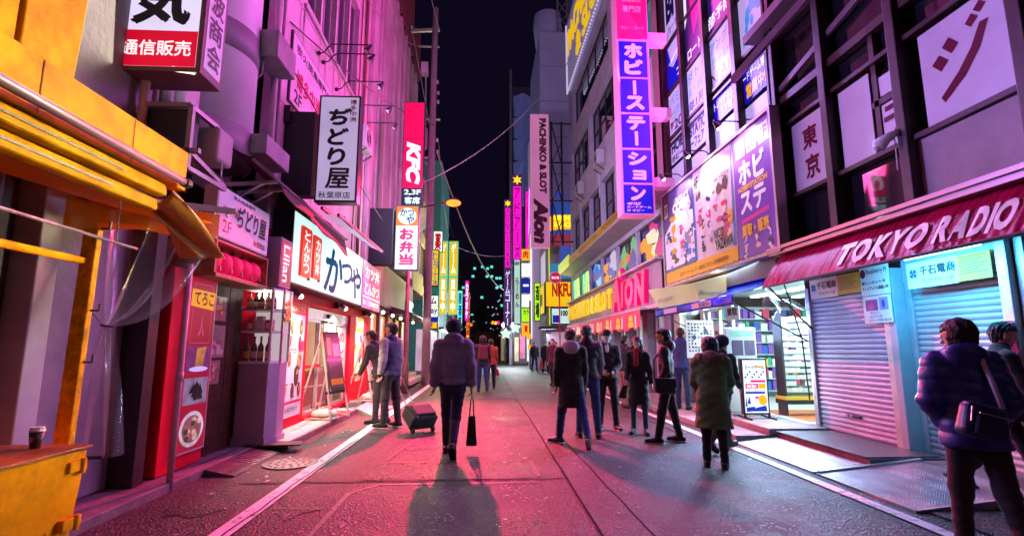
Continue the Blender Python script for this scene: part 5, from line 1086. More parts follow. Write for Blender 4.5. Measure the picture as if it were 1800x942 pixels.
# pavement sign with lit face, and the taller leaflet stand behind it
FA1 = Fr('N', 9.12)
ps = boxsign('pavement_sign', 'free standing lit pavement sign with blue, pink and yellow print', 'sign', FA1, 4.62, 5.10, .27, 1.25, .10, BLACK, glowpatch('psign_white', '#eef6ff', 1.0, 2, .85), .03, back=True)
mb = MB()
def rr(u0, u1, v0, v1, m, c=.008): FA1.rect(mb, 4.65+.42*u0, 4.65+.42*u1, .30+.92*v0, .30+.92*v1, c, m)
rr(.06, .34, .46, .55, 1); rr(.37, .62, .46, .55, 1); rr(.65, .95, .46, .55, 2); rr(.3, .95, .575, .62, 1); rr(.5, .9, .86, .89, 2); rr(.05, .9, .36, .40, 0)
for k in range(9): rr(.05+.1*k, .05+.1*k+.07, .66+.05*(k % 3), .69+.05*(k % 3), 3, .009)
for pts, m in (([(.05, .02), (.5, .04), (.4, .12), (.05, .10)], 0), ([(.3, .03), (.95, .03), (.9, .14), (.5, .10)], 0), ([(.1, .18), (.25, .16), (.2, .32)], 0), ([(.02, .12), (.10, .12), (.06, .34)], 0)): FA1.shape(mb, [(4.65+.42*u, .30+.92*v) for u, v in pts], .010, m)
FA1.disc(mb, 4.65+.42*.78, .30+.92*.24, .075, .09, .011, 2, 18); rr(.45, .62, .27, .31, 1, .012)
mb.build('print', [glow('ps_blue', '#1838b8', .8), glow('ps_pink', '#f02080', .9), glow('ps_yellow', '#ffb000', 1.0), glow('ps_navy', '#203060', .5)], ps)
text(FA1, '買取', 4.69, 4.88, .735, .785, .012, MATS['plaque_white'], ps, bold=.04); text(FA1, 'カードゲーム', 4.68, 5.04, 1.06, 1.13, .012, MATS['ps_navy'], ps, bold=.02); text(FA1, 'トレーディング', 4.68, 5.04, .67, .70, .012, MATS['ps_navy'], ps, bold=.02)
for x in (4.64, 5.08): mb = MB(); mb.bar((x, 9.12, .30), (x, 9.12, .21), .03); mb.bar((x, 8.9, .215), (x+.05, 9.45, .215), .03); mb.build('foot', BLACK, ps)
area('sign_glow', (4.86, 9.05, .8), (-.2, -1, -.3), .4, .8, (.8, .9, 1), 10, ps)
FA2 = Fr('N', 9.6)
ls = thing('leaflet_stand', 'tall white leaflet stand with two dark pictures behind the pavement sign', 'stand', (4.9, 9.6, .2))
mb = MB(); FA2.panel(mb, 4.60, 5.20, .25, 1.82, -.06, 0); mb.build('panel', WI, ls, bevel=.02); mb = MB(); FA2.panel(mb, 4.72, 4.93, 1.30, 1.58, 0, .006); mb.build('picture', mat('pic_dark', (.09, .06, .12), .4), ls); mb = MB(); FA2.panel(mb, 4.96, 5.16, 1.30, 1.58, 0, .006); mb.build('picture', mat('pic_dark2', (.12, .08, .16), .4), ls)
mb = MB(); FA2.panel(mb, 4.70, 5.14, 1.66, 1.76, 0, .004); mb.build('green_strip', mat('strip_green', (.3, .6, .45), .5), ls); mb = MB(); mb.box(4.58, 5.22, 9.45, 9.85, .205, .25); mb.build('base', ALU, ls)
# blue awning and tilted white sign
ba = thing('blue_awning', 'short blue awning with pale stickers over the open shop', 'awning', (4.5, 10.4, 2.1))
BLUEV = cloth('blue_vinyl', (.02, .05, .65), .5, .35, (6, .15))
mb = MB(); mb.grid(lambda u, v: (5.1-.9*v, 12.35-3.95*u, 2.68-.34*v-.06*math.sin(math.pi*v)+.01*math.sin(30*u)*v), 24, 8); mb.build('canopy', BLUEV, ba, smooth=True, solid=.005)
mb = MB(); mb.grid(lambda u, v: (4.2-.015*math.sin(40*u)*v, 12.35-3.95*u, 2.335-.17*v), 60, 4); mb.build('skirt', BLUEV, ba, smooth=True, solid=.004)
F4 = Fr('R', 4.185)
for a0_, a1_ in ((11.7, 10.9), (10.1, 9.2)): mb = MB(); F4.rect(mb, a0_, a1_, 2.20, 2.31, .008); mb.build('sticker', mat('sticker_lilac', (.55, .45, .62), .5), ba)
text(F4, '営業中', 9.75, 9.3, 2.21, 2.29, .012, BLUEP, ba, bold=.02)
mb = MB(); mb.bar((4.22, 8.42, 2.20), (5.42, 8.36, 1.55), .022); mb.bar((4.22, 12.3, 2.28), (5.2, 12.3, 1.8), .022); mb.tube([(4.2, 12.4, 2.2), (4.2, 8.36, 2.2)], .015, 8); mb.build('arm', BLACK, ba)
tw = thing('tilted_sign', 'tilted cream sign box with faint script above the blue awning', 'sign', (4.5, 11.3, 2.35))
mb = MB(); mb.hexa([(4.34, 10.05, 2.36), (4.9, 10.05, 2.45), (4.9, 12.3, 2.45), (4.28, 12.3, 2.38)], [(4.22, 10.02, 2.72), (4.9, 10.02, 2.90), (4.9, 12.6, 2.95), (4.12, 12.62, 2.86)]); mb.build('box', glowpatch('cream_box', '#e8d4a8', .5, .8, .75), tw, bevel=.01)
text(Fr('N', 10.03), 'Bouquet', 4.30, 4.80, 2.45, 2.58, .02, mat('script_grey', (.4, .36, .3), .6), tw, shear=.35)
text(Fr('R', 4.235), 'Bouquet', 12.2, 11.2, 2.46, 2.62, .02, mat('script_grey2', (.35, .32, .27), .6), tw, shear=.35)
mb = MB(); mb.box(4.95, 5.3, 8.3, 13.2, 2.66, 3.02); mb.build('lintel_box', mat('lintel_mauve', (.24, .17, .20), .6, noise=(2, .7, 1.2)))
tag(bpy.data.objects['lintel_box'], 'mauve boxed lintel between the blue awning and the billboard', 'lintel')
mb = MB(); mb.box(5.0, 5.5, 12.9, 13.3, .1, 2.7); mb.box(5.35, 5.5, 12.25, 12.45, .1, 2.7); tag(mb.build('shop_pier', STEEL, bevel=.01), 'steel pier at the left side of the open shop', 'pier')
t = thing('dark_doorway', 'dark wood doorway between the parlour and the open shop', 'doorway', (5.4, 12.8, .1)); mb = MB(); mb.box(5.5, 5.6, 12.45, 12.9, .1, 2.3); mb.build('door', WOOD, t); mb = MB(); mb.box(5.44, 5.5, 12.55, 12.7, 1.5, 2.0); mb.build('star_sign', mat('tan_board', (.6, .42, .25), .5), t)
# ------------------------------------------------------------------ hobby building: window grid with posters
hb = thing('hobby_building', 'dark steel framed building with poster filled windows above the billboard', 'building', (6, 10.5, 3))
mb = MB(); mb.box(5.35, 12, 8.2, 13.2, 2.9, 14); mb.build('room', MATS['room_dark'], hb)
MY = (7.97, 9.2, 10.5, 11.8, 13.1)
for y in MY:
    mb = MB(); mb.box(4.90, 5.10, y-.085, y+.085, 3.0, 14); mb.build('mullion', RAIL, hb, bevel=.012)
for z in (5.45, 5.62, 6.84, 7.02, 8.3, 9.65):
    mb = MB(); mb.box(4.99, 5.07, 8.05, 13.05, z-.03, z+.03); mb.build('transom', RAIL, hb)
FH = Fr('R', 5.04)
LAV = glowpatch('lav_lit_sheet', '#b4a4e4', .88, .9, .8); BLU = glowpatch('blue_sheet', '#1010b0', 1.0, .9, .8); VIO = glowpatch('violet_sheet', '#341668', .7, .9, .8)  # LAV: white sheets, the purple light on them put into their glow colour
LBL = glow('print_lightblue', '#4c88d8', .75); LIN = glow('print_indigo', '#1c1650', .35); LYE = glow('print_yellow', '#f0a818', .95); LWH = glow('print_white', '#efe4ff', .9); LPK = glow('print_pink', '#c8188c', .85)
def wposter(lab, col, b0, b1, m):
    a0, a1 = MY[4-col+1]-.10 if False else MY[5-col]-.10, MY[4-col]+.10
    t = thing('window_poster', lab, 'poster', FH.p((a0+a1)/2, b0), 'posters in the steel framed windows')
    mb = MB(); FH.panel(mb, a0, a1, b0, b1, -.012, 0); mb.build('sheet', m, t); return t, a0, a1
T = lambda t, s, a0, a1, b0, b1, m, **k: text(FH, s, a0, a1, b0, b1, .005, m, t, **k)
def lerp(a0, a1, u): return a0+(a1-a0)*u
# column 1 is the leftmost (farthest), column 4 the nearest
t, a, b = wposter('poster with huge indigo capitals at the top of the leftmost window column', 1, 9.82, 11.6, LAV); T(t, 'BN', lerp(a, b, .1), lerp(a, b, 1.0), 10.3, 11.2, LIN, bold=.06); T(t, 'カード', lerp(a, b, .2), lerp(a, b, .8), 9.95, 10.15, LIN)
t, a, b = wposter('blue poster with a pale outlined shape in the leftmost window column', 1, 8.42, 9.62, BLU)
mb = MB(); FH.shape(mb, [(lerp(a, b, .1), 9.6), (lerp(a, b, .95), 9.6), (lerp(a, b, .95), 9.2), (lerp(a, b, .3), 9.05)], .003, 0)
for k in range(4): FH.shape(mb, [(lerp(a, b, .15+.08*k), 9.1-.06*k), (lerp(a, b, .9), 9.3-.06*k), (lerp(a, b, .9), 9.27-.06*k), (lerp(a, b, .15+.08*k), 9.07-.06*k)], .006, 1)
mb.build('print', [LAV, LWH], t); T(t, 'プ', lerp(a, b, .6), lerp(a, b, .95), 8.5, 8.75, LWH, bold=.03)
t, a, b = wposter('lavender poster with blue katakana and a date in the leftmost window column', 1, 7.08, 8.24, LAV); T(t, 'バミュ', lerp(a, b, .08), lerp(a, b, 1), 7.86, 8.14, LBL, bold=.02); T(t, '一カラ', lerp(a, b, .1), lerp(a, b, .98), 7.52, 7.76, LBL, bold=.02); T(t, '201', lerp(a, b, .3), lerp(a, b, .98), 7.14, 7.42, LIN, bold=.02)
mb = MB(); FH.shape(mb, [(lerp(a, b, .05), 7.45), (lerp(a, b, .3), 7.4), (lerp(a, b, .12), 7.2)], .005); mb.build('mark', glow('mark_red', '#a01050', .7), t)
t, a, b = wposter('shop name poster fragment at the foot of the leftmost window column', 1, 6.28, 6.96, LAV); T(t, 'HOBB', lerp(a, b, .05), lerp(a, b, 1), 6.56, 6.86, LIN, bold=.05); T(t, 'ホビース', lerp(a, b, .05), lerp(a, b, .98), 6.32, 6.5, LIN, bold=.05)
t, a, b = wposter('blank lavender sheet below the shop name in the leftmost window column', 1, 5.66, 6.18, LAV)
t, a, b = wposter('violet poster with a magenta figure panel at the top of the second window column', 2, 8.36, 11.2, VIO)
mb = MB(); FH.shape(mb, [(lerp(a, b, .25), 10.6), (lerp(a, b, .9), 11.1), (lerp(a, b, .8), 9.3), (lerp(a, b, .45), 8.95)], .003, 0); FH.shape(mb, [(lerp(a, b, .02), 11.0), (lerp(a, b, .2), 11.1), (lerp(a, b, .15), 9.6), (lerp(a, b, .02), 9.4)], .003, 1); mb.build('print', [LPK, LWH], t); T(t, 'ロード', lerp(a, b, .1), lerp(a, b, .85), 8.46, 8.74, LWH, bold=.03)
t, a, b = wposter('lavender poster with blue katakana in the second window column', 2, 7.08, 8.24, LAV); T(t, 'ダトラ', lerp(a, b, 0), lerp(a, b, 1), 7.86, 8.14, LBL, bold=.02); T(t, 'ル・バス', lerp(a, b, .02), lerp(a, b, .98), 7.50, 7.74, LBL, bold=.02); T(t, '年1月', lerp(a, b, .02), lerp(a, b, .8), 7.13, 7.4, LIN, bold=.02)
t, a, b = wposter('shop name poster fragment with an orange corner in the second window column', 2, 6.12, 6.96, LAV); T(t, 'STATION', lerp(a, b, 0), lerp(a, b, 1), 6.50, 6.80, LIN, bold=.05); T(t, 'ーフェア', lerp(a, b, .02), lerp(a, b, .7), 6.2, 6.45, LIN, bold=.05); T(t, 'HobbyStation', lerp(a, b, .0), lerp(a, b, 1), 6.82, 6.92, LPK)
mb = MB(); FH.shape(mb, [(lerp(a, b, .72), 6.2), (lerp(a, b, 1), 6.2), (lerp(a, b, 1), 6.45), (lerp(a, b, .76), 6.45)], .005); mb.build('orange_corner', LYE, t)
t, a, b = wposter('blank lavender sheet at the foot of the second window column', 2, 5.66, 6.0, LAV)
t, a, b = wposter('violet strip with white characters at the top of the third window column', 3, 8.36, 10.2, VIO); T(t, '部予防', lerp(a, b, .0), lerp(a, b, .98), 8.48, 8.8, LWH, bold=.03)
mb = MB(); FH.disc(mb, lerp(a, b, .4), 9.4, .3, .35, .003, 0, 9); FH.disc(mb, lerp(a, b, .5), 9.6, .15, .2, .005, 1, 9); mb.build('print', [LAV, LPK], t)
t, a, b = wposter('lavender poster ending in black capitals in the third window column', 3, 7.08, 8.24, LAV); T(t, 'アングル', lerp(a, b, 0), lerp(a, b, 1), 7.86, 8.14, LBL, bold=.02); T(t, 'ラーレー', lerp(a, b, .05), lerp(a, b, .98), 7.52, 7.74, LBL, bold=.02); T(t, 'N AIR', lerp(a, b, .0), lerp(a, b, 1), 7.13, 7.42, LIN, bold=.0)
t, a, b = wposter('blue trading card strip in the third window column', 3, 6.26, 6.82, BLU); T(t, 'トレーディング', lerp(a, b, .03), lerp(a, b, .98), 6.55, 6.75, LWH, bold=.03); T(t, '1.2.3階で', lerp(a, b, .22), lerp(a, b, .95), 6.32, 6.52, LYE, bold=.05)
t, a, b = wposter('blank lavender sheet at the foot of the third window column', 3, 5.66, 6.16, LAV)
t, a, b = wposter('white poster with a blue splash silhouette in the nearest window column', 4, 7.06, 9.4, LAV)
mb = MB(); r_ = random.Random(5)
for k, (u, v, ru, rv) in enumerate(((.55, .75, .16, .10), (.5, .62, .12, .12), (.4, .5, .14, .07), (.3, .4, .08, .10), (.25, .28, .06, .05), (.6, .48, .12, .05), (.72, .42, .1, .05), (.45, .33, .06, .08), (.8, .6, .06, .07), (.66, .86, .08, .08))): FH.disc(mb, lerp(a, b, u), 7.1+1.5*v, 1.05*ru, 1.4*rv, .004+.0005*k, 0, 9, r_.random()*3)
mb.build('splash_print', glow('splash_blue', '#2a86e0', .85), t); T(t, 'カードショップ', lerp(a, b, .1), lerp(a, b, .5), 7.2, 7.27, LIN)
t, a, b = wposter('blue game shop strip with yellow characters in the nearest window column', 4, 6.10, 6.80, BLU); T(t, 'ードゲーム専門店', lerp(a, b, .0), lerp(a, b, 1.0), 6.50, 6.70, LWH, bold=.03); T(t, '営業中!', lerp(a, b, .08), lerp(a, b, .75), 6.16, 6.45, LYE, bold=.05)
t, a, b = wposter('blank lavender sheet at the foot of the nearest window column', 4, 5.66, 6.0, LAV)
area('window_glow', (4.75, 10.5, 8.2), (-1, 0, .05), 4.8, 4.5, (.92, .08, .82), 680, hb)

# ------------------------------------------------------------------ billboard with three posters
bb = thing('billboard', 'large spotlit billboard of three posters with an orange foot strip', 'billboard', (4.8, 10.3, 3.0))
FBB = Fr('R', 4.72)
mb = MB(); FBB.panel(mb, 12.95, 7.78, 3.02, 5.36, -.16, -.02); mb.build('backing', DSTEEL, bb)
mb = MB()
for a, b_, c, d in ((12.98, 7.74, 5.36, 5.42), (12.98, 7.74, 2.96, 3.02), (12.98, 12.92, 3.02, 5.36), (7.80, 7.74, 3.02, 5.36)): FBB.panel(mb, a, b_, c, d, -.14, .03)
mb.build('frame', mat('frame_rose', (.50, .36, .40), .4, .3), bb)
def vary(n, c, lo=.8): return mat(n, c, .38, noise=(1.1, lo, 1.08))
def sheetp(nm, a0, a1, b0, b1, m): mb = MB(); FBB.panel(mb, a0, a1, b0, b1, -.02, 0); return mb.build(nm, m, bb)
p1 = sheetp('left_poster', 12.90, 11.02, 3.10, 5.34, vary('poster_night', (.10, .06, .20)))
p2b = sheetp('middle_poster', 11.0, 9.12, 3.10, 5.34, vary('poster_pink', (.72, .50, .60)))
p3 = sheetp('right_poster', 9.10, 7.82, 3.04, 5.34, vary('poster_purple', (.18, .03, .42)))
mb = MB(); FBB.panel(mb, 12.90, 9.12, 3.04, 3.32, -.019, .004); mb.build('orange_strip', vary('orange_strip', (.85, .36, .02)), bb); text(FBB, 'コスパ・ジーストア・店内にてグッズ多数販売中', 12.0, 9.5, 3.12, 3.22, .008, mat('strip_brown', (.3, .1, .02), .5), bb)
PW = mat('poster_ink_white', (.80, .78, .80), .4)
# left poster: several generic figure shapes on a pale ground
mb = MB(); FBB.shape(mb, [(12.88, 3.4), (12.88, 4.3), (12.0, 4.75), (11.05, 4.55), (11.05, 3.4)], .002, 0)
r_ = random.Random(11)
def fig(mb, fr, a, b, h, cols, c, s=-1):
    """busy printed art: a loose mass of irregular colour shapes, no drawn character"""
    w = h*.24
    for k in range(18):
        v = r_.random(); u = r_.gauss(0, .33)*(1.0-.35*abs(v-.5)); n = r_.choice((5, 6, 7)); ra, rb = w*r_.uniform(.3, .75), h*r_.uniform(.06, .17)*(1-.6*(k/18)); ro = r_.random()*6
        mi = cols[min(3, int(v*4))] if r_.random() < .7 else r_.choice(cols+(0, 8, 3))
        fr.shape(mb, [(a+u*w+ra*math.cos(ro+6.283*q/n)*r_.uniform(.5, 1.2)+.25*rb*math.sin(ro), b+h*(1-v)+rb*math.sin(ro+6.283*q/n)*r_.uniform(.5, 1.2)) for q in range(n)], c+.0004*k, mi)
FC_ = [mat('figc%d' % i, c, .4) for i, c in enumerate(('#e8e0e8', '#f0c8b8', '#c8386a', '#30264a', '#e0a020', '#4868b0', '#8a7896', '#b8506a', '#d8b8d8', '#5a3a30'))]
for a, b_, h, cols in ((12.60, 3.55, .8, (3, 1, 3, 0)), (12.2, 3.5, 1.15, (4, 4, 4, 9)), (11.75, 3.55, .85, (2, 1, 2, 8)), (11.35, 3.5, 1.3, (8, 1, 6, 5)), (12.45, 3.36, .5, (5, 1, 0, 5)), (11.55, 3.36, .55, (3, 1, 3, 3)), (11.15, 3.4, .8, (3, 1, 5, 5))): fig(mb, FBB, a, b_, h, cols, .004)
mb.build('printed_art', FC_, p1)['kind'] = 'stuff'; text(FBB, 'コスパ', 12.15, 11.25, 4.98, 5.08, .006, PW, p1, bold=.03); text(FBB, 'COSPA', 12.25, 11.15, 4.72, 4.96, .006, PW, p1, bold=.05)
mb = MB(); FBB.rect(mb, 12.84, 12.60, 4.74, 5.10, .004); [FBB.rect(mb, 11.95-.22*k, 11.83-.22*k, 4.50, 4.66, .006) for k in range(3)]; mb.build('floor_tag', PW, p1); text(FBB, '5F', 12.81, 12.63, 4.82, 5.04, .008, INK, p1, bold=.03)
# middle poster: pale ground, generic figures and lettering
mb = MB(); FBB.shape(mb, [(11.0, 4.75), (10.2, 4.95), (9.14, 5.0), (9.14, 5.33), (11.0, 5.33)], .002, 8); FBB.shape(mb, [(11.0, 5.33), (10.95, 5.33), (10.9, 3.34), (11.0, 3.34)], .003, 5); FBB.shape(mb, [(9.2, 5.33), (9.14, 5.33), (9.14, 3.34), (9.26, 3.34)], .003, 5)
for a, b_, h, cols in ((10.70, 4.05, .75, (9, 1, 7, 2)), (9.62, 3.55, 1.25, (9, 1, 2, 7)), (10.25, 4.0, .6, (3, 1, 2, 3)), (10.55, 3.5, .65, (3, 1, 5, 3)), (10.2, 3.6, .5, (8, 1, 8, 6)), (9.95, 4.2, .55, (2, 1, 8, 2))): fig(mb, FBB, a, b_, h, cols, .006)
FBB.disc(mb, 9.32, 3.95, .11, .14, .012, 4, 16); mb.build('printed_art', FC_, p2b)['kind'] = 'stuff'
text(FBB, 'NICO', 10.05, 9.62, 3.62, 3.82, .016, INK, p2b, bold=.03); text(FBB, 'YAZAWA', 10.02, 9.24, 3.38, 3.60, .016, INK, p2b, bold=.03); text(FBB, 'WHAT A NICE DAY', 9.95, 9.22, 4.78, 4.88, .016, INK, p2b, bold=.02); text(FBB, 'NICO!', 9.55, 9.3, 4.66, 4.76, .016, INK, p2b, bold=.02)
mb = MB(); FBB.rect(mb, 10.94, 10.62, 4.86, 5.26, .014); mb.build('floor_tag', PW, p2b); text(FBB, '4F', 10.91, 10.66, 4.93, 5.20, .018, INK, p2b, bold=.03)
# right poster
text(FBB, 'ホビ', 8.92, 8.02, 4.36, 4.84, .006, PW, p3, bold=.05); text(FBB, 'ステ', 8.92, 8.05, 3.82, 4.24, .006, PW, p3, bold=.05); text(FBB, 'HOBBYSTATION', 8.96, 7.98, 4.25, 4.35, .010, mat('poster_amber', (.85, .45, .03), .4), p3, bold=.04)
mb = MB(); [FBB.rect(mb, 8.98-.40*k, 8.66-.40*k, 4.90, 5.24, .004) for k in range(3)]; mb.build('floor_tag', PW, p3)
for k, s in enumerate(('1F', '2F', '3F')): text(FBB, s, 8.95-.40*k, 8.70-.40*k, 4.96, 5.18, .008, mat('tag_violet', (.3, .08, .4), .5), p3, bold=.03)
mb = MB(); FBB.shape(mb, [(8.9, 3.66), (8.0, 3.72), (8.0, 3.80), (8.9, 3.74)], .004); mb.build('pink_stroke', mat('stroke_pink', (.65, .02, .25), .4), p3); text(FBB, '買取・販売', 8.92, 8.02, 3.40, 3.64, .008, MATS['poster_amber'], p3, bold=.06)
mb = MB()
for a, w_, cols in ((8.82, .17, (8, 1)), (8.42, .22, (2, 1)), (8.02, .19, (0, 3))): fig(mb, FBB, a, 3.06, .36, (cols[0], cols[0], cols[1], cols[0]), .005)
mb.build('printed_art', FC_, p3)['kind'] = 'stuff'
first = None
for k in range(26):   # lacing hooks along the foot and side of the frame
    if first is None: mb = MB(); mb.tube([(4.66, 12.9, 2.97), (4.70, 12.88, 3.06)], .006, 5); first = mb.build('lacing_hook', STEEL, bb)
    else: inst(first, bb, (0, -.2*k, 0))
for i, (y, pw) in enumerate(((8.75, 110), (10.2, 130), (11.7, 90))):
    gooseneck(y, 4.22, 5.50, 5.62, ('nearest', 'middle', 'farthest')[i] + ' lit gooseneck lamp shining on the three poster billboard', pw, True, V(.5, -.1, -.75))

area('stall_fill', (4.55, 10.3, 4.2), (-.80, -1, -.19), 2.4, 1.2, (1, .80, .25), 110, bb, 31)  # added fill aimed at the yellow stall; the billboard itself does not glow
# ------------------------------------------------------------------ tall blue hobby sign
FHS = Fr('N', 12.3)
hs = thing('blue_tower_sign', 'tall projecting sign of blue panels with pink katakana under a hot pink top', 'sign', (3.85, 12.6, 4.7))
mb = MB(); mb.box(3.44, 4.30, 12.3, 12.75, 4.72, 13.5); mb.build('housing', mat('sign_pinkframe', (.62, .30, .45), .4, emit=(1, .12, .5), es=.25), hs, bevel=.01)
BLP = glowpatch('tower_blue', '#0c10c0', .85, .8, .8); PKL = glow('tower_pink', '#ff9ce4', 1.0); PKF = glowpatch('tower_hotpink', '#f0106c', 1.15, .5, .85)
cells = [(8.30, 9.36, 'ホビ'), (7.16, 8.22, 'ース'), (6.06, 7.08, 'テー'), (4.98+.05, 5.98, 'ショ')]
zz = [(9.36, 8.36), (8.30, 7.30), (7.24, 6.28), (6.22, 5.42), (5.36, 4.78)]
zz = [(9.42, 8.42), (8.36, 7.44), (7.38, 6.48), (6.42, 5.56), (5.50, 4.76)]
for k, ((z1, z0), s) in enumerate(zip(zz, ('ホビ', 'ース', 'テー', 'ショ', 'ン'))):
    mb = MB(); FHS.panel(mb, 3.50, 4.24, z0, z1, 0, .03); p = mb.build('blue_panel', BLP, hs, bevel=.006); h = (z1-z0)
    if k < 4: text(FHS, s, 3.62, 4.12, z0+.04, z1-.04, .036, PKL, p, bold=.075, vertical=True)
    else:
        text(FHS, s, 3.66, 4.06, z0+.32, z1-.05, .036, PKL, p, bold=.075)
        for j, q in enumerate(('4F/5F', 'カードゲーム', '3F ホビー')): text(FHS, q, 3.56, (3.92, 4.18, 4.0)[j], z0+.205-.085*j, z0+.275-.085*j, .036, PKL, p, bold=.03)
mb = MB(); FHS.panel(mb, 3.47, 4.27, 9.50, 13.45, 0, .03); p = mb.build('pink_panel', PKF, hs)
mb = MB(); text_into(mb, FHS, '買取販売', 3.62, 4.12, 10.55, 10.75, .036, .03); text_into(mb, FHS, '専門店', 3.62, 4.12, 10.25, 10.45, .036, .03); text_into(mb, FHS, 'ホビー・カード', 3.56, 4.18, 9.75, 9.86, .036, .02); mb.build('lettering', glow('pale_pink', '#ff5aa8', 1.2), p)
for z in (5.6, 7.5, 9.62):
    mb = MB(); mb.box(4.30, 4.85, 12.35, 12.7, z-.12, z+.12); mb.build('bracket', MATS['sign_pinkframe'], hs)
area('sign_glow', (3.86, 12.15, 10.5), (-.65, -1, -.35), .8, 3.4, (1, .12, .65), 240, hs)
area('sign_glow', (3.36, 12.5, 9.5), (-1, -.1, -.1), .5, 5.5, (1, .07, .55), 480, hs)
area('sign_glow', (3.86, 12.15, 6.8), (0, -1, -.3), .7, 4, (.48, .30, 1), 620, hs)

# ------------------------------------------------------------------ pachinko parlour
pp = thing('parlour_building', 'grey parlour building with yellow ledge, dark ribbon windows and lit signboard', 'building', (6, 21, .1))
FA_ = Fr('R', 4.86)
W1 = [(13.5+i*2.45, 15.8+i*2.45, 3.80, 5.10) for i in range(6)]
W2 = [(13.6+i*2.35, 15.75+i*2.35, 6.2+.0*i, 8.25) for i in range(6)]
W3 = [(13.6, 15.4, 9.9, 12.2), (15.9, 17.3, 9.9, 12.2), (17.8, 22.4, 9.9, 12.15), (22.8, 27.4, 9.9, 12.15)]
W4 = [(13.6, 15.4, 13.6, 15.2), (15.9, 17.6, 13.4, 15.2), (18.6, 26.6, 13.2, 15.4)]
mb = MB(); holed(mb, FA_, 13.15, 28.0, 2.5, 24, W1+W2+W3+W4, 0, .35); mb.box(4.861, 12, 27.99, 28.0, .1, 24); mb.build('wall', mat('parlour_wall', (.50, .46, .52), .7, noise=(.9, .72, 1.1), bump=(10, .1)), pp)
mb = MB(); mb.box(5.24, 12, 13.15, 27.9, 2.5, 24); mb.build('room', MATS['room_dark'], pp)
for w in W2+W3[2:]: window(FA_, pp, w[0], w[1], w[2], w[3], -.18, DSTEEL, GLASSD, 2 if w in W2 else 4, 1, .07)
for w in W3[:2]+W4[:2]: window(FA_, pp, w[0], w[1], w[2], w[3], -.18, DSTEEL, mat('teal_glass', (.02, .10, .11), .08, spec=.8, emit=(.05, .35, .35), es=.3), 2, 0, .07)
window(FA_, pp, *W4[2], -.18, DSTEEL, GLASSD, 5, 0, .07)
NEON = [mat('neonglass%d' % i, c, .1, emit=c, es=e) for i, (c, e) in enumerate((('#3a2a5a', .8), ('#40304a', .8), ('#5a4a8a', .8), ('#203a7a', 1.0), ('#18b090', 1.0), ('#20d8a0', 1.3)))]
for i, w in enumerate(W1):
    wd = window(FA_, pp, w[0], w[1], w[2], w[3], -.12, BLACK, NEON[i], 2, 1, .06)
    mb = MB(); r_ = random.Random(20+i); F6 = Fr('R', 4.96)
    for k in range(9):
        if i >= 4: a = w[0]+.3+.35*(k % 6); F6.rect(mb, a, a+.16, w[2]+.05, w[3]-.05, .0, k % 2 if k < 6 else 2)
        else: x_, z_, p_ = r_.uniform(w[0]+.4, w[1]-.4), r_.uniform(w[2]+.2, w[3]-.25), r_.random()*6; F6.shape(mb, [(x_+(r_.uniform(.2, .75))*math.cos(p_+q), z_+r_.uniform(.1, .4)*math.sin(p_+q)) for q in (0, .9, 1.9, 2.8, 3.9, 5.2)], .0005*k, k % 3)
    cs3 = [('#d89030', '#c03080', '#e8d8b0'), ('#d07030', '#604890', '#60b070'), ('#e0a030', '#6858a8', '#c0b0d0'), ('#2858c8', '#70c0f0', '#604080'), ('#f0e020', '#18d0a0', '#e0ff80'), ('#e8f020', '#20f0b0', '#f8e040')][i]
    mb.build('window_picture', [glow('wp%d%d' % (i, j), c, .9 if i < 4 else 1.4) for j, c in enumerate(cs3)], wd)['kind'] = 'stuff'
mb = MB(); mb.hexa([(4.15, 13.2, 5.32), (4.9, 13.2, 5.26), (4.9, 27.9, 5.30), (4.15, 27.9, 5.36)], [(4.15, 13.2, 5.66), (4.9, 13.2, 5.72), (4.9, 27.9, 5.9), (4.15, 27.9, 5.84)]); mb.build('ledge', mat('ledge_grey', (.40, .36, .36), .6, noise=(2, .8, 1.1)), pp)
FLG = Fr('R', 4.15); mb = MB(); FLG.panel(mb, 13.2, 27.9, 5.40, 5.66, 0, .03); mb.build('yellow_band', glowpatch('ledge_yellow', '#b07818', .60, .5, .6), pp)
for k in range(3): text(FLG, 'PACHINKO&SLOT  Aion', 26-4.3*k, 22.6-4.3*k, 5.46, 5.60, .034, mat('ledge_print', (.10, .06, .02), .5), pp)
mb = MB(); mb.box(4.10, 4.16, 24.4, 27.9, 5.36, 5.9); mb.build('ledge_end', glow('ledge_end', '#c8d828', .7), pp)
# corrugated signboard
cg = thing('corrugated_signboard', 'rose corrugated signboard carrying yellow and magenta block letters', 'sign', (4.8, 20.5, 2.6))
mb = MB(); n = 220
for k in range(n):
    y0 = 13.3+15.0*k/n; y1 = y0+15.0/n; c0, c1 = ((0, .02) if k % 2 else (.02, 0)); mb.poly([(4.76-c0, y0, 2.62), (4.76-c0, y0, 3.78), (4.76-c1, y1, 3.78), (4.76-c1, y1, 2.62)])
mb.build('corrugated_sheet', mat('corr_rose', (.52, .34, .38), .45, .2, noise=(1, .75, 1.1)), cg); mb = MB(); mb.box(4.6, 4.86, 13.25, 28.3, 2.50, 2.60); mb.box(4.55, 4.86, 13.25, 28.3, 3.78, 3.84); mb.build('edge_trim', mat('trim_pale', (.6, .5, .52), .5), cg)
FLt = Fr('R', 4.66)
YL = glow('letter_yellow', '#e8b810', .9); MGL = glow('letter_magenta', '#e0086a', .85)
xs = 28.2
for ch, w_ in zip('PACHINKO&SLOT', (.85, .8, .75, .75, .35, .8, .75, .8, .75, .7, .6, .75, .7)): text(FLt, ch, xs, xs-w_+.10, 2.86, 3.60, .0, YL, cg, bold=.05, ext=.10); xs -= w_+(.12 if ch in 'O&' else 0)
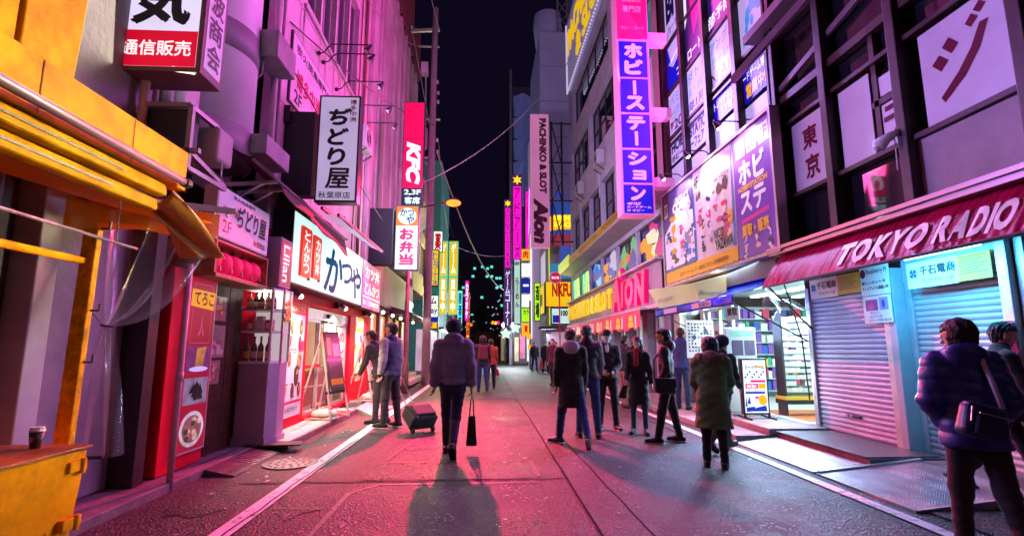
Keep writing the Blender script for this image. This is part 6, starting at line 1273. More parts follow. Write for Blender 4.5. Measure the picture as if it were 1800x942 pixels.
for ch, a0, a1, b0, b1 in (('A', 18.3, 17.05, 2.68, 3.92), ('I', 17.0, 16.62, 2.74, 3.60), ('O', 16.5, 15.55, 2.70, 3.62), ('N', 15.45, 14.35, 2.70, 3.66)): text(FLt, ch, a0, a1, b0, b1, .06, MGL, cg, bold=.06, ext=.14, shear=.15)
mb = MB(); mb.ball((4.62, 16.75, 3.86), (.10, .26, .22), 16, 10); p = mb.build('round_emblem', MGL, cg, smooth=True); mb = MB(); FLt.disc(mb, 16.72, 3.86, .12, .10, .145, 0, 12); mb.build('emblem_centre', YL, p)
area('sign_glow', (4.45, 16.4, 3.2), (-1, -.3, -.2), 4, 1.0, (1, .10, .45), 110, cg); area('sign_glow', (4.45, 23.5, 3.2), (-1, -.2, -.2), 8, .8, (1, .75, .2), 60, cg)
# red valance with orange emblems and the glazed shop front
rv = thing('red_valance', 'red scalloped valance with orange emblems over the parlour entrance', 'valance', (4.4, 20, 1.9))
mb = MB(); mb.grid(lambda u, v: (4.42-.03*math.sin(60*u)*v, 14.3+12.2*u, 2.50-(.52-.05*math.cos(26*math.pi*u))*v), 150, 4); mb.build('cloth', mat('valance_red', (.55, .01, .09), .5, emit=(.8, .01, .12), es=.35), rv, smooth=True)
FV = Fr('R', 4.37); em = None
for k in range(8):
    y = 15.1+k*1.45; mb = MB()
    FV.disc(mb, y, 2.28, .22, .10, .0, 0, 12); FV.rect(mb, y-.20, y+.20, 2.02, 2.20, .0, 0); FV.shape(mb, [(y-.30, 2.02), (y-.2, 2.02), (y-.22, 2.25)], .001, 0); FV.shape(mb, [(y+.30, 2.02), (y+.2, 2.02), (y+.22, 2.25)], .001, 0); FV.rect(mb, y-.16, y+.16, 2.18, 2.205, .002, 1); FV.rect(mb, y-.55, y-.42, 2.0, 2.35, .0, 2)
    mb.build('emblem', [glow('emblem_orange', '#f59a18', 1.0), glow('emblem_red', '#c01030', .7), glow('emblem_pale', '#f0c0d0', .8)], rv)
mb = MB(); mb.box(4.4, 4.9, 14.2, 26.6, 2.50, 2.56); mb.build('top_board', MATS['trim_pale'], rv)
pf = thing('parlour_entrance', 'bright glazed parlour entrance with grey piers', 'shop front', (5.2, 20, .1))
mb = MB(); mb.box(5.6, 8, 13.3, 28, .1, 2.5); mb.build('lit_back_wall', glowpatch('parlour_lit', '#d8d0e0', .55, .4, .4), pf)
for k in range(8):
    y = 13.4+k*2.0; mb = MB(); mb.box(4.95, 5.35, y, y+.45, .1, 2.5); mb.build('pier', mat('pier_grey', (.22, .22, .26), .4, .3), pf, bevel=.02)
    if k < 7: window(Fr('R', 5.2), pf, y+.5, y+1.95, .12, 2.4, 0, ALU, mat('door_glass', (.95, .97, 1), .02, alpha=.10, spec=.6), 2, 0, .05, 'glass_door')
r_ = random.Random(4)
for k in range(10):
    y = 14.0+k*1.35; mb = MB(); F7 = Fr('R', 5.55); F7.rect(mb, y, y+.7, .4, 2.0, 0, 0)
    for j in range(7): F7.disc(mb, y+r_.uniform(.1, .6), r_.uniform(.6, 1.9), .12, .12, .002+.0005*j, 1+j % 3, 7)
    mb.build('banner', [glow('bn0', '#f0e0f0', .8), glow('bn1', '#e02890', .8), glow('bn2', '#f0b020', .8), glow('bn3', '#5060d0', .7)], pf)
area('parlour_light', (5.0, 20, 2.40), (-.7, 0, -1), .4, 12, (1, .7, .85), 70, pf)
# rooftop light bulb sign
FT = Fr('R', 4.62)
ts = thing('bulb_sign', 'slanting pale signboard edged with bulbs and yellow letters high on the parlour', 'sign', (4.7, 22, 15.2))
mb = MB(); FT.panel(mb, 26.7, 17.0, 15.6, 19.6, -.16, 0); mb.build('board', mat('board_violet', (.42, .36, .52), .5, emit=(.35, .3, .6), es=.25), ts)
text(FT, 'PACHINKO', 26.4, 18.4, 17.5, 18.9, .05, YL, ts, bold=.03, ext=.06); text(FT, '& SLOT', 24.0, 18.0, 16.0, 17.2, .05, YL, ts, bold=.03, ext=.06)
bulb = None
for k in range(40):
    for (dy, dz) in ((26.7-.25*k if k < 38 else None, 15.5), (26.75, 15.5+.105*k)):
        if dy is None: continue
        if bulb is None: mb = MB(); mb.ball((4.58, dy, dz), .06, 6, 4); bulb = mb.build('bulb', glow('bulb_violet', '#c8c0e0', .8), ts); b0_ = (dy, dz)
        else: inst(bulb, ts, (0, dy-b0_[0], dz-b0_[1]))
# vertical sign on a truss at the far corner
FVS = Fr('N', 27.0)
vs_ = boxsign('pink_tower_sign', 'tall pink upright sign with dark brown letters on a steel truss', 'sign', FVS, 2.52, 3.54, 6.72, 14.35, .35, mat('tower_trim', (.5, .3, .4), .5, emit=(1, .4, .7), es=.3), glowpatch('tower_pale', '#c878a8', .72, .5, .85), .04)
DBR = mat('dark_brown_letters', (.06, .015, .02), .5); DPL = mat('plum_letters', (.10, .003, .03), .5)
text(FVS, 'PACHINKO & SLOT', 3.00, 3.40, 9.75, 14.1, .012, DBR, vs_, bold=.06, rot=1); text(FVS, 'Aion', 2.66, 3.46, 6.95, 9.5, .012, DPL, vs_, bold=.07, rot=1, shear=.2)
mb = MB()
for z in (13.9, 11.6, 9.4, 7.1):
    mb.bar((3.54, 27.2, z), (4.86, 27.2, z), .07); 
for (z0, z1) in ((13.9, 11.6), (11.6, 9.4), (9.4, 7.1)): mb.bar((3.72, 27.2, z0), (4.25, 27.2, z1), .06); mb.bar((3.72, 27.2, z1), (4.25, 27.2, (z0+z1)/2), .05)
mb.bar((3.70, 27.2, 6.9), (3.70, 27.2, 14.0), .10); mb.bar((4.28, 27.2, 6.9), (4.28, 27.2, 14.0), .10); mb.build('truss', BLACK, vs_)
# ------------------------------------------------------------------ far right
vb = thing('violet_office', 'pale violet office block with panel joints behind the pink tower sign', 'building', (6, 36, 0))
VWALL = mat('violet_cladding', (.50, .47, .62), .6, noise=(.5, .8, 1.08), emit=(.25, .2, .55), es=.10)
for k in range(9):
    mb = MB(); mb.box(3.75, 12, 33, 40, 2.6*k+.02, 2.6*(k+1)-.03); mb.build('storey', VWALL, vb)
mb = MB(); mb.box(3.78, 11.9, 33.04, 39.9, 0, 23.3); mb.build('core', DARKWALL, vb)
text(Fr('N', 32.98), 'BLD', 4.75, 5.3, 11.3, 11.75, .02, glow('bld_blue', '#2848c0', .7), vb, bold=.05)
mb = MB(); mb.lathe((4.6, 35, 23.3), [(.9, 0), (1.1, 1.6), (1.0, 2.6)], 14); mb.build('water_tank', VWALL, vb, smooth=True)
mb = MB()
for x in (5.2, 5.9):
    mb.bar((x, 34, 20), (x, 34, 34), .12)
for k in range(14): mb.bar((5.2, 34, 20.5+k), (5.9, 34, 21.5+k), .06); mb.bar((5.9, 34, 20.5+k), (5.2, 34, 21.5+k), .06)
tag(mb.build('lattice_mast', mat('mast_steel', (.25, .25, .30), .5, .5)), 'steel lattice mast rising behind the parlour roof', 'mast')
def flat(name, lab, cat, fr, a0, a1, b0, b1, d, m, parts=(), lights=None, group=None, rim=.05, frame=None):
    t = boxsign(name, lab, cat, fr, a0, a1, b0, b1, d, frame or BLACK, m, rim, group, back=False, bevel=0)
    for s, u0, u1, v0, v1, mm, kw in parts:
        if s is None:
            mb = MB(); fr.rect(mb, a0+(a1-a0)*u0, a0+(a1-a0)*u1, b0+(b1-b0)*v0, b0+(b1-b0)*v1, .012); mb.build('colour_panel', mm, t)
        else: text(fr, s, a0+(a1-a0)*u0, a0+(a1-a0)*u1, b0+(b1-b0)*v0, b0+(b1-b0)*v1, .024, mm, t, **kw)
    if lights: area('sign_glow', tuple(fr.p((a0+a1)/2, (b0+b1)/2, .2)), tuple(fr.n()+np.array((0, 0, -.3))), abs(a1-a0), b1-b0, lights[0], lights[1], t)
    return t
Y1 = glowpatch('far_yellow', '#f0c010', 1.0, .7, .8); BK = glow('far_black', '#281408', .1); RD = glow('far_red', '#c01010', .8); WH = glow('far_white', '#f0fff4', 1.1); MGF = glow('far_magenta', '#ff10c0', 1.1); LIM = glow('far_lime', '#a8f010', 1.1); ORG_ = glow('far_orange', '#ffa818', 1.1); CYN = glow('far_cyan', '#70ffe0', 1.0); NV = glow('far_navy', '#1420a0', .8)
v_ = dict(vertical=True, bold=.05); h_ = dict(bold=.05)
flat('yellow_shop_sign', 'yellow shop sign with red lettering beyond the parlour', 'sign', Fr('N', 30), 3.62, 5.2, 3.75, 5.3, .3, Y1, [('NKFU', .25, 1.0, .40, .92, RD, h_), (None, .05, .95, .05, .14, ORG_, {})], ((1, .8, .3), 30))
flat('pale_shop_sign', 'pale blue shop sign directly below the yellow shop sign', 'sign', Fr('N', 30), 3.95, 5.1, 2.75, 3.72, .3, glowpatch('far_pale', '#c8f0f0', .9, .8, .7), [('1001', .5, .95, .5, .85, BK, h_), (None, .08, .45, .1, .55, NV, {})])
flat('side_yellow_sign', 'yellow side panel of the corner shop facing the street', 'sign', Fr('R', 3.58), 32.5, 30.2, 3.4, 5.2, .1, Y1, [(None, .1, .6, .3, .7, BK, {})])
t = thing('corner_shop', 'grey corner shop with a small canopy beyond the parlour', 'building', (4.5, 31.5, 0)); mb = MB(); mb.box(3.7, 9, 30.3, 33, .1, 7.5); mb.build('wall', mat('lilac_wall', (.34, .30, .38), .7, noise=(1, .7, 1.1)), t); mb = MB(); mb.box(3.2, 4.5, 29.6, 30.3, 2.45, 2.6); mb.build('canopy', DSTEEL, t)
mb = MB(); mb.box(3.95, 5.0, 30.25, 30.29, .3, 2.3); mb.build('lit_window', glow('far_window', '#c8a0c0', .6), t); mb = MB(); mb.box(3.68, 3.7, 30.4, 32.8, 5.3, 7.2); mb.build('pale_wall_panel', glow('pale_panel', '#d8d0e0', .5), t)
area('canopy_light', (3.9, 29.9, 2.4), (-.3, -.5, -1), 1.2, .5, (.85, .9, 1), 60, t)
t = thing('round_tower', 'round blue fronted restaurant tower with an orange band behind the truss', 'building', (5, 30, 6)); mb = MB(); mb.lathe((5.0, 31.4, 5.5), [(1.2, 0), (1.2, 4.8)], 24); mb.build('drum', mat('drum_blue', (.04, .08, .30), .4, emit=(.04, .10, .5), es=.5), t, smooth=True)
mb = MB(); mb.lathe((5.0, 31.4, 8.5), [(1.25, 0), (1.25, .9)], 24); mb.build('orange_band', ORG_, t, smooth=True); mb = MB(); mb.lathe((5.0, 31.4, 7.5), [(1.24, 0), (1.24, .7)], 24); mb.build('red_band', glow('band_red', '#a03050', .7), t, smooth=True); text(Fr('N', 30.1), 'UNNY', 4.2, 5.5, 9.0, 9.35, .05, glow('sushi_yel', '#fff030', 1.1), t, bold=.06); text(Fr('N', 30.1), 'ROOM', 4.2, 5.6, 8.58, 8.93, .05, MATS['sushi_yel'], t, bold=.06)
t = thing('cyan_front', 'cyan lit glass corner beneath the blue restaurant tower', 'building', (4.6, 30.2, 5.3)); mb = MB(); mb.box(3.9, 5.6, 30.2, 30.28, 5.5, 6.4); mb.build('glazing', glow('cyan_glazing', '#3890c0', .6), t); mb = MB(); mb.box(3.86, 3.92, 30.1, 30.2, 2.7, 8.2); mb.build('yellow_post', glow('post_yel', '#d0e020', .9), t)
# fire hydrant sign
hy = thing('hydrant_sign', 'round red fire hydrant sign on a slim red pole', 'street sign', (3.1, 22, .0))
mb = MB(); mb.tube([(3.27, 22, .1), (3.27, 22, 4.3)], .03, 10); mb.build('pole', REDP, hy, smooth=True); mb = MB(); mb.tube([(3.09, 21.97, 4.42), (3.09, 21.94, 4.42)], .27, 28); mb.build('rim', WHITE, hy); mb = MB(); mb.tube([(3.09, 21.945, 4.42), (3.09, 21.93, 4.42)], .235, 28); mb.build('disc', mat('sign_red', (.42, .01, .03), .4, emit=(.5, .01, .04), es=.4), hy); mb = MB(); mb.bar((3.09, 21.97, 4.2), (3.27, 22, 4.1), .03); mb.build('bracket', REDP, hy)
text(Fr('N', 21.93), '消火栓', 2.92, 3.26, 4.36, 4.48, .004, WHL, hy, bold=.03)
# game centre signs
FG1 = Fr('N', 36)
def tower(name, lab, a0, a1, b0, b1, star, txt, vt0):
    t = thing(name, lab, 'sign', FG1.p((a0+a1)/2, b0), 'star topped game centre signs')
    mb = MB(); FG1.panel(mb, a0, a1, b0, b1, -.4, 0); mb.build('housing', mat('tower_dark', (.10, .04, .14), .5, emit=(.3, .05, .35), es=.12), t)
    mb = MB(); cx = (a0+a1)/2; r0 = (a1-a0)*.52; FG1.shape(mb, [(cx+(r0 if k % 2 == 0 else r0*.5)*math.sin(math.pi*k/6), b1-r0*1.1+(r0 if k % 2 == 0 else r0*.5)*math.cos(math.pi*k/6)) for k in range(12)], .05); mb.build('star', glow('star_yellow', '#ffd020', 1.2), t)
    n = len(txt)
    for i, ch in enumerate(txt):
        z1 = b1-r0*2.3-(b1-r0*2.3-vt0)*i/n; z0 = b1-r0*2.3-(b1-r0*2.3-vt0)*(i+1)/n
        mb = MB(); FG1.panel(mb, a0+.08, a1-.08, z0+.03, z1-.03, 0, .02); mb.build('letter_tile', MGF, t)
        text(FG1, ch, a0+.16, a1-.16, z0+.10, z1-.10, .03, mat('tile_plum', (.12, .005, .10), .5, emit=(.3, .0, .2), es=.3), t, bold=.03, vertical=True)
    return t
t = tower('game_tower_sign', 'lower star topped magenta game centre sign with white characters below', 1.42, 1.92, 2.7, 12.0, True, 'アドアーズ秋葉', 7.0); text(FG1, 'ゲームコーナー', 1.5, 1.84, 2.9, 6.8, .03, glow('pale_neon', '#d8d8ff', 1.1), t, bold=.03, vertical=True)
tower('game_tower_sign', 'taller star topped magenta game centre sign', 2.0, 2.72, 7.2, 13.9, True, 'アドアーズ', 7.6)
flat('magenta_banner', 'broad magenta blade sign to the right of the taller star sign', 'sign', FG1, 2.92, 3.55, 7.6, 12.7, .3, MGF, [('アドアーズ', .2, .8, .1, .95, glow('mag_dark', '#c00890', .8), v_)], ((1, .1, .8), 160))
g5 = Fr('N', 33.5)
flat('pale_totem', 'tall pale green sign with brown characters under the magenta blade', 'sign', g5, 1.95, 2.42, 2.9, 7.2, .3, glowpatch('totem_pale', '#b8e0d0', .9, .6, .7), [('らーめん', .25, .75, .25, .72, glow('brown_let', '#6a4010', .5), v_), ('NEW', .15, .85, .90, .96, BK, h_)])
for k, (b0, b1, m, lab, pr) in enumerate(((7.1, 7.9, ORG_, 'orange and red top panel', [('肉', .2, .8, .2, .85, RD, h_)]), (6.0, 6.95, WH, 'blank white upper panel', []), (4.95, 5.9, NV, 'blue panel with a small white cloud', [(None, .2, .8, .45, .6, WH, {})]), (4.0, 4.88, WH, 'blank white lower panel', []), (3.05, 3.95, LIM, 'lime panel', [('カラ', .2, .8, .5, .9, BK, h_)]), (2.1, 3.0, ORG_, 'orange bottom panel', [('質', .3, .7, .3, .8, RD, h_)]))):
    flat('stacked_sign', lab + ' in the sign column beside the pale green sign', 'sign', g5, 2.46, 3.06, b0, b1, .3, m, pr, None, 'stacked sign panels', .02)
area('stack_glow', (2.5, 33.0, 5), (-.2, -1, -.4), 1.2, 5, (.9, 1, .8), 30)
for k, (x, z) in enumerate(((1.55, 2.35), (2.2, 2.75))):
    mb = MB(); FG1.shape(mb, [(x+(.42 if q % 2 == 0 else .24)*math.sin(math.pi*q/5), z+(.42 if q % 2 == 0 else .24)*math.cos(math.pi*q/5)) for q in range(10)], .1); me_ = mb.build('star_lamp', glow('star_pale', '#d8ffe8', 1.0), None, solid=.05); tag(me_, ('left', 'right')[k] + ' pale glowing star lamp hanging below the game centre signs', 'lamp', 'star lamps')
# scalloped dark tower and neighbours
t = thing('scalloped_tower', 'dark tower with a column of blue scalloped panels above the star signs', 'building', (3, 42, 0)); mb = MB(); mb.box(2.2, 12, 42, 52, 0, 24); mb.build('wall', mat('tower_navy', (.05, .05, .10), .6), t); mb = MB(); mb.box(2.08, 2.3, 41.8, 42.2, 0, 25.5); mb.build('edge_post', PLASTERG, t)
for k in range(5):
    mb = MB(); z = 13.2+2.0*k; mb.hexa([(2.5, 41.9, z), (3.2, 41.6, z), (3.9, 41.9, z), (3.2, 41.95, z)], [(2.4, 41.9, z+1.8), (3.2, 41.1, z+1.8), (4.0, 41.9, z+1.8), (3.2, 41.95, z+1.8)]); mb.build('scallop', mat('scallop_blue', (.18, .22, .42), .4, emit=(.10, .12, .35), es=.2), t)
mb = MB(); mb.box(2.3, 9, 41.7, 42, .1, 3.2); mb.build('shop_base', mat('base_dark', (.07, .05, .06), .7), t)
for k, (x_, c_) in enumerate(((2.45, '#f0d8b0'), (2.95, '#f080b0'), (3.5, '#e8f0f0'), (4.1, '#f0b040'), (4.8, '#b0d8f0'))): mb = MB(); mb.box(x_, x_+.38, 41.66, 41.7, .3+.2*(k % 2), 2.2+.3*(k % 3)); mb.build('lit_panel', glowpatch('lp%d' % k, c_, .8, 1.5, .3), t)
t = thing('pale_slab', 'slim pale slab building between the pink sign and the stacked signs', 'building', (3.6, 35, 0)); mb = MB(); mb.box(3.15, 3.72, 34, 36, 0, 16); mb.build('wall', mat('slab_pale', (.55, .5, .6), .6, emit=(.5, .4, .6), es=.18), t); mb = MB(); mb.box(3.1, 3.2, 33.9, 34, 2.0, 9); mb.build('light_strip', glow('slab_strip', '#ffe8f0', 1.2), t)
# small traffic cluster and flood lamps
def flood(x, y, z, lab, pw):
    t = thing('flood_light', lab, 'lamp', (x, y, 0), 'white flood lights far down the street'); mb = MB(); mb.tube([(x, y, 0), (x, y, z)], .05, 8); mb.build('pole', DSTEEL, t); mb = MB(); mb.ball((x, y-.1, z), .22, 12, 8); mb.build('lamp', glow('flood_white', '#e8f4ff', 9), t, smooth=True); point('lamp_light', (x, y-.4, z), (.85, .93, 1), pw, .2, t)
flood(1.62, 40, 3.1, 'left of two white flood lights far down the street', 800); flood(2.35, 40, 3.1, 'right of two white flood lights far down the street', 800)
t = thing('traffic_pole', 'grey pole with small amber boxes at the far right kerb', 'pole', (2.95, 33, 0)); mb = MB(); mb.tube([(2.98, 33, 0), (2.98, 33, 4.4)], .06, 10); mb.build('pole', PLASTERG, t); mb = MB(); mb.box(2.8, 3.0, 32.9, 33.1, 1.9, 2.3); mb.box(2.82, 3.0, 32.9, 33.1, 1.3, 1.6); mb.build('amber_box', ORG_, t)
# ------------------------------------------------------------------ far left
FL1 = Fr('N', 24)
t = flat('rounded_yellow_sign', 'yellow shop sign with violet and blue characters behind the lamp pole', 'sign', FL1, -2.85, -2.12, 4.25, 6.0, .3, Y1, [('買取専門', .08, .42, .08, .95, glow('violet_let', '#7818a0', .7), v_), ('トレカコーナー2', .6, .92, .05, .92, glow('bluegreen_let', '#1878a8', .7), v_)], ((1, .85, .3), 60))
t = flat('disc_shop_sign', 'white and yellow sign ending in ray below the yellow shop sign', 'sign', FL1, -2.85, -2.12, 2.25, 3.85, .3, Y1, [(None, .03, .97, .68, .97, WH, {}), ('ーム', .1, .9, .72, .94, glow('let_maroon', '#701838', .5), h_), (None, .03, .97, .36, .66, WH, {}), ('・ray', .1, .95, .40, .60, BK, h_), (None, .03, .97, .20, .36, NV, {}), ('買取', .15, .7, .05, .2, RD, h_)], ((1, .9, .6), 40))
FL2 = Fr('N', 30)
for k, (a0, a1) in enumerate(((-2.62, -2.16), (-2.08, -1.55))):
    for j, (b0, b1) in enumerate(((5.55, 7.65), (3.3, 5.5))):
        flat('neon_sign', ('left', 'right')[k] + ' ' + ('upper', 'lower')[j] + ' panel of the twin tall yellow neon signs', 'sign', FL2, a0, a1, b0, b1, .3, Y1, [(('ゲーム', '買取中')[j], .25, .75, .06, .94, glow('neon_mint', '#d8fff0', 1.2), v_)], ((1, .9, .25), 35), 'twin yellow neon signs', .04, mat('neon_frame', (.05, .4, .3), .4, emit=(.05, .9, .6), es=.6))
flat('orange_strip_sign', 'thin orange strip sign far down the left side', 'sign', Fr('N', 45), -1.55, -1.2, 2.2, 6.2, .2, ORG_, [('ラーメン居酒屋', .1, .9, .05, .95, RD, v_)])
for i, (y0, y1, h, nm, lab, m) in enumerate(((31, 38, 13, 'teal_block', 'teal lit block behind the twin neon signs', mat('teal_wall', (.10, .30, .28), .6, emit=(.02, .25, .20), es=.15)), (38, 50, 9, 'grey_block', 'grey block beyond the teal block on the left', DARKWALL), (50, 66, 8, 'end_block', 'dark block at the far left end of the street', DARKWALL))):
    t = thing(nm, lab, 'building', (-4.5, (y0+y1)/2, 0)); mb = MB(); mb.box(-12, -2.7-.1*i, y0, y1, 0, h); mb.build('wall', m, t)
    F8 = Fr('L', -2.7-.1*i)
    for k in range(3):
        for j in range(2):
            mb = MB(); a = y0+.6+k*(y1-y0)/3.2; F8.rect(mb, a, a+1.2, 1.0+j*3.0, 2.6+j*3.0, .02); mb.build('lit_window', glow('fw%d' % ((i+k+j) % 4), ('#e8d0c0', '#60e0c0', '#f0a0c8', '#c8e8f0')[(i+k+j) % 4], .7), t)
mb = MB(); mb.box(-3.4, -2.4, 31.2, 37, 2.5, 2.62); t = mb.build('far_canopy', DSTEEL); tag(t, 'dark canopy with small lamps below the twin neon signs', 'canopy')
for k in range(4): mb = MB(); mb.ball((-2.5, 31.6+1.6*k, 2.45), .09, 8, 6); mb.build('canopy_lamp', MATS['globe'], t)
mb = MB(); mb.box(-3.3, -2.75, 25.5, 30.8, .3, 2.3); t = tag(mb.build('bright_kiosk', glowpatch('kiosk_glow', '#e8c0e0', .8, .8, .4)), 'bright pink and white kiosk front below the yellow signs', 'kiosk')
# ------------------------------------------------------------------ end of the street: dark blocks with lit windows
def block(nm, lab, x0, x1, y0, h, cols, rows, m, seed, dens, wm, w=.55, hh=.5):
    t = thing(nm, lab, 'building', ((x0+x1)/2, y0+5, 0)); mb = MB(); mb.box(x0, x1, y0, y0+12, 0, h); mb.build('wall', m, t)
    r_ = random.Random(seed); fr = Fr('N', y0); mw = None
    for i in range(cols):
        for j in range(rows):
            if r_.random() < dens:
                a = x0+(i+.5+r_.uniform(-.3, .3))*(x1-x0)/cols; b = 2.5+(j+.4+r_.choice((0, 0, .18)))*(h-3)/rows
                if mw is None: mb = MB(); fr.rect(mb, a-w/2, a+w/2, b-hh/2, b+hh/2, .03); mw = mb.build('lit_window', wm, t); q = (a, b)
                else: inst(mw, t, (a-q[0], 0, b-q[1]))
    return t
DN = mat('night_block', (.018, .022, .045), .6)
block('end_office', 'dark office block with teal lit windows closing the street', -8, 3.4, 92, 17, 14, 8, DN, 3, .34, glow('win_teal', '#60e8e0', 1.0), .5, .45)
block('end_tower', 'dark low block with dim windows before the teal office', -3.4, -.4, 84, 6.5, 8, 4, DN, 5, .10, glow('win_dim', '#b0e8c0', .8), .28, .28)
block('side_block', 'dark block with small pale windows at the right end of the street', .2, 2.6, 80, 9.6, 9, 6, mat('night_block2', (.03, .025, .04), .6), 9, .26, glow('win_pale', '#a8d8f0', .8), .2, .2)
mb = MB(); mb.box(-1.2, 1.6, 62, 62.4, 0, 3.3); tag(mb.build('brown_hoarding', mat('hoarding', (.12, .05, .05), .7, noise=(1, .6, 1.3)), ), 'brown hoarding across the far end of the street', 'hoarding')
mb = MB(); mb.box(1.9, 6, 56, 56.4, 0, 3.4); tag(mb.build('lit_frontage', glowpatch('frontage_glow', '#e8c898', .5, .4, .4)), 'pale lit shop frontage at the far right corner', 'shop front')
def tree(x, y, h, lab, seed):
    r_ = random.Random(seed); t = thing('street_tree', lab, 'tree', (x, y, 0), 'bare trees at the end of the street'); mb = MB(); mb.tube([(x, y, 0), (x+.05, y, h*.4), (x, y, h*.6)], [.12, .09, .05], 8)
    for k in range(9): a = r_.uniform(0, 6.28); z = h*r_.uniform(.35, .6); mb.tube([(x, y, z), (x+.5*math.cos(a), y+.5*math.sin(a), z+.5), (x+.9*math.cos(a), y+.9*math.sin(a), z+1.0)], [.04, .03, .01], 5)
    mb.build('trunk', mat('bark', (.05, .03, .025), .8), t); mb = MB()
    for k in range(500):
        th = r_.uniform(0, 6.28); ph = math.acos(r_.uniform(-1, 1)); rr_ = r_.uniform(.3, 1)**.5; c = V(x+1.1*rr_*math.sin(ph)*math.cos(th), y+1.1*rr_*math.sin(ph)*math.sin(th), h*.75+h*.28*rr_*math.cos(ph)); d = V(r_.uniform(-1, 1), r_.uniform(-1, 1), r_.uniform(-1, 1))*.13; e = V(r_.uniform(-1, 1), r_.uniform(-1, 1), r_.uniform(-1, 1))*.13
        mb.poly([c, c+d, c+e])
    mb.build('crown', mat('leaf_dark', (.04, .03, .02), .7), t)
tree(-.6, 52, 4.6, 'left small dark tree at the end of the street', 1); tree(1.1, 54, 5.0, 'right small dark tree at the end of the street', 2)
def signal(x, y, z, cols, lab):
    t = thing('traffic_light', lab, 'traffic light', (x, y, 0), 'traffic lights far away'); mb = MB(); mb.tube([(x, y, 0), (x, y, z+.2)], .06, 8); mb.build('pole', DSTEEL, t); mb = MB(); mb.box(x-.2, x+.75, y-.12, y, z-.25, z+.25); mb.build('case', BLACK, t)
    for k, c in enumerate(cols): mb = MB(); mb.ball((x+.02+.3*k, y-.15, z), .2, 10, 6); mb.build('lamp', glow('tl'+c[1:], c, 3), t)
signal(1.05, 60, 4.2, ('#ff8a10', '#ffb040', '#ff1080'), 'traffic light with amber and pink lamps by the dark trees'); signal(-1.5, 60, 4.0, ('#ff7010',), 'single amber traffic light left of the dark trees')
# ------------------------------------------------------------------ overhead cables
def cable(p, q, sag, r, lab, m=None, n=24):
    p, q = V(*p), V(*q); mb = MB(); mb.tube([p+(q-p)*i/n+V(0, 0, -sag*4*(i/n)*(1-i/n)) for i in range(n+1)], r, 6)
    return tag(mb.build('overhead_cable', m or mat('cable_grey', (.42, .38, .40), .5), smooth=True), lab, 'cable', 'overhead cables')
cable((4.86, 25.5, 17.3), (-2.15, 17.6, 7.2), .9, .022, 'thick pale cable crossing from the parlour roof to the left poles', mat('cable_pale', (.62, .58, .60), .5))
cable((-1.98, 20.5, 9.4), (2.1, 40, 5.8), 1.6, .03, 'long sagging cable from the utility pole toward the star signs', mat('cable_pale', (.62, .58, .60), .5))
cable((-2.0, 20.5, 14.9), (-2.6, -2, 13), .6, .015, 'thin dark cable running overhead from the utility pole top')
cable((-3.2, 20.5, 15.0), (-3.3, 60, 13), .8, .02, 'thin cable running away from the utility pole cross arm')
cable((-3.38, 8.3, 7.0), (-2.15, 20.4, 10.6), .3, .012, 'thin wire strung along the pink facade to the utility pole', BLACK)
cable((-3.36, 8.0, 6.3), (-2.9, 14.6, 5.0), .1, .010, 'thin wire sloping down past the projecting tavern sign', BLACK)
cable((-2.7, 32, 8.2), (2.1, 42, 9.0), .5, .02, 'far thin cable strung level across the street')
for i, (y, a0, a1, b0, b1, m, tx, tm, lab) in enumerate(((38, -1.98, -1.55, 2.6, 5.6, CYN, '居酒屋', NV, 'cyan upright sign on the left beyond the twin neon signs'), (40, -1.5, -1.15, 3.4, 6.6, MGF, 'カラオケ', WH, 'magenta upright sign far down the left side'), (27, -2.75, -2.2, 6.4, 7.6, WH, '薬', RD, 'small white sign with a red character above the yellow shop sign'), (46, 1.75, 2.3, 3.2, 6.4, Y1, '電気', RD, 'far yellow upright sign right of the star lamps'), (31.5, 3.1, 3.5, 3.0, 5.4, LIM, '酒場', BK, 'slim lime upright sign left of the yellow shop sign'), (44, 2.5, 3.1, 2.6, 4.0, glow('far_pink', '#ff70b0', 1.0), '喫茶', WH, 'pink sign low above the distant crowd'))):
    flat('upright_street_sign', lab, 'sign', Fr('N', y), a0, a1, b0, b1, .25, m, [(tx, .2, .8, .06, .94, tm, v_)], None, 'far upright signs')
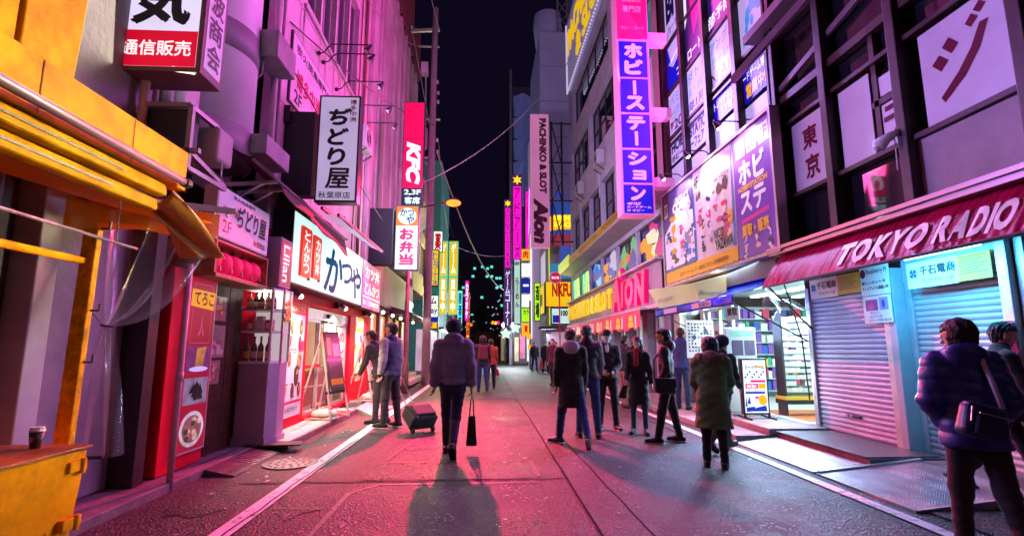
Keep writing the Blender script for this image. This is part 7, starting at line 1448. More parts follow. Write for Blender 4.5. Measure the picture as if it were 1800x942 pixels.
# ------------------------------------------------------------------ people: smooth blended surfaces meshed from distance fields
def surface_nets(Fv, o, h):
    s = Fv < 0; nx, ny, nz = Fv.shape
    c8 = [(i, j, k) for i in (0, 1) for j in (0, 1) for k in (0, 1)]
    sub = lambda A, i, j, k: A[i:nx-1+i, j:ny-1+j, k:nz-1+k]
    cnt = sum(sub(s, *c).astype(np.int8) for c in c8); act = (cnt > 0) & (cnt < 8)
    idx = -np.ones(act.shape, np.int64); ii = np.argwhere(act); idx[act] = np.arange(len(ii))
    if len(ii) == 0: return np.zeros((0, 3)), []
    acc = np.zeros((len(ii), 3)); n = np.zeros(len(ii))
    val = {c: Fv[ii[:, 0]+c[0], ii[:, 1]+c[1], ii[:, 2]+c[2]] for c in c8}
    for a in c8:
        for ax in range(3):
            if a[ax] == 0:
                b = list(a); b[ax] = 1; b = tuple(b); va, vb = val[a], val[b]; m = (va < 0) != (vb < 0)
                t = np.where(m, va/(va-vb+1e-12), 0); p = np.array(a, float)[None, :].repeat(len(ii), 0); p[:, ax] += t
                acc += p*m[:, None]; n += m
    vs = (ii+acc/n[:, None])*h+o; fs = []
    for ax in range(3):
        u, v = (ax+1) % 3, (ax+2) % 3
        A = s; B = np.roll(s, -1, ax); ch = A != B
        sl = [slice(1, -1)]*3; sl[ax] = slice(0, -1); m = np.zeros_like(ch); m[tuple(sl)] = ch[tuple(sl)]
        e = np.argwhere(m)
        e = e[(e[:, u] < Fv.shape[u]-1) & (e[:, v] < Fv.shape[v]-1)]
        if len(e) == 0: continue
        q = []
        for du, dv in ((0, 0), (-1, 0), (-1, -1), (0, -1)):
            w = e.copy(); w[:, u] += du; w[:, v] += dv; q.append(idx[w[:, 0], w[:, 1], w[:, 2]])
        q = np.stack(q, 1); fl = ~s[e[:, 0], e[:, 1], e[:, 2]]; q[fl] = q[fl][:, ::-1]
        q = q[(q >= 0).all(1)][:, ::-1]
        fs.append(q[:, ::-1])
    return vs, np.concatenate(fs) if fs else []
class Sdf:
    """smooth union of capsules and ellipsoids, then cuts"""
    def __init__(s, k=.03): s.p = []; s.k = k; s.cut = []; s.disp = None
    def cap(s, a, b, ra, rb, sy=1.0, sx=1.0): s.p.append(('c', np.array(a, float), np.array(b, float), ra, rb, sx, sy)); return s
    def ell(s, c, r, rot=0.0): s.p.append(('e', np.array(c, float), np.array(r, float), rot)); return s
    def chain(s, pts, rs, sy=1.0):
        for i in range(len(pts)-1): s.cap(pts[i], pts[i+1], rs[i], rs[i+1], sy)
        return s
    def mesh(s, h):
        lo = np.full(3, 1e9); hi = -lo; bx = []
        for q in s.p:
            if q[0] == 'c':
                r = max(q[3], q[4]); e = np.array((r*max(1, q[5]), r*max(1, q[6]), r)); l, g = np.minimum(q[1], q[2])-e, np.maximum(q[1], q[2])+e
            else: e = np.full(3, max(q[2])) if q[3] else q[2]; l, g = q[1]-e, q[1]+e
            pad = s.k+2.5*h+.012; bx.append((l-pad, g+pad)); lo = np.minimum(lo, l); hi = np.maximum(hi, g)
        lo = lo-.03-3*h; hi = hi+.03+3*h; n = np.ceil((hi-lo)/h).astype(int)+1
        F_ = np.full(n, .2); ax = [lo[i]+h*np.arange(n[i]) for i in range(3)]
        for q, (l, g) in zip(s.p, bx):
            a = np.maximum(((l-lo)/h).astype(int), 0); b = np.minimum(((g-lo)/h).astype(int)+2, n)
            X = ax[0][a[0]:b[0], None, None]; Y = ax[1][None, a[1]:b[1], None]; Z = ax[2][None, None, a[2]:b[2]]
            if q[0] == 'c':
                A, B = q[1], q[2]; sx, sy = q[5], q[6]; d = (B-A)/np.array((sx, sy, 1)); dd = d@d+1e-12
                px, py, pz = (X-A[0])/sx, (Y-A[1])/sy, Z-A[2]; t = np.clip((px*d[0]+py*d[1]+pz*d[2])/dd, 0, 1)
                f = np.sqrt((px-t*d[0])**2+(py-t*d[1])**2+(pz-t*d[2])**2)-(q[3]+(q[4]-q[3])*t); f = f*min(1, sx, sy)
            else:
                px, py, pz = X-q[1][0], Y-q[1][1], Z-q[1][2]
                if q[3]: c_, s_ = math.cos(q[3]), math.sin(q[3]); py, pz = py*c_+pz*s_, -py*s_+pz*c_
                r = q[2]; k0 = np.sqrt((px/r[0])**2+(py/r[1])**2+(pz/r[2])**2); k1 = np.sqrt((px/r[0]**2)**2+(py/r[1]**2)**2+(pz/r[2]**2)**2)+1e-9; f = k0*(k0-1)/k1
            G_ = F_[a[0]:b[0], a[1]:b[1], a[2]:b[2]]; hh = np.clip(.5+.5*(G_-f)/s.k, 0, 1); F_[a[0]:b[0], a[1]:b[1], a[2]:b[2]] = G_*(1-hh)+f*hh-s.k*hh*(1-hh)
        X = ax[0][:, None, None]; Y = ax[1][None, :, None]; Z = ax[2][None, None, :]
        if s.disp is not None: F_ = F_+s.disp(X, Y, Z)
        for c in s.cut: F_ = np.maximum(F_, c(X, Y, Z))
        return surface_nets(F_, lo, h)
def sdf_obj(name, parts, m, parent, smooth=True):
    """one mesh object from one or more distance fields (s, voxel)"""
    V_, Q_, o = [], [], 0
    for s, h in parts:
        v, f = s.mesh(h)
        if len(v) == 0: continue
        V_.append(v); Q_.append(np.array(f)+o); o += len(v)
    v = np.concatenate(V_); f = np.concatenate(Q_)
    me = bpy.data.meshes.new(name); me.from_pydata(v.tolist(), [], f.tolist()); me.materials.append(m); me.polygons.foreach_set('use_smooth', [True]*len(f)); me.update()
    ob = bpy.data.objects.new(name, me); COL.objects.link(ob); ob.parent = parent; ORG[ob.name] = ORG[parent.name]
    return ob
SKIN = mat('skin', (.55, .30, .22), .5, noise=(30, .92, 1.05)); SKIN2 = mat('skin_tan', (.42, .22, .15), .5); HAIR = mat('black_hair', (.012, .009, .010), .4, bump=(120, .5)); HAIRB = mat('brown_hair', (.05, .02, .012), .45, bump=(120, .5))
EYEM = mat('eye_dark', (.01, .01, .01), .2); LIPM = mat('lips', (.32, .10, .09), .5)
def fabric(n, c, rough=.85, b=.25, sheen=.2): return mat(n, c, rough, noise=(7, .75, 1.25), bump=(60, b), sheen=sheen)
def nrm(v): return v/ (np.linalg.norm(v)+1e-9)
def person(label, loc, head=0.0, H=1.72, z0=0.0, near=1.0, th=(0.1, -.1), kb=(.05, .05), ab=(.05, .05), footyaw=(.1, .1), foot_pitch=(0, 0), ua=(.05, .05), uab=(.12, .12), eb=(.15, .15), fin=(0, 0), lean=.03, tyaw=0.0,
           hyaw=0.0, hpitch=0.0, top=None, bottom=None, shoe=None, sole=None, hair='short', hairm=None, skin=None, hem=-.05, puff=0.0, loose=1.0, legw=1.0, hood=None, collar=True, hands=True, face=True, glasses=False, mask=None, hat=None, scarf=None, vest=None, fur=None, group='people in the street', shirt=None, girth=1.0, sleeve=None, cuff=None, qp=.105):
    sc = H/1.75; t = thing('person', label, 'person', (loc[0], loc[1], z0), group); t.rotation_euler.z = R(head)
    hb_ = .011/near if near < 1 else .011; hb_ = .0115*(1.0 if near >= 1 else 1.0/near); hf = hb_*.62
    top = top or fabric('coat_black', (.02, .02, .024)); bottom = bottom or fabric('trousers_black', (.016, .016, .02)); shoe = shoe or mat('shoe_black', (.015, .013, .013), .4); sole = sole or mat('sole_dark', (.03, .03, .03), .7); skin = skin or SKIN; hairm = hairm or HAIR
    P = V(0, 0, .93); L = {}
    feet = []
    for i, sd in enumerate((-1, 1)):
        hip = P+V(sd*.088, 0, -.02); kn = hip+.43*nrm(V(sd*math.sin(ab[i]), math.sin(th[i]), -math.cos(th[i]))); a2 = th[i]-kb[i]; an = kn+.42*nrm(V(sd*math.sin(ab[i])*.6, math.sin(a2), -math.cos(a2)))
        fd = V(sd*math.sin(footyaw[i]), math.cos(footyaw[i]), 0); pt = foot_pitch[i]; fdir = nrm(fd*math.cos(pt)+V(0, 0, -math.sin(pt)))
        L[i] = (hip, kn, an, fdir); toe = an+fdir*.17+V(0, 0, -.05)*math.cos(pt); heel = an-fdir*.06+V(0, 0, -.07*math.cos(pt)); feet.append(min(toe[2]-.02, heel[2]-.015))
    dz = -min(feet)+.0; sh = V(0, 0, dz)
    P = P+sh; L = {i: tuple([q+sh for q in L[i][:3]]+[L[i][3]]) for i in L}
    sp = V(0, math.sin(lean), math.cos(lean)); cy, sy_ = math.cos(tyaw), math.sin(tyaw); rx = V(cy, sy_, 0)
    neck = P+sp*.545; shl = [P+sp*.50+rx*(sd*.172*girth) for sd in (-1, 1)]
    hd = nrm(V(0, math.sin(lean*.6-hpitch*.35), math.cos(lean*.6-hpitch*.35))); hc = neck+hd*.165+V(0, .015, 0)
    A = {}
    for i, sd in enumerate((-1, 1)):
        d1 = nrm(V(sd*math.sin(uab[i]), math.sin(ua[i]), -math.cos(ua[i]))); d1 = V(d1[0]*cy-d1[1]*sy_, d1[0]*sy_+d1[1]*cy, d1[2]); el = shl[i]+V(0, 0, -.02)+d1*.285
        a2 = ua[i]+eb[i]; d2 = nrm(V(-sd*math.sin(fin[i])+sd*math.sin(uab[i])*.4, math.sin(a2)*math.cos(fin[i]), -math.cos(a2))); d2 = V(d2[0]*cy-d2[1]*sy_, d2[0]*sy_+d2[1]*cy, d2[2]); wr = el+d2*.25; A[i] = (shl[i]+V(0, 0, -.01), el, wr, d2)
    S = lambda p: np.asarray(p, float)*sc
    # --- body: torso, limbs, neck, head and hands in one mesh
    b = Sdf(.03); b.cap(S(P+V(0, 0, .0)), S(P+sp*.42), .115*sc, .12*sc, .72); b.cap(S(shl[0]), S(shl[1]), .05*sc, .05*sc); b.cap(S(P+sp*.44), S(neck+hd*.10), .065*sc, .052*sc)
    for i in (0, 1):
        b.chain([S(q) for q in L[i][:3]], [.075*sc, .05*sc, .036*sc]); b.chain([S(q) for q in A[i][:3]], [.046*sc, .038*sc, .027*sc]); b.cap(S(L[i][2]), S(L[i][2]+L[i][3]*.12+V(0, 0, -.04)), .036*sc, .03*sc)
    parts = [(b, hb_*1.25)]
    c0 = hc*sc; ch_, sh_ = math.cos(hyaw), math.sin(hyaw); cp, sp_ = math.cos(hpitch), math.sin(hpitch)
    def hp(x, y, z):   # head frame to body frame
        y2, z2 = y*cp-z*sp_, y*sp_+z*cp; return c0+V(x*ch_-y2*sh_, x*sh_+y2*ch_, z2)*sc
    f = Sdf(.018); f.cap(hp(0, -.012, .025), hp(0, .012, .035), .088*sc, .084*sc, 1.05, .92); f.cap(hp(0, .02, -.03), hp(0, .045, -.085), .068*sc, .036*sc); f.cap(hp(0, -.02, -.06), S(neck+hd*.0), .052*sc, .056*sc)
    f.cap(hp(0, .088, .0), hp(0, .108, -.032), .011*sc, .016*sc); f.cap(hp(-.035, .082, .02), hp(.035, .082, .02), .014*sc, .014*sc); f.cap(hp(-.018, .082, -.062), hp(.018, .082, -.062), .010*sc, .010*sc)
    for sd in (-1, 1): f.cap(hp(sd*.082, -.01, .012), hp(sd*.080, -.008, -.028), .017*sc, .011*sc)
    parts.append((f, hf if near >= .6 else hb_))
    if hands and near >= .6:
        for i, sd in enumerate((-1, 1)):
            w = A[i][2]; d = A[i][3]; side = nrm(np.cross(d, V(sd, 0, 0))+1e-6); pn = nrm(np.cross(side, d)); hS = Sdf(.006)
            hS.cap(S(w-d*.03), S(w+d*.02), .026*sc, .026*sc)
            for j, (off, ln) in enumerate(((-.027, .068), (-.009, .076), (.009, .072), (.026, .058))):
                k0 = w+d*.075+side*off; hS.cap(S(w+d*.01+side*off*.6), S(k0), .017*sc, .013*sc); curl = -sd*pn
                k1 = k0+nrm(d*.85+curl*.5)*ln*.5; k2 = k1+nrm(d*.4+curl*.9)*ln*.5; hS.cap(S(k0), S(k1), .0098*sc, .0088*sc); hS.cap(S(k1), S(k2), .0088*sc, .0075*sc)
            t0 = w+d*.02+side*(-.03); t1 = t0+nrm(d*.7-side*.7-sd*pn*.3)*.04; t2 = t1+nrm(d*.9-sd*pn*.4)*.03; hS.cap(S(t0), S(t1), .0125*sc, .0105*sc); hS.cap(S(t1), S(t2), .0105*sc, .009*sc)
            parts.append((hS, .0058))
    elif hands:
        for i in (0, 1): b.cap(S(A[i][2]), S(A[i][2]+A[i][3]*.11), .034*sc, .026*sc)
    sdf_obj('body', parts, skin, t)
    if face and near >= .9:
        for sd in (-1, 1): mb = MB(); mb.ball(hp(sd*.031, .089, .004)+ORG[t.name], tuple(np.array((.011, .007, .0055))*sc), 8, 6); mb.build('eye', EYEM, t, smooth=True)
        for sd in (-1, 1): mb = MB(); mb.tube([hp(sd*.048, .083, .030)+ORG[t.name], hp(sd*.03, .095, .034)+ORG[t.name], hp(sd*.014, .097, .029)+ORG[t.name]], .0042*sc, 5); mb.build('eyebrow', hairm, t)
        if mask is None: mb = MB(); mb.tube([hp(-.022, .086, -.061)+ORG[t.name], hp(0, .095, -.062)+ORG[t.name], hp(.022, .086, -.061)+ORG[t.name]], .0045*sc, 6); mb.build('mouth', LIPM, t)
    if mask:
        mS = Sdf(.012); mS.cap(hp(0, .058, -.022), hp(0, .058, -.075), .062*sc, .046*sc); mS.cap(hp(-.06, .03, -.03), hp(.06, .03, -.03), .03*sc, .03*sc); mS.cut.append(lambda X, Y, Z: .03*sc-((X-c0[0])*(-sh_)+(Y-c0[1])*ch_)); sdf_obj('face_mask', [(mS, hf)], mask, t)
        mb = MB()
        for sd in (-1, 1): mb.tube([hp(sd*.058, .05, -.01)+ORG[t.name], hp(sd*.088, -.005, .005)+ORG[t.name]], .002, 4); mb.tube([hp(sd*.052, .05, -.07)+ORG[t.name], hp(sd*.088, -.005, -.02)+ORG[t.name]], .002, 4)
        mb.build('mask_strap', mask, t)
    if glasses:
        mb = MB()
        for sd in (-1, 1):
            pts = [hp(sd*.034+.026*math.cos(a), .112, .002+.019*math.sin(a))+ORG[t.name] for a in np.linspace(0, 6.283, 13)]; mb.tube(pts, .0026, 5, cap=False); mb.tube([hp(sd*.06, .11, .006)+ORG[t.name], hp(sd*.09, .0, .012)+ORG[t.name]], .0024, 5)
        mb.tube([hp(-.009, .114, .006)+ORG[t.name], hp(.009, .114, .006)+ORG[t.name]], .0026, 5); mb.build('glasses', BLACK, t)
    # --- hair and hats
    lx = lambda X, Y, Z: (-(X-c0[0])*sh_*-1*-1, 0)
    def fwd(X, Y, Z): return ((X-c0[0])*(-sh_)+(Y-c0[1])*ch_)*cp+(Z-c0[2])*sp_
    def upz(X, Y, Z): return (Z-c0[2])*cp-((X-c0[0])*(-sh_)+(Y-c0[1])*ch_)*sp_
    if hair:
        hS = Sdf(.02); hS.cap(hp(0, -.020, .032), hp(0, .008, .045), .098*sc, .091*sc, 1.04, .93); hS.cap(hp(0, -.06, -.0), hp(0, -.05, -.05), .066*sc, .052*sc)
        if hair == 'long': hS.chain([hp(0, -.05, .0), hp(0, -.07, -.14), hp(0, -.06, -.30)], [.085*sc, .08*sc, .05*sc]); [hS.chain([hp(sd*.07, .02, .03), hp(sd*.085, .03, -.10), hp(sd*.07, .07, -.26)], [.03*sc, .032*sc, .022*sc]) for sd in (-1, 1)]
        if hair == 'bob': hS.ell(hp(0, -.02, -.02), (.112*sc, .115*sc, .12*sc)); hS.ell(hp(0, -.03, .03), (.115*sc, .12*sc, .12*sc))
        if hair == 'thick': hS.ell(hp(0, -.015, .06), (.098*sc, .108*sc, .080*sc)); hS.cap(hp(-.045, .058, .082), hp(.05, .058, .078), .030*sc, .028*sc)
        drop = {'short': .045, 'thick': .05, 'long': .055, 'bob': .05}[hair]
        hS.cut.append(lambda X, Y, Z: np.minimum(fwd(X, Y, Z)-.012*sc+.35*(upz(X, Y, Z))+.008*np.sin(90*X+31*Y)+.006*np.sin(140*Z), drop*sc-upz(X, Y, Z)+.009*np.sin(105*X+60*Y)) if hair != 'long' else np.minimum(np.minimum(fwd(X, Y, Z)-.03*sc, drop*sc-upz(X, Y, Z)), .052*sc-np.abs((X-c0[0])*ch_+(Y-c0[1])*sh_)))
        if hair != 'long': hS.cut.append(lambda X, Y, Z: -.10*sc-upz(X, Y, Z)+.0*X)
        hS.disp = lambda X, Y, Z: .005*np.sin(75*X+30*Z)*np.sin(67*Y-23*Z)+.0035*np.sin(150*X+110*Y-60*Z)
        sdf_obj('hair', [(hS, hf if near >= .6 else hb_)], hairm, t)
    if hat:
        hS = Sdf(.02); hS.ell(hp(0, -.012, .055), (.108*sc, .122*sc, .095*sc)); 
        if hat[0] == 'beanie': hS.ell(hp(0, -.02, .02), (.107*sc, .12*sc, .10*sc)); hS.cut.append(lambda X, Y, Z: (-.03+.0)*sc+.4*np.maximum(fwd(X, Y, Z), -.1)-upz(X, Y, Z))
        if hat[0] == 'cap': hS.cap(hp(-.03, .09, .045), hp(.03, .09, .045), .05*sc, .05*sc); hS.cut.append(lambda X, Y, Z: .032*sc-upz(X, Y, Z)); hS.cut.append(lambda X, Y, Z: upz(X, Y, Z)-.062*sc-np.where(fwd(X, Y, Z) > .095*sc, 0., 1.))
        if hat[0] == 'beret': hS.ell(hp(0, .0, .075), (.122*sc, .135*sc, .065*sc)); hS.cut.append(lambda X, Y, Z: .03*sc-upz(X, Y, Z))
        sdf_obj('hat', [(hS, hf if near >= .6 else hb_)], hat[1], t)
    # --- trousers
    tr = Sdf(.035); tr.cap(S(P+V(-.05, -.005, .06)), S(P+V(.05, -.005, .06)), .115*sc*girth, .115*sc*girth, .85); tr.cap(S(P+V(-.07, -.015, -.06)), S(P+V(.07, -.015, -.06)), .10*sc*girth, .10*sc*girth, .95)
    for i in (0, 1): tr.chain([S(q) for q in L[i][:3]], [.098*sc*legw*girth**.5, .070*sc*legw, .055*sc*legw], 1.0)
    seed = random.uniform(0, 6)
    tr.disp = lambda X, Y, Z: .0035*np.sin(38*Z/sc+14*X+seed)*np.sin(17*Y+9*X+21*Z)+.0015*np.sin(70*Z+25*Y+seed)
    zl = [S(L[i][2])[2]-.055*sc for i in (0, 1)]; tr.cut.append(lambda X, Y, Z: np.where(X < 0, zl[0], zl[1])*1.0-Z)
    sdf_obj('trousers', [(tr, hb_)], bottom, t)
    for i in (0, 1):
        an, fd = S(L[i][2]), L[i][3]; upv = nrm(V(0, 0, 1)-fd*fd[2]); s_ = Sdf(.02)
        s_.cap(an-fd*.045*sc-upv*.035*sc, an+fd*.06*sc-upv*.035*sc, .044*sc, .048*sc); s_.cap(an+fd*.05*sc-upv*.042*sc, an+fd*.175*sc-upv*.050*sc, .050*sc, .040*sc); s_.cap(an-upv*.03*sc, an+upv*.05*sc, .046*sc, .047*sc); zc = float((an-upv*.078*sc)@upv)
        s_.cut.append(lambda X, Y, Z, zc=zc, u=upv: zc-(X*u[0]+Y*u[1]+Z*u[2])); o = sdf_obj('shoe', [(s_, hb_*.8)], shoe, t)
        s2 = Sdf(.012); s2.cap(an-fd*.05*sc-upv*.07*sc, an+fd*.165*sc-upv*.072*sc, .047*sc, .043*sc, 1); zc2 = float((an-upv*.064*sc)@upv); zc3 = float((an-upv*.087*sc)@upv)
        s2.cut.append(lambda X, Y, Z, zc=zc2, u=upv: (X*u[0]+Y*u[1]+Z*u[2])-zc); s2.cut.append(lambda X, Y, Z, zc=zc3, u=upv: zc-(X*u[0]+Y*u[1]+Z*u[2])); sdf_obj('sole', [(s2, hb_*.7)], sole, o)
    # --- jacket or coat
    j = Sdf(.035); g = girth*loose
    j.cap(S(P+V(0, 0, .02)), S(P+sp*.26), .152*sc*g, .145*sc*g, .78); j.cap(S(P+sp*.22), S(P+sp*.42), .148*sc*g, .158*sc*g, .74); j.cap(S(shl[0]+V(0, 0, -.035)), S(shl[1]+V(0, 0, -.035)), .076*sc*g, .076*sc*g); j.cap(S(P+sp*.46), S(neck+hd*.02), .085*sc, .066*sc)
    j.cap(S(P+sp*.36-rx*.075), S(P+sp*.36+rx*.075), .115*sc*g, .115*sc*g, .85)
    if hem < -.02: j.cap(S(P+V(0, .0, .02)), S(P+V(0, .0, hem)), .155*sc*g, (.165-.10*hem)*sc*g, .82); j.cap(S(P+V(-.06, 0, 0)), S(P+V(-.07, 0, hem)), .12*sc*g, .13*sc*g); j.cap(S(P+V(.06, 0, 0)), S(P+V(.07, 0, hem)), .12*sc*g, .13*sc*g)
    sl_ = Sdf(.03) if sleeve else j
    for i in (0, 1): sl_.chain([S(A[i][0]), S(A[i][1]), S(A[i][2]-A[i][3]*.0)], [.072*sc*(1+.25*puff)*loose, .060*sc*(1+.3*puff)*loose, .046*sc*(1+.3*puff)*loose])
    if collar: j.cap(S(neck+V(-.03, -.01, .02)), S(neck+V(.03, -.01, .02)), .074*sc, .074*sc)
    if hood: j.ell(S(neck+V(0, -.085, .02)), (.135*sc, .085*sc, .10*sc), .35); j.cap(S(neck+V(-.085, -.01, .03)), S(neck+V(-.05, -.08, .0)), .045*sc, .05*sc); j.cap(S(neck+V(.085, -.01, .03)), S(neck+V(.05, -.08, .0)), .045*sc, .05*sc)
    qz = qp*sc
    if puff: j.disp = lambda X, Y, Z: -.012*puff*np.abs(np.sin(np.pi*(Z+.02*np.sin(9*X))/qz))**.6+.004*np.sin(33*X+21*Z)*np.sin(29*Y)+.006*puff
    else: j.disp = lambda X, Y, Z: .0045*np.sin(26*Z+15*X+seed)*np.sin(19*Y+11*X-13*Z)+.003*np.sin(52*Z-33*X+seed)
    hz = (P[2]+hem)*sc; hands_ok = [S(A[i][2])[2] for i in (0, 1)]
    def hemcut(X, Y, Z):
        near_arm = np.minimum(*[np.sqrt((X-S(A[i][2])[0])**2+(Y-S(A[i][2])[1])**2+(Z-S(A[i][2])[2])**2) for i in (0, 1)])
        return np.where(near_arm < .09*sc, -1.0, (hz-.012*np.sin(12*X+2)*0-Z))
    j.cut.append(hemcut if not sleeve else (lambda X, Y, Z: hz-Z))
    for i in (0, 1):
        w = S(A[i][2]); d = A[i][3]; (sl_.cut if sleeve else j.cut).append(lambda X, Y, Z, w=w, d=d: np.where((X-w[0])**2+(Y-w[1])**2+(Z-w[2])**2 < (.12*sc)**2, (X-w[0])*d[0]+(Y-w[1])*d[1]+(Z-w[2])*d[2], -1.0))
    sdf_obj('jacket', [(j, hb_)], top, t)
    if sleeve:
        sl_.disp = lambda X, Y, Z: .005*np.sin(60*Z+15*X+seed)*np.sin(29*Y+11*X); sdf_obj('sleeves', [(sl_, hb_)], sleeve, t)
        if cuff:
            cS = Sdf(.01); [cS.cap(S(A[i][2]-A[i][3]*.035), S(A[i][2]+A[i][3]*.005), .050*sc, .046*sc) for i in (0, 1)]; sdf_obj('cuffs', [(cS, hb_)], cuff, t)
    if hood not in (None, True):   # hood in its own colour, lying on the shoulders
        hS = Sdf(.03); hS.ell(S(neck+V(0, -.105, .0)), (.125*sc, .075*sc, .115*sc), .3); hS.cap(S(neck+V(-.085, .0, .035)), S(neck+V(-.05, -.09, .01)), .045*sc, .05*sc); hS.cap(S(neck+V(.085, .0, .035)), S(neck+V(.05, -.09, .01)), .045*sc, .05*sc); sdf_obj('hood', [(hS, hb_)], hood, t)
    if fur:
        fS = Sdf(.02); fS.chain([S(neck+V(x*.155, y*.12-.02, z)) for x, y, z in ((-.75, .8, .0), (-1, 0, .015), (-.7, -.75, .01), (0, -1.15, -.02), (.7, -.75, .01), (1, 0, .015), (.75, .8, .0))], [.05*sc, .055*sc, .058*sc, .06*sc, .058*sc, .055*sc, .05*sc]); fS.disp = lambda X, Y, Z: .009*np.sin(150*X+40*Z)*np.sin(140*Y-60*Z); sdf_obj('fur_trim', [(fS, hb_*.8)], fur, t)
    if scarf:
        fS = Sdf(.02); fS.chain([S(neck+V(x*.09, y*.08, .03)) for x, y in ((-1, 0), (-.6, .8), (0, 1.1), (.6, .8), (1, 0), (.6, -.8), (0, -1), (-.6, -.8), (-1, 0))], [.038*sc]*9); fS.cap(S(neck+V(.02, .11, .0)), S(neck+V(.02, .165, -.22)), .04*sc, .045*sc, .7); sdf_obj('scarf', [(fS, hb_*.8)], scarf, t)
    if shirt: 
        fS = Sdf(.02); fS.cap(S(neck+V(0, .05, .0)), S(neck+V(0, .115, -.09)), .045*sc, .03*sc); sdf_obj('shirt_collar', [(fS, hf)], shirt, t)
    t['_w'] = 0; del t['_w']
    def world(p): 
        p = S(p); c_, s2_ = math.cos(R(head)), math.sin(R(head)); return V(loc[0]+p[0]*c_-p[1]*s2_, loc[1]+p[0]*s2_+p[1]*c_, z0+p[2])
    return t, dict(wrist=[world(A[i][2]) for i in (0, 1)], hand=[world(A[i][2]+A[i][3]*.10) for i in (0, 1)], neck=world(neck), P=world(P), world=world, sc=sc, sh=[world(q) for q in shl], foot=[world(L[i][2]) for i in (0, 1)])
# ------------------------------------------------------------------ the people
NAVYT = fabric('navy_trousers', (.012, .016, .05)); JEAN = fabric('blue_jeans', (.03, .07, .24)); JEAND = fabric('dark_jeans', (.015, .03, .10)); BLKT = fabric('black_trousers', (.012, .012, .014)); GREYT = fabric('grey_trousers', (.045, .042, .045)); WHS = mat('sole_white', (.70, .68, .68), .6)
BROWNSHOE = mat('shoe_brown', (.05, .02, .015), .35); BLKSHOE = mat('shoe_black', (.015, .013, .013), .4)
WALKM = fabric('slate_quilt', (.19, .18, .30), .75, .15)
p, q = person('man seen from behind in a slate quilted jacket carrying a long black tote', (-.42, 7.30), 0, 1.82, th=(.30, -.12), kb=(.10, .62), ab=(.0, -.09), foot_pitch=(0, .75), ua=(-.08, .02), uab=(.20, .20), eb=(.22, .10), top=WALKM, bottom=NAVYT, shoe=BROWNSHOE, hem=-.02, puff=.85, hood=True, loose=1.10, legw=.92, hat=('beanie', mat('beanie_dark', (.010, .022, .030), .8, bump=(90, .4))), hair='short', hpitch=.10, qp=.125)
def tote(c, lab, m, w=.14, h=.42, strap=.28, name='tote_bag', rz=0):
    t = thing(name, lab, 'bag', (c[0], c[1], c[2]-strap-h)); a = V(c[0], c[1], c[2])
    mb = MB(); mb.hexa([a+V(-w*.9, -.05, -strap-h), a+V(w*.9, -.05, -strap-h), a+V(w*.9, .05, -strap-h), a+V(-w*.9, .05, -strap-h)], [a+V(-w*.55, -.02, -strap), a+V(w*.55, -.02, -strap), a+V(w*.55, .02, -strap), a+V(-w*.55, .02, -strap)]); mb.build('pouch', m, t, bevel=.02, seg=3)
    for y in (-.016, .016): mb = MB(); mb.tube([a+V(-w*.35, y, -strap-.02), a+V(-w*.22, y, -strap*.4), a+V(0, y, .0), a+V(w*.22, y, -strap*.4), a+V(w*.35, y, -strap-.02)], .010, 6); mb.build('strap', m, t, smooth=True)
    return t
BLKBAG = fabric('black_canvas', (.014, .013, .015), .7)
tote(q['hand'][1]+V(.0, -.0, -.0), 'long black tote bag hanging from the hand of the man in slate', BLKBAG, .085, .40, .30)
VEST = fabric('navy_vest', (.025, .035, .10), .6, .15); GREYS = fabric('heather_grey', (.42, .40, .42))
p, q = person('man in a navy quilted vest with grey sleeves pulling a suitcase', (-1.70, 9.75), 58, 1.86, th=(.06, -.06), kb=(.03, .08), ab=(.03, .06), ua=(.0, -.08), uab=(.10, .10), eb=(.15, .18), top=VEST, sleeve=GREYS, cuff=mat('cuff_navy', (.012, .015, .04), .8), bottom=GREYT, shoe=BLKSHOE, sole=WHS, hem=-.08, puff=.6, hair='short', hyaw=.25, skin=SKIN, legw=1.02)
hnd = q['hand'][1]
p, q2 = person('man in a dark coat bending to read the farther menu easel', (-1.98, 10.3), 70, 1.78, th=(.05, -.05), kb=(.03, .05), lean=.34, hpitch=-.4, ua=(.25, .2), eb=(.2, .2), top=fabric('dark_coat', (.03, .025, .03)), bottom=GREYT, shoe=BLKSHOE, hem=-.10, hair='short', skin=SKIN)
# suitcase
sx, sy = -1.05, 9.25
su = thing('suitcase', 'black wheeled suitcase tilted on the road behind the man in the vest', 'suitcase', (sx, sy, 0))
ax = nrm(V(hnd[0]-sx, hnd[1]-sy, 0)*1.0); sd = V(-ax[1], ax[0], 0); upt = nrm(ax*.85+V(0, 0, .62)); fr_ = np.cross(sd, upt)
if fr_[2] < 0: fr_ = -fr_
base = V(sx, sy, .032)
def B_(a, b, c): return base+sd*a+upt*b+fr_*c
mb = MB(); mb.hexa([B_(-.25, 0, 0), B_(.25, 0, 0), B_(.25, .0, .28), B_(-.25, .0, .28)], [B_(-.25, .40, 0), B_(.25, .40, 0), B_(.25, .40, .26), B_(-.25, .40, .26)]); mb.build('case', BLKBAG, su, bevel=.05, seg=4)
mb = MB(); mb.hexa([B_(-.2, .05, .27), B_(.2, .05, .27), B_(.2, .05, .33), B_(-.2, .05, .33)], [B_(-.2, .32, .265), B_(.2, .32, .265), B_(.2, .32, .31), B_(-.2, .32, .31)]); mb.build('front_pocket', BLKBAG, su, bevel=.025, seg=3)
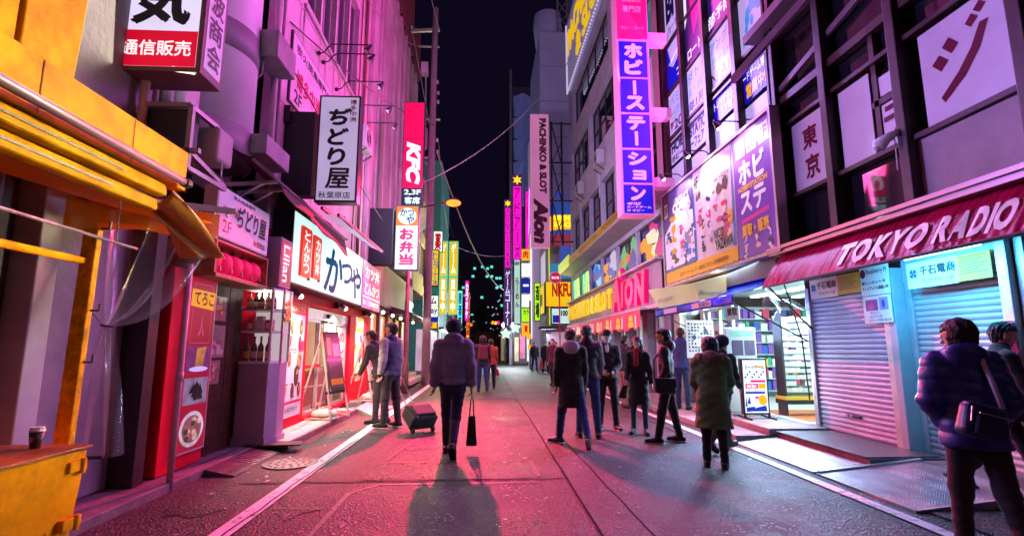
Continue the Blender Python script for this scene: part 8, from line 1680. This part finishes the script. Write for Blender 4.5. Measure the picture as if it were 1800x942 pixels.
for a in (-.2, .2):
    mb = MB(); w0 = B_(a, -.01, .03); mb.tube([w0-sd*.018, w0+sd*.018], .05, 14); mb.build('wheel', mat('rubber', (.02, .02, .02), .6), su); mb = MB(); w0 = B_(a*.9, .03, .30); mb.ball(w0, .014, 8, 6); mb.build('reflector', mat('reflector', (.6, .6, .65), .15, .6), su)
h_top = hnd+V(0, 0, .01)
for a in (-.075, .075): mb = MB(); mb.tube([B_(a, .40, .04), h_top+sd*a], .013, 8); mb.build('handle_rod', STEEL, su)
mb = MB(); mb.tube([h_top-sd*.09, h_top+sd*.09], .014, 8); mb.build('grip', BLACK, su)
mb = MB(); mb.tube([B_(-.252, .1, .05), B_(-.252, .3, .05)], .006, 6); mb.tube([B_(-.24, .405, .2), B_(.24, .405, .2)], .007, 6); mb.build('zip', DSTEEL, su)
# group on the right
LGREY = fabric('pale_hood', (.55, .50, .58)); COATB = fabric('charcoal_coat', (.017, .015, .018))
p, q = person('man in a long dark coat with a pale grey hood walking away', (1.34, 7.92), -4, 1.72, th=(.24, -.28), kb=(.05, .38), ab=(.14, .16), footyaw=(.95, .2), foot_pitch=(0, .7), ua=(-.12, .05), uab=(.16, .14), eb=(.2, .35), top=COATB, bottom=fabric('indigo_jeans', (.02, .04, .17)), shoe=BLKSHOE, sole=WHS, hem=-.36, hood=LGREY, loose=1.06, hair='short', hairm=HAIRB, hyaw=.05)
p, q = person('man in a black puffer vest and blue jeans beside the long dark coat', (1.72, 8.55), -5, 1.78, th=(.06, -.06), kb=(.03, .05), ab=(.08, .08), ua=(.15, .2), uab=(.16, .16), eb=(.5, .6), top=fabric('black_puffer', (.015, .015, .022), .55, .1), sleeve=fabric('sleeve_slate', (.20, .20, .26)), bottom=JEAN, shoe=BLKSHOE, hem=-.03, puff=.7, hair='short', hyaw=-.1)
p, q = person('man in a black cap and white face mask with his hands clasped', (2.24, 9.35), 172, 1.72, th=(.05, -.03), kb=(.03, .04), ab=(.08, .08), footyaw=(.3, .2), ua=(.05, .1), uab=(.14, .14), eb=(1.05, 1.0), fin=(.55, .55), top=fabric('black_jacket', (.015, .018, .022)), bottom=BLKT, shoe=BLKSHOE, sole=WHS, hem=-.06, hair='short', hat=('cap', mat('cap_black', (.012, .012, .014), .7)), mask=mat('mask_white', (.74, .72, .80), .8), glasses=True, shirt=fabric('shirt_pale', (.6, .6, .6)))
p, q = person('woman in a long black coat with red scarf and white mask', (2.66, 8.85), 160, 1.60, th=(.03, -.03), kb=(.02, .05), ab=(.03, .04), footyaw=(.2, .2), ua=(.0, .15), uab=(.22, .12), eb=(.25, .6), top=fabric('wool_black', (.012, .012, .015)), bottom=fabric('teal_jeans', (.025, .06, .13)), shoe=fabric('boot_brown', (.05, .03, .03)), hem=-.42, girth=.90, loose=1.02, legw=.85, hair='long', mask=mat('mask_white', (.74, .72, .80), .8), scarf=fabric('red_knit', (.40, .012, .02)), glasses=True, hyaw=-.1)
hw = q['hand'][1]
mb = MB(); mb.hexa([hw+V(-.16, -.05, -.20), hw+V(-.02, -.05, -.22), hw+V(.0, .05, -.22), hw+V(-.14, .05, -.20)], [hw+V(-.06, -.03, .0), hw+V(.03, -.03, .0), hw+V(.03, .03, .0), hw+V(-.06, .03, .0)]); t = tag(mb.build('small_handbag', BLKBAG, bevel=.02), 'small slouchy black bag in the hand of the woman with the red scarf', 'bag'); mb = MB(); mb.tube([hw+V(-.05, 0, -.02), hw+V(-.02, 0, .06), hw+V(.02, 0, -.02)], .007, 6); mb.build('strap', BLKBAG, t)
p, q = person('man in a black jacket and glasses turned left with a messenger bag', (2.86, 8.02), 68, 1.71, th=(.20, -.16), kb=(.03, .06), ab=(.08, .10), footyaw=(.05, .15), ua=(-.1, -.15), uab=(.22, .25), eb=(.75, .9), fin=(.5, .5), top=fabric('black_shell', (.013, .013, .016), .6), bottom=BLKT, shoe=BLKSHOE, sole=WHS, hem=-.02, hood=True, hair='thick', glasses=True, hyaw=.05, skin=SKIN)
c = q['P']+V(-.10, -.20, -.02)
mbag = thing('messenger_bag', 'black messenger bag with violet strap on the man in glasses', 'bag', tuple(c+V(0, 0, -.13)))
mb = MB(); mb.hexa([c+V(-.16, -.05, -.13), c+V(.17, -.05, -.15), c+V(.17, .06, -.15), c+V(-.16, .06, -.13)], [c+V(-.18, -.04, .09), c+V(.15, -.04, .08), c+V(.15, .04, .08), c+V(-.18, .04, .09)]); mb.build('pouch', BLKBAG, mbag, bevel=.045, seg=4); mb = MB(); mb.hexa([c+V(-.16, -.064, -.04), c+V(.16, -.064, -.05), c+V(.16, -.052, -.05), c+V(-.16, -.052, -.04)], [c+V(-.18, -.052, .095), c+V(.15, -.052, .085), c+V(.15, .0, .09), c+V(-.18, .0, .10)]); mb.build('flap', BLKBAG, mbag, bevel=.012)
s0 = q['sh'][0]; mb = MB(); mb.tube([c+V(-.17, -.03, .1), (c+V(-.17, -.03, .1)+q['sh'][1])/2+V(-.13, -.10, .05), q['sh'][1]+V(-.02, -.06, .085), q['sh'][1]+V(.06, .10, .06), c+V(.18, .10, .12)], .016, 6); mb.build('strap', mat('strap_violet', (.18, .07, .13), .7), mbag, smooth=True)
OLIVE = fabric('olive_parka', (.08, .15, .05)); p, q = person('stout person seen from behind in an olive parka with fur trimmed hood', (2.86, 6.42), -27, 1.54, th=(.05, -.02), kb=(.04, .04), ab=(.04, .04), ua=(.12, .15), uab=(.20, .18), eb=(.7, .75), fin=(.3, .3), lean=.12, top=OLIVE, bottom=BLKT, shoe=mat('boot_black', (.012, .012, .012), .3), hem=-.42, loose=1.16, girth=1.08, legw=1.0, hair='bob', hat=('beanie', fabric('plum_hat', (.035, .012, .022))), hpitch=-.12, fur=fabric('fur_brown', (.17, .09, .06), .95, .6), hood=fabric('pink_lining', (.40, .20, .22)))
p, q = person('person in a dark jacket with backpack walking behind the olive parka', (3.42, 7.40), -62, 1.63, th=(.42, -.30), kb=(.12, .55), ab=(.04, .04), foot_pitch=(-.1, .6), ua=(.1, .1), uab=(.15, .15), eb=(.8, .8), fin=(.3, .3), lean=.12, top=fabric('dark_teal_jacket', (.012, .03, .045)), bottom=fabric('grey_denim', (.05, .05, .06)), shoe=BLKSHOE, hem=-.05, hair='short', hat=('beanie', mat('beanie_navy', (.010, .020, .04), .8)), hpitch=-.2)
def backpack(q, hd, lab, m, w=.16, h=.42, d=.14):
    c = (q['neck']+q['P'])/2; f = V(-math.sin(R(hd)), math.cos(R(hd)), 0); s = V(math.cos(R(hd)), math.sin(R(hd)), 0); c = c-f*(.155+d/2)*q['sc']+V(0, 0, .03)
    t = thing('backpack', lab, 'backpack', tuple(c+V(0, 0, -h/2))); mb = MB()
    k = lambda a, b, z: c+s*a+f*b+V(0, 0, z)
    mb.hexa([k(-w, -d/2, -h/2), k(w, -d/2, -h/2), k(w, d/2, -h/2), k(-w, d/2, -h/2)], [k(-w*.8, -d*.3, h/2), k(w*.8, -d*.3, h/2), k(w*.8, d/2, h/2), k(-w*.8, d/2, h/2)]); mb.build('sack', m, t, bevel=.05, seg=3); mb = MB(); mb.hexa([k(-w*.8, -d*.75, -h*.42), k(w*.8, -d*.75, -h*.42), k(w*.8, -d/2, -h*.42), k(-w*.8, -d/2, -h*.42)], [k(-w*.7, -d*.65, 0), k(w*.7, -d*.65, 0), k(w*.7, -d/2, 0), k(-w*.7, -d/2, 0)]); mb.build('pocket', m, t, bevel=.02)
    for sg in (-1, 1): mb = MB(); mb.tube([k(sg*w*.6, d*.45, h*.42), k(sg*w*.75, d*.9+.05, h*.5), k(sg*w*.8, d*.9+.12, h*.1), k(sg*w*.7, d*.5, -h*.35)], .016, 6); mb.build('strap', m, t, smooth=True)
    return t
backpack(q, -62, 'dark blue backpack on the person behind the olive parka', fabric('bag_navy', (.012, .03, .07)), .13, .36, .13)
p, q = person('person in a blue jacket and jeans standing at the shop front', (4.42, 11.4), -35, 1.74, z0=.10, near=.8, ua=(.1, .2), eb=(.4, 1.2), top=fabric('blue_jacket', (.05, .07, .25)), bottom=JEAND, shoe=BLKSHOE, hem=-.05, hair='short', hairm=HAIRB)
p, q = person('distant shopper in beige trousers holding a yellow bag', (3.45, 12.6), -60, 1.70, near=.6, top=COATB, bottom=fabric('beige_chino', (.35, .20, .13)), shoe=BROWNSHOE, ua=(.2, .2), eb=(.4, .5))
tote(q['hand'][0], 'small yellow shopping bag held by the shopper in beige trousers', mat('bag_yellow', (.75, .42, .04), .6), .10, .28, .12, 'shopping_bag')
PUF = fabric('navy_puffer', (.024, .036, .20), .40, .1, 0.0); p, q = person('person in a shiny navy puffer jacket with a crossbody bag at the right edge', (3.52, 3.62), -24, 1.62, th=(.12, -.22), kb=(.08, .30), ab=(.05, .05), foot_pitch=(0, .4), ua=(-.18, -.18), uab=(.27, .26), eb=(.7, .7), fin=(.6, .6), hands=False, lean=.12, top=PUF, bottom=BLKT, shoe=BLKSHOE, hem=-.14, puff=.95, loose=1.16, legw=1.08, hair='bob', hairm=mat('black_curls', (.008, .006, .007), .6, bump=(70, .8)), hood=True, hyaw=.75, hpitch=-.1, qp=.10)
c = q['P']+V(-.16, -.25, .08)
cb_ = thing('crossbody_bag', 'blue crossbody bag with pale strap on the back of the navy puffer', 'bag', tuple(c+V(0, 0, -.12)))
BLUEB = mat('bag_blue', (.012, .022, .09), .32, noise=(4, .7, 1.3), bump=(10, .2))
mb = MB(); k = lambda a, b, z: c+V(a*.94+z*.25, b, z*.94-a*.25); mb.hexa([k(-.17, -.06, -.12), k(.15, -.06, -.12), k(.15, .07, -.12), k(-.17, .07, -.12)], [k(-.15, -.04, .12), k(.14, -.04, .12), k(.14, .07, .12), k(-.15, .07, .12)]); mb.build('pouch', BLUEB, cb_, bevel=.045, seg=4); mb = MB(); mb.hexa([k(-.14, -.085, -.10), k(.11, -.085, -.10), k(.11, -.06, -.10), k(-.14, -.06, -.10)], [k(-.12, -.075, .03), k(.10, -.075, .03), k(.10, -.05, .03), k(-.12, -.05, .03)]); mb.build('front_pocket', BLUEB, cb_, bevel=.02); mb = MB(); mb.tube([k(-.13, -.085, .045), k(.11, -.085, .05)], .006, 6); mb.tube([k(-.16, -.065, -.02), k(-.15, -.05, .08)], .005, 6); mb.build('zip', STEEL, cb_)
mb = MB(); mb.tube([k(.12, .0, .12), q['sh'][1]+V(-.14, -.14, -.12), q['sh'][1]+V(-.12, -.06, .06), q['neck']+V(.12, .06, .05), q['neck']+V(.10, .16, -.04)], .018, 6); mb.build('strap', mat('strap_pale', (.48, .42, .50), .5), cb_, smooth=True)
p, q = person('young man in a black coat striding right behind the navy puffer', (5.14, 4.95), -118, 1.68, z0=.02, th=(.40, -.35), kb=(.12, .5), ab=(.03, .03), foot_pitch=(-.1, .55), ua=(-.35, .3), uab=(.12, .12), eb=(.3, .5), lean=.10, top=fabric('black_coat2', (.010, .010, .012)), bottom=BLKT, shoe=BLKSHOE, hem=-.15, hair='thick', hyaw=-.05, hpitch=-.18)
mb = MB(); c = q['hand'][0]; mb.hexa([c+V(.05, -.05, -.08), c+V(.4, -.05, -.14), c+V(.4, .05, -.14), c+V(.05, .05, -.08)], [c+V(.05, -.04, .06), c+V(.4, -.04, .02), c+V(.4, .04, .02), c+V(.05, .04, .06)]); t = tag(mb.build('shoulder_bag', BLKBAG, bevel=.03), 'black shoulder bag behind the striding young man at the right edge', 'bag'); mb = MB(); mb.tube([c+V(.1, 0, .05), q['sh'][0]+V(.1, -.05, .0), q['sh'][0]+V(.02, -.02, .07)], .014, 6); mb.build('strap', BLKBAG, t)
# farther people
p, q = person('person with a maroon backpack walking away down the centre of the street', (-.02, 17.1), 3, 1.78, near=.62, th=(.2, -.2), kb=(.1, .3), top=fabric('jacket_black2', (.018, .014, .016)), bottom=fabric('navy_jeans', (.014, .03, .12)), hem=-.08, loose=1.15, hair='bob')
backpack(q, 3, 'maroon backpack on the person walking down the centre of the street', fabric('maroon_pack', (.09, .012, .018)), .17, .46, .16)
p, q = person('person in an orange jacket beside the maroon backpack', (.26, 18.2), 0, 1.70, near=.55, th=(-.15, .2), kb=(.3, .1), top=fabric('orange_jacket', (.26, .08, .02)), bottom=NAVYT, hem=-.08, loose=1.1)
tote(q['hand'][1], 'small red bag held by the person in the orange jacket', mat('bag_red', (.5, .02, .05), .6), .10, .22, .10, 'red_bag')
FAR = [((2.46, 43.5), 150, 1.72, '#b0a8b8', '#6a6a7a', 'leftmost of four distant people, in pale clothes'), ((2.95, 43), 190, 1.74, '#4a3858', '#15151c', 'second of four distant people, in a mauve top'), ((3.35, 44), 160, 1.74, '#14141c', '#101014', 'third of four distant people, all in black'), ((3.85, 43), 200, 1.80, '#16141c', '#b8a0b0', 'rightmost of four distant people, with pale trousers'),
       ((2.98, 30.2), 185, 1.70, '#141420', '#2a3a60', 'distant person in black just left of the dark coat'), ((3.42, 28.6), 178, 1.74, '#18141c', '#0c0c10', 'distant masked person in a dark coat carrying a red bag'), ((3.85, 30.0), 10, 1.74, '#a08090', '#181820', 'distant person in a dusty pink jacket facing away'), ((2.62, 19.5), 150, 1.72, '#3a1420', '#141418', 'person in a burgundy jacket half hidden behind the long coat'), ((3.0, 21.5), 170, 1.66, '#101014', '#c0b8c0', 'dark haired person behind the burgundy jacket')]
for i, (l, hd, H_, c1, c2, lab) in enumerate(FAR):
    s = .15*((i*7) % 3-1); p, q = person(lab, l, hd, H_, near=.42 if l[1] > 35 else .5, th=(.18+s, -.15), kb=(.08, .25), ua=(.1, -.1), top=fabric('fart%d' % i, C(c1)), bottom=fabric('farb%d' % i, C(c2)), hem=-.18 if i in (5, 6) else -.06, sole=WHS if i == 5 else None, mask=mat('mask_white', (.74, .72, .80), .8) if i in (5,) else None, group='distant people down the street')
    if i == 5: tote(q['hand'][1], 'red and white shopping bag carried by the distant masked person', mat('bag_redwhite', (.6, .05, .10), .6), .14, .40, .12, 'shopping_bag')
    if i == 3: tote(q['hand'][0], 'pink bag carried by the rightmost of the four distant people', mat('bag_pink', (.6, .06, .25), .6), .14, .30, .12, 'pink_bag')
EX = [((2.1, 48), 'grey_top', 'distant walker just beyond the four distant people, nearest the kerb'), ((3.1, 52), 'x', 'distant walker behind the four distant people, half hidden'), ((4.1, 38), 'x', 'distant walker by the right shop wall beyond the hydrant sign'), ((-.9, 46), 'x', 'lone distant walker left of the street centre'), ((.8, 50), 'x', 'small distant walker in front of the dark trees')]
SRC = [o for o in bpy.data.objects if o.get('label', '').startswith(('leftmost of four', 'third of four', 'second of four', 'rightmost of four', 'distant person in a dusty'))]
for i, (l, n_, lab) in enumerate(EX):
    s = SRC[i % len(SRC)]; c = copy_tree(s); c.location = (l[0], l[1], 0); c.rotation_euler.z = s.rotation_euler.z+R(20*(i-2)); c['label'] = lab
# ------------------------------------------------------------------ small details and wear
def find(n): return bpy.data.objects[n]
pkb = find('pink_building'); JNT = mat('joint_grey', (.22, .17, .18), .8)
for z in (4.4, 5.5, 6.6, 7.65, 10.6, 11.6):
    mb = MB(); FPK.panel(mb, 8.02, 13.58, z-.008, z+.008, -.01, .004); mb.build('panel_joint', JNT, pkb)
for y in (9.9, 11.9): mb = MB(); FPK.panel(mb, y-.007, y+.007, 3.4, 7.64, -.01, .003); mb.build('panel_joint', JNT, pkb)
mb = MB()
for k in range(14):   # rain streaks under the sill
    y = random.uniform(8.6, 13.3); w = random.uniform(.03, .10); l = random.uniform(.3, 1.1); FPK.shape(mb, [(y, 7.7), (y+w, 7.7), (y+w*.7, 7.7-l*.7), (y+w*.4, 7.7-l)], .006)
o = mb.build('rain_streaks', mat('streak', (.40, .30, .32), .85), pkb); o['kind'] = 'stuff'
def condenser(x, y, z, side, lab):
    t = thing('air_conditioner', lab, 'air conditioner', (x, y, z), 'air conditioners on the upper walls'); s = side
    mb = MB(); mb.box(x, x+s*.32, y-.4, y+.4, z, z+.6); mb.build('casing', mat('ac_cream', (.55, .52, .52), .6, noise=(3, .75, 1.05)), t, bevel=.02)
    mb = MB(); c = V(x+s*.325, y-.1, z+.3)
    for r_ in (.08, .15, .22): mb.tube([c+V(0, r_*math.cos(a), r_*math.sin(a)) for a in np.linspace(0, 6.283, 17)], .008, 4, cap=False)
    mb.build('fan_guard', DSTEEL, t)['kind'] = 'stuff'
    for dy in (-.3, .3): mb = MB(); mb.bar((x, y+dy, z-.25), (x+s*.32, y+dy, z-.02), .03); mb.build('bracket', DSTEEL, t)
    mb = MB(); mb.tube([(x+s*.1, y+.42, z+.2), (x+s*.05, y+.5, z-.1), (x+s*.03, y+.5, z-1.2)], .02, 6); mb.build('pipe', WHITE, t, smooth=True)
for i, (y, z) in enumerate(((16.0, 9.0), (20.0, 8.8), (24.2, 8.8))): condenser(4.84, y, z, -1, ('nearest', 'middle', 'farthest')[i] + ' air conditioner on the parlour wall above the ribbon windows')
condenser(-3.40, 13.2, 6.6, 1, 'air conditioner high on the end of the pink facade'); condenser(-3.38, 25.0, 8.0, 1, 'air conditioner on the stepped rose tower')
sto = find('yellow_stall')
for y in (2.95, 3.75): mb = MB(); mb.box(-2.598, -2.5965, y-.004, y+.004, 2.80, 3.13); mb.build('seam', mat('seam_brown', (.22, .09, .005), .8), sto)
mb = MB()
for k in range(22):
    y = random.uniform(1.6, 3.4); z = random.choice((random.uniform(.05, .2), random.uniform(.2, .75))); r_ = random.uniform(.01, .045); x = -2.557+.0545*z+.032*(y-.6)/2.9+.003
    mb.poly([(x+.0, y+r_*math.cos(a)*random.uniform(.5, 1.3), z+r_*.7*math.sin(a)*random.uniform(.5, 1.3)) for a in np.linspace(0, 5.5, 7)])
mb.build('paint_chips', mat('chip_brown', (.26, .10, .01), .8), find('yellow_box'))['kind'] = 'stuff'
# shutter handles and locks
for n, fr, a, z in (('roller_shutter', F1, 7.4, .45), ('roller_shutter.001', F2, 5.8, .45)):
    mb = MB(); fr.panel(mb, a-.09, a+.09, z-.02, z+.02, .015, .035); mb.build('handle', DSTEEL, find(n), bevel=.004); mb = MB(); p_ = fr.p(a+.2, z, .018); mb.tube([p_, p_+fr.n()*.012], .025, 12); mb.build('lock', STEEL, find(n))
# wear on the road: stains, cracks, scraps
for k, (x, y, r_) in enumerate(((.2, 4.6, .35), (1.9, 5.4, .3), (-.9, 8.2, .4), (2.2, 3.9, .28), (-1.7, 5.1, .25), (.6, 10.5, .5), (-2.6, 5.2, .3))):
    sheet([(x+r_*math.cos(a)*random.uniform(.55, 1.1), y+r_*1.5*math.sin(a)*random.uniform(.55, 1.1)) for a in np.linspace(0, 5.9, 13)], .0045+.0002*k, ASP3, 'oil_stain', road)
for p0, p1, n in (((1.3, 9.5), (2.6, 6.8), 18), ((-.3, 12), (-1.1, 9.4), 14), ((2.0, 5.9), (3.3, 5.6), 12)): strip(wob(p0, p1, n, .035), .006, .0098, TAR, 'crack', road)
mb = MB()
for k in range(34):
    x, y = random.choice(((random.uniform(-2.75, -2.2), random.uniform(5, 9.5)), (random.uniform(3.4, 3.85), random.uniform(5, 12)), (random.uniform(-2, 3), random.uniform(3.5, 9)))); s_ = random.uniform(.012, .035); a = random.uniform(0, 6)
    mb.poly([(x+s_*math.cos(a+q)*random.uniform(.6, 1.3), y+s_*math.sin(a+q)*random.uniform(.6, 1.3), .021+random.uniform(0, .012)) for q in (0, 1.5, 3.1, 4.6)])
o = mb.build('litter', mat('paper_scrap', (.6, .57, .55), .8)); tag(o, 'tiny scraps of paper scattered along the road edges', 'litter', kind='stuff')
# more wires over the left side
for i, (p0, p1, sg_) in enumerate((((-2.9, 20.5, 14.2), (-3.35, 13.0, 11.0), .3), ((-2.0, 20.5, 10.9), (-3.36, 13.3, 8.6), .35), ((-1.95, 20.5, 9.9), (-2.2, 31, 8.2), .4))):
    cable(p0, p1, sg_, .014, ('upper wire from the pole cross arm to the pink facade', 'lower wire from the pole to the pink facade', 'wire from the pole to the twin neon signs', 'wire from the pole top to the parlour roof corner', 'wire from the pole to the scalloped tower')[i])
# goods on the back wall of the open shop
gs = thing('goods_rack', 'long rack of colourful boxed goods along the back wall of the open shop', 'shelf', (7.2, 13.0, .22))
for j in range(7): mb = MB(); mb.box(5.6, 8.9, 12.85, 13.15, .35+.30*j, .37+.30*j); mb.build('shelf_board', WI, gs)
rg = random.Random(12); gm = [mat('good%d' % i, c, .45) for i, c in enumerate(('#e8e4d8', '#3868b8', '#d84868', '#f0c040', '#48a890', '#8858b0', '#f0f0f0', '#303848'))]; gsrc = {}
for j in range(7):
    x = 5.64
    while x < 8.8:
        k = rg.randrange(8); w = (.10, .14, .18, .12)[k % 4]
        if k not in gsrc: mb = MB(); mb.box(x, x+w-.01, 12.88, 13.05, .372+.30*j, .372+.30*j+(.18, .22, .25)[k % 3]); gsrc[k] = (mb.build('boxed_good', gm[k], gs), x, j)
        else: s0, x0, j0 = gsrc[k]; inst(s0, gs, (x-x0, rg.uniform(-.02, .02), .30*(j-j0)))
        x += w+rg.choice((0, .01, .04))
for i, (a0, a1, b0, b1, cols, lab) in enumerate(((10.88, 10.5, 1.2, 1.75, ['#3858c0', '#e8e0f0', '#e05090'], 'blue and pink poster on the glass of the open shop'), (10.88, 10.45, .5, 1.05, ['#30a080', '#f0e8c0', '#205060'], 'green poster low on the glass of the open shop'), (12.15, 11.8, .4, .85, ['#e06040', '#f0d070', '#703050'], 'orange poster low at the left of the open shop'))): paper(lab, Fr('R', 5.36), a0, a1, b0, b1, cols, 14, seed=30+i)
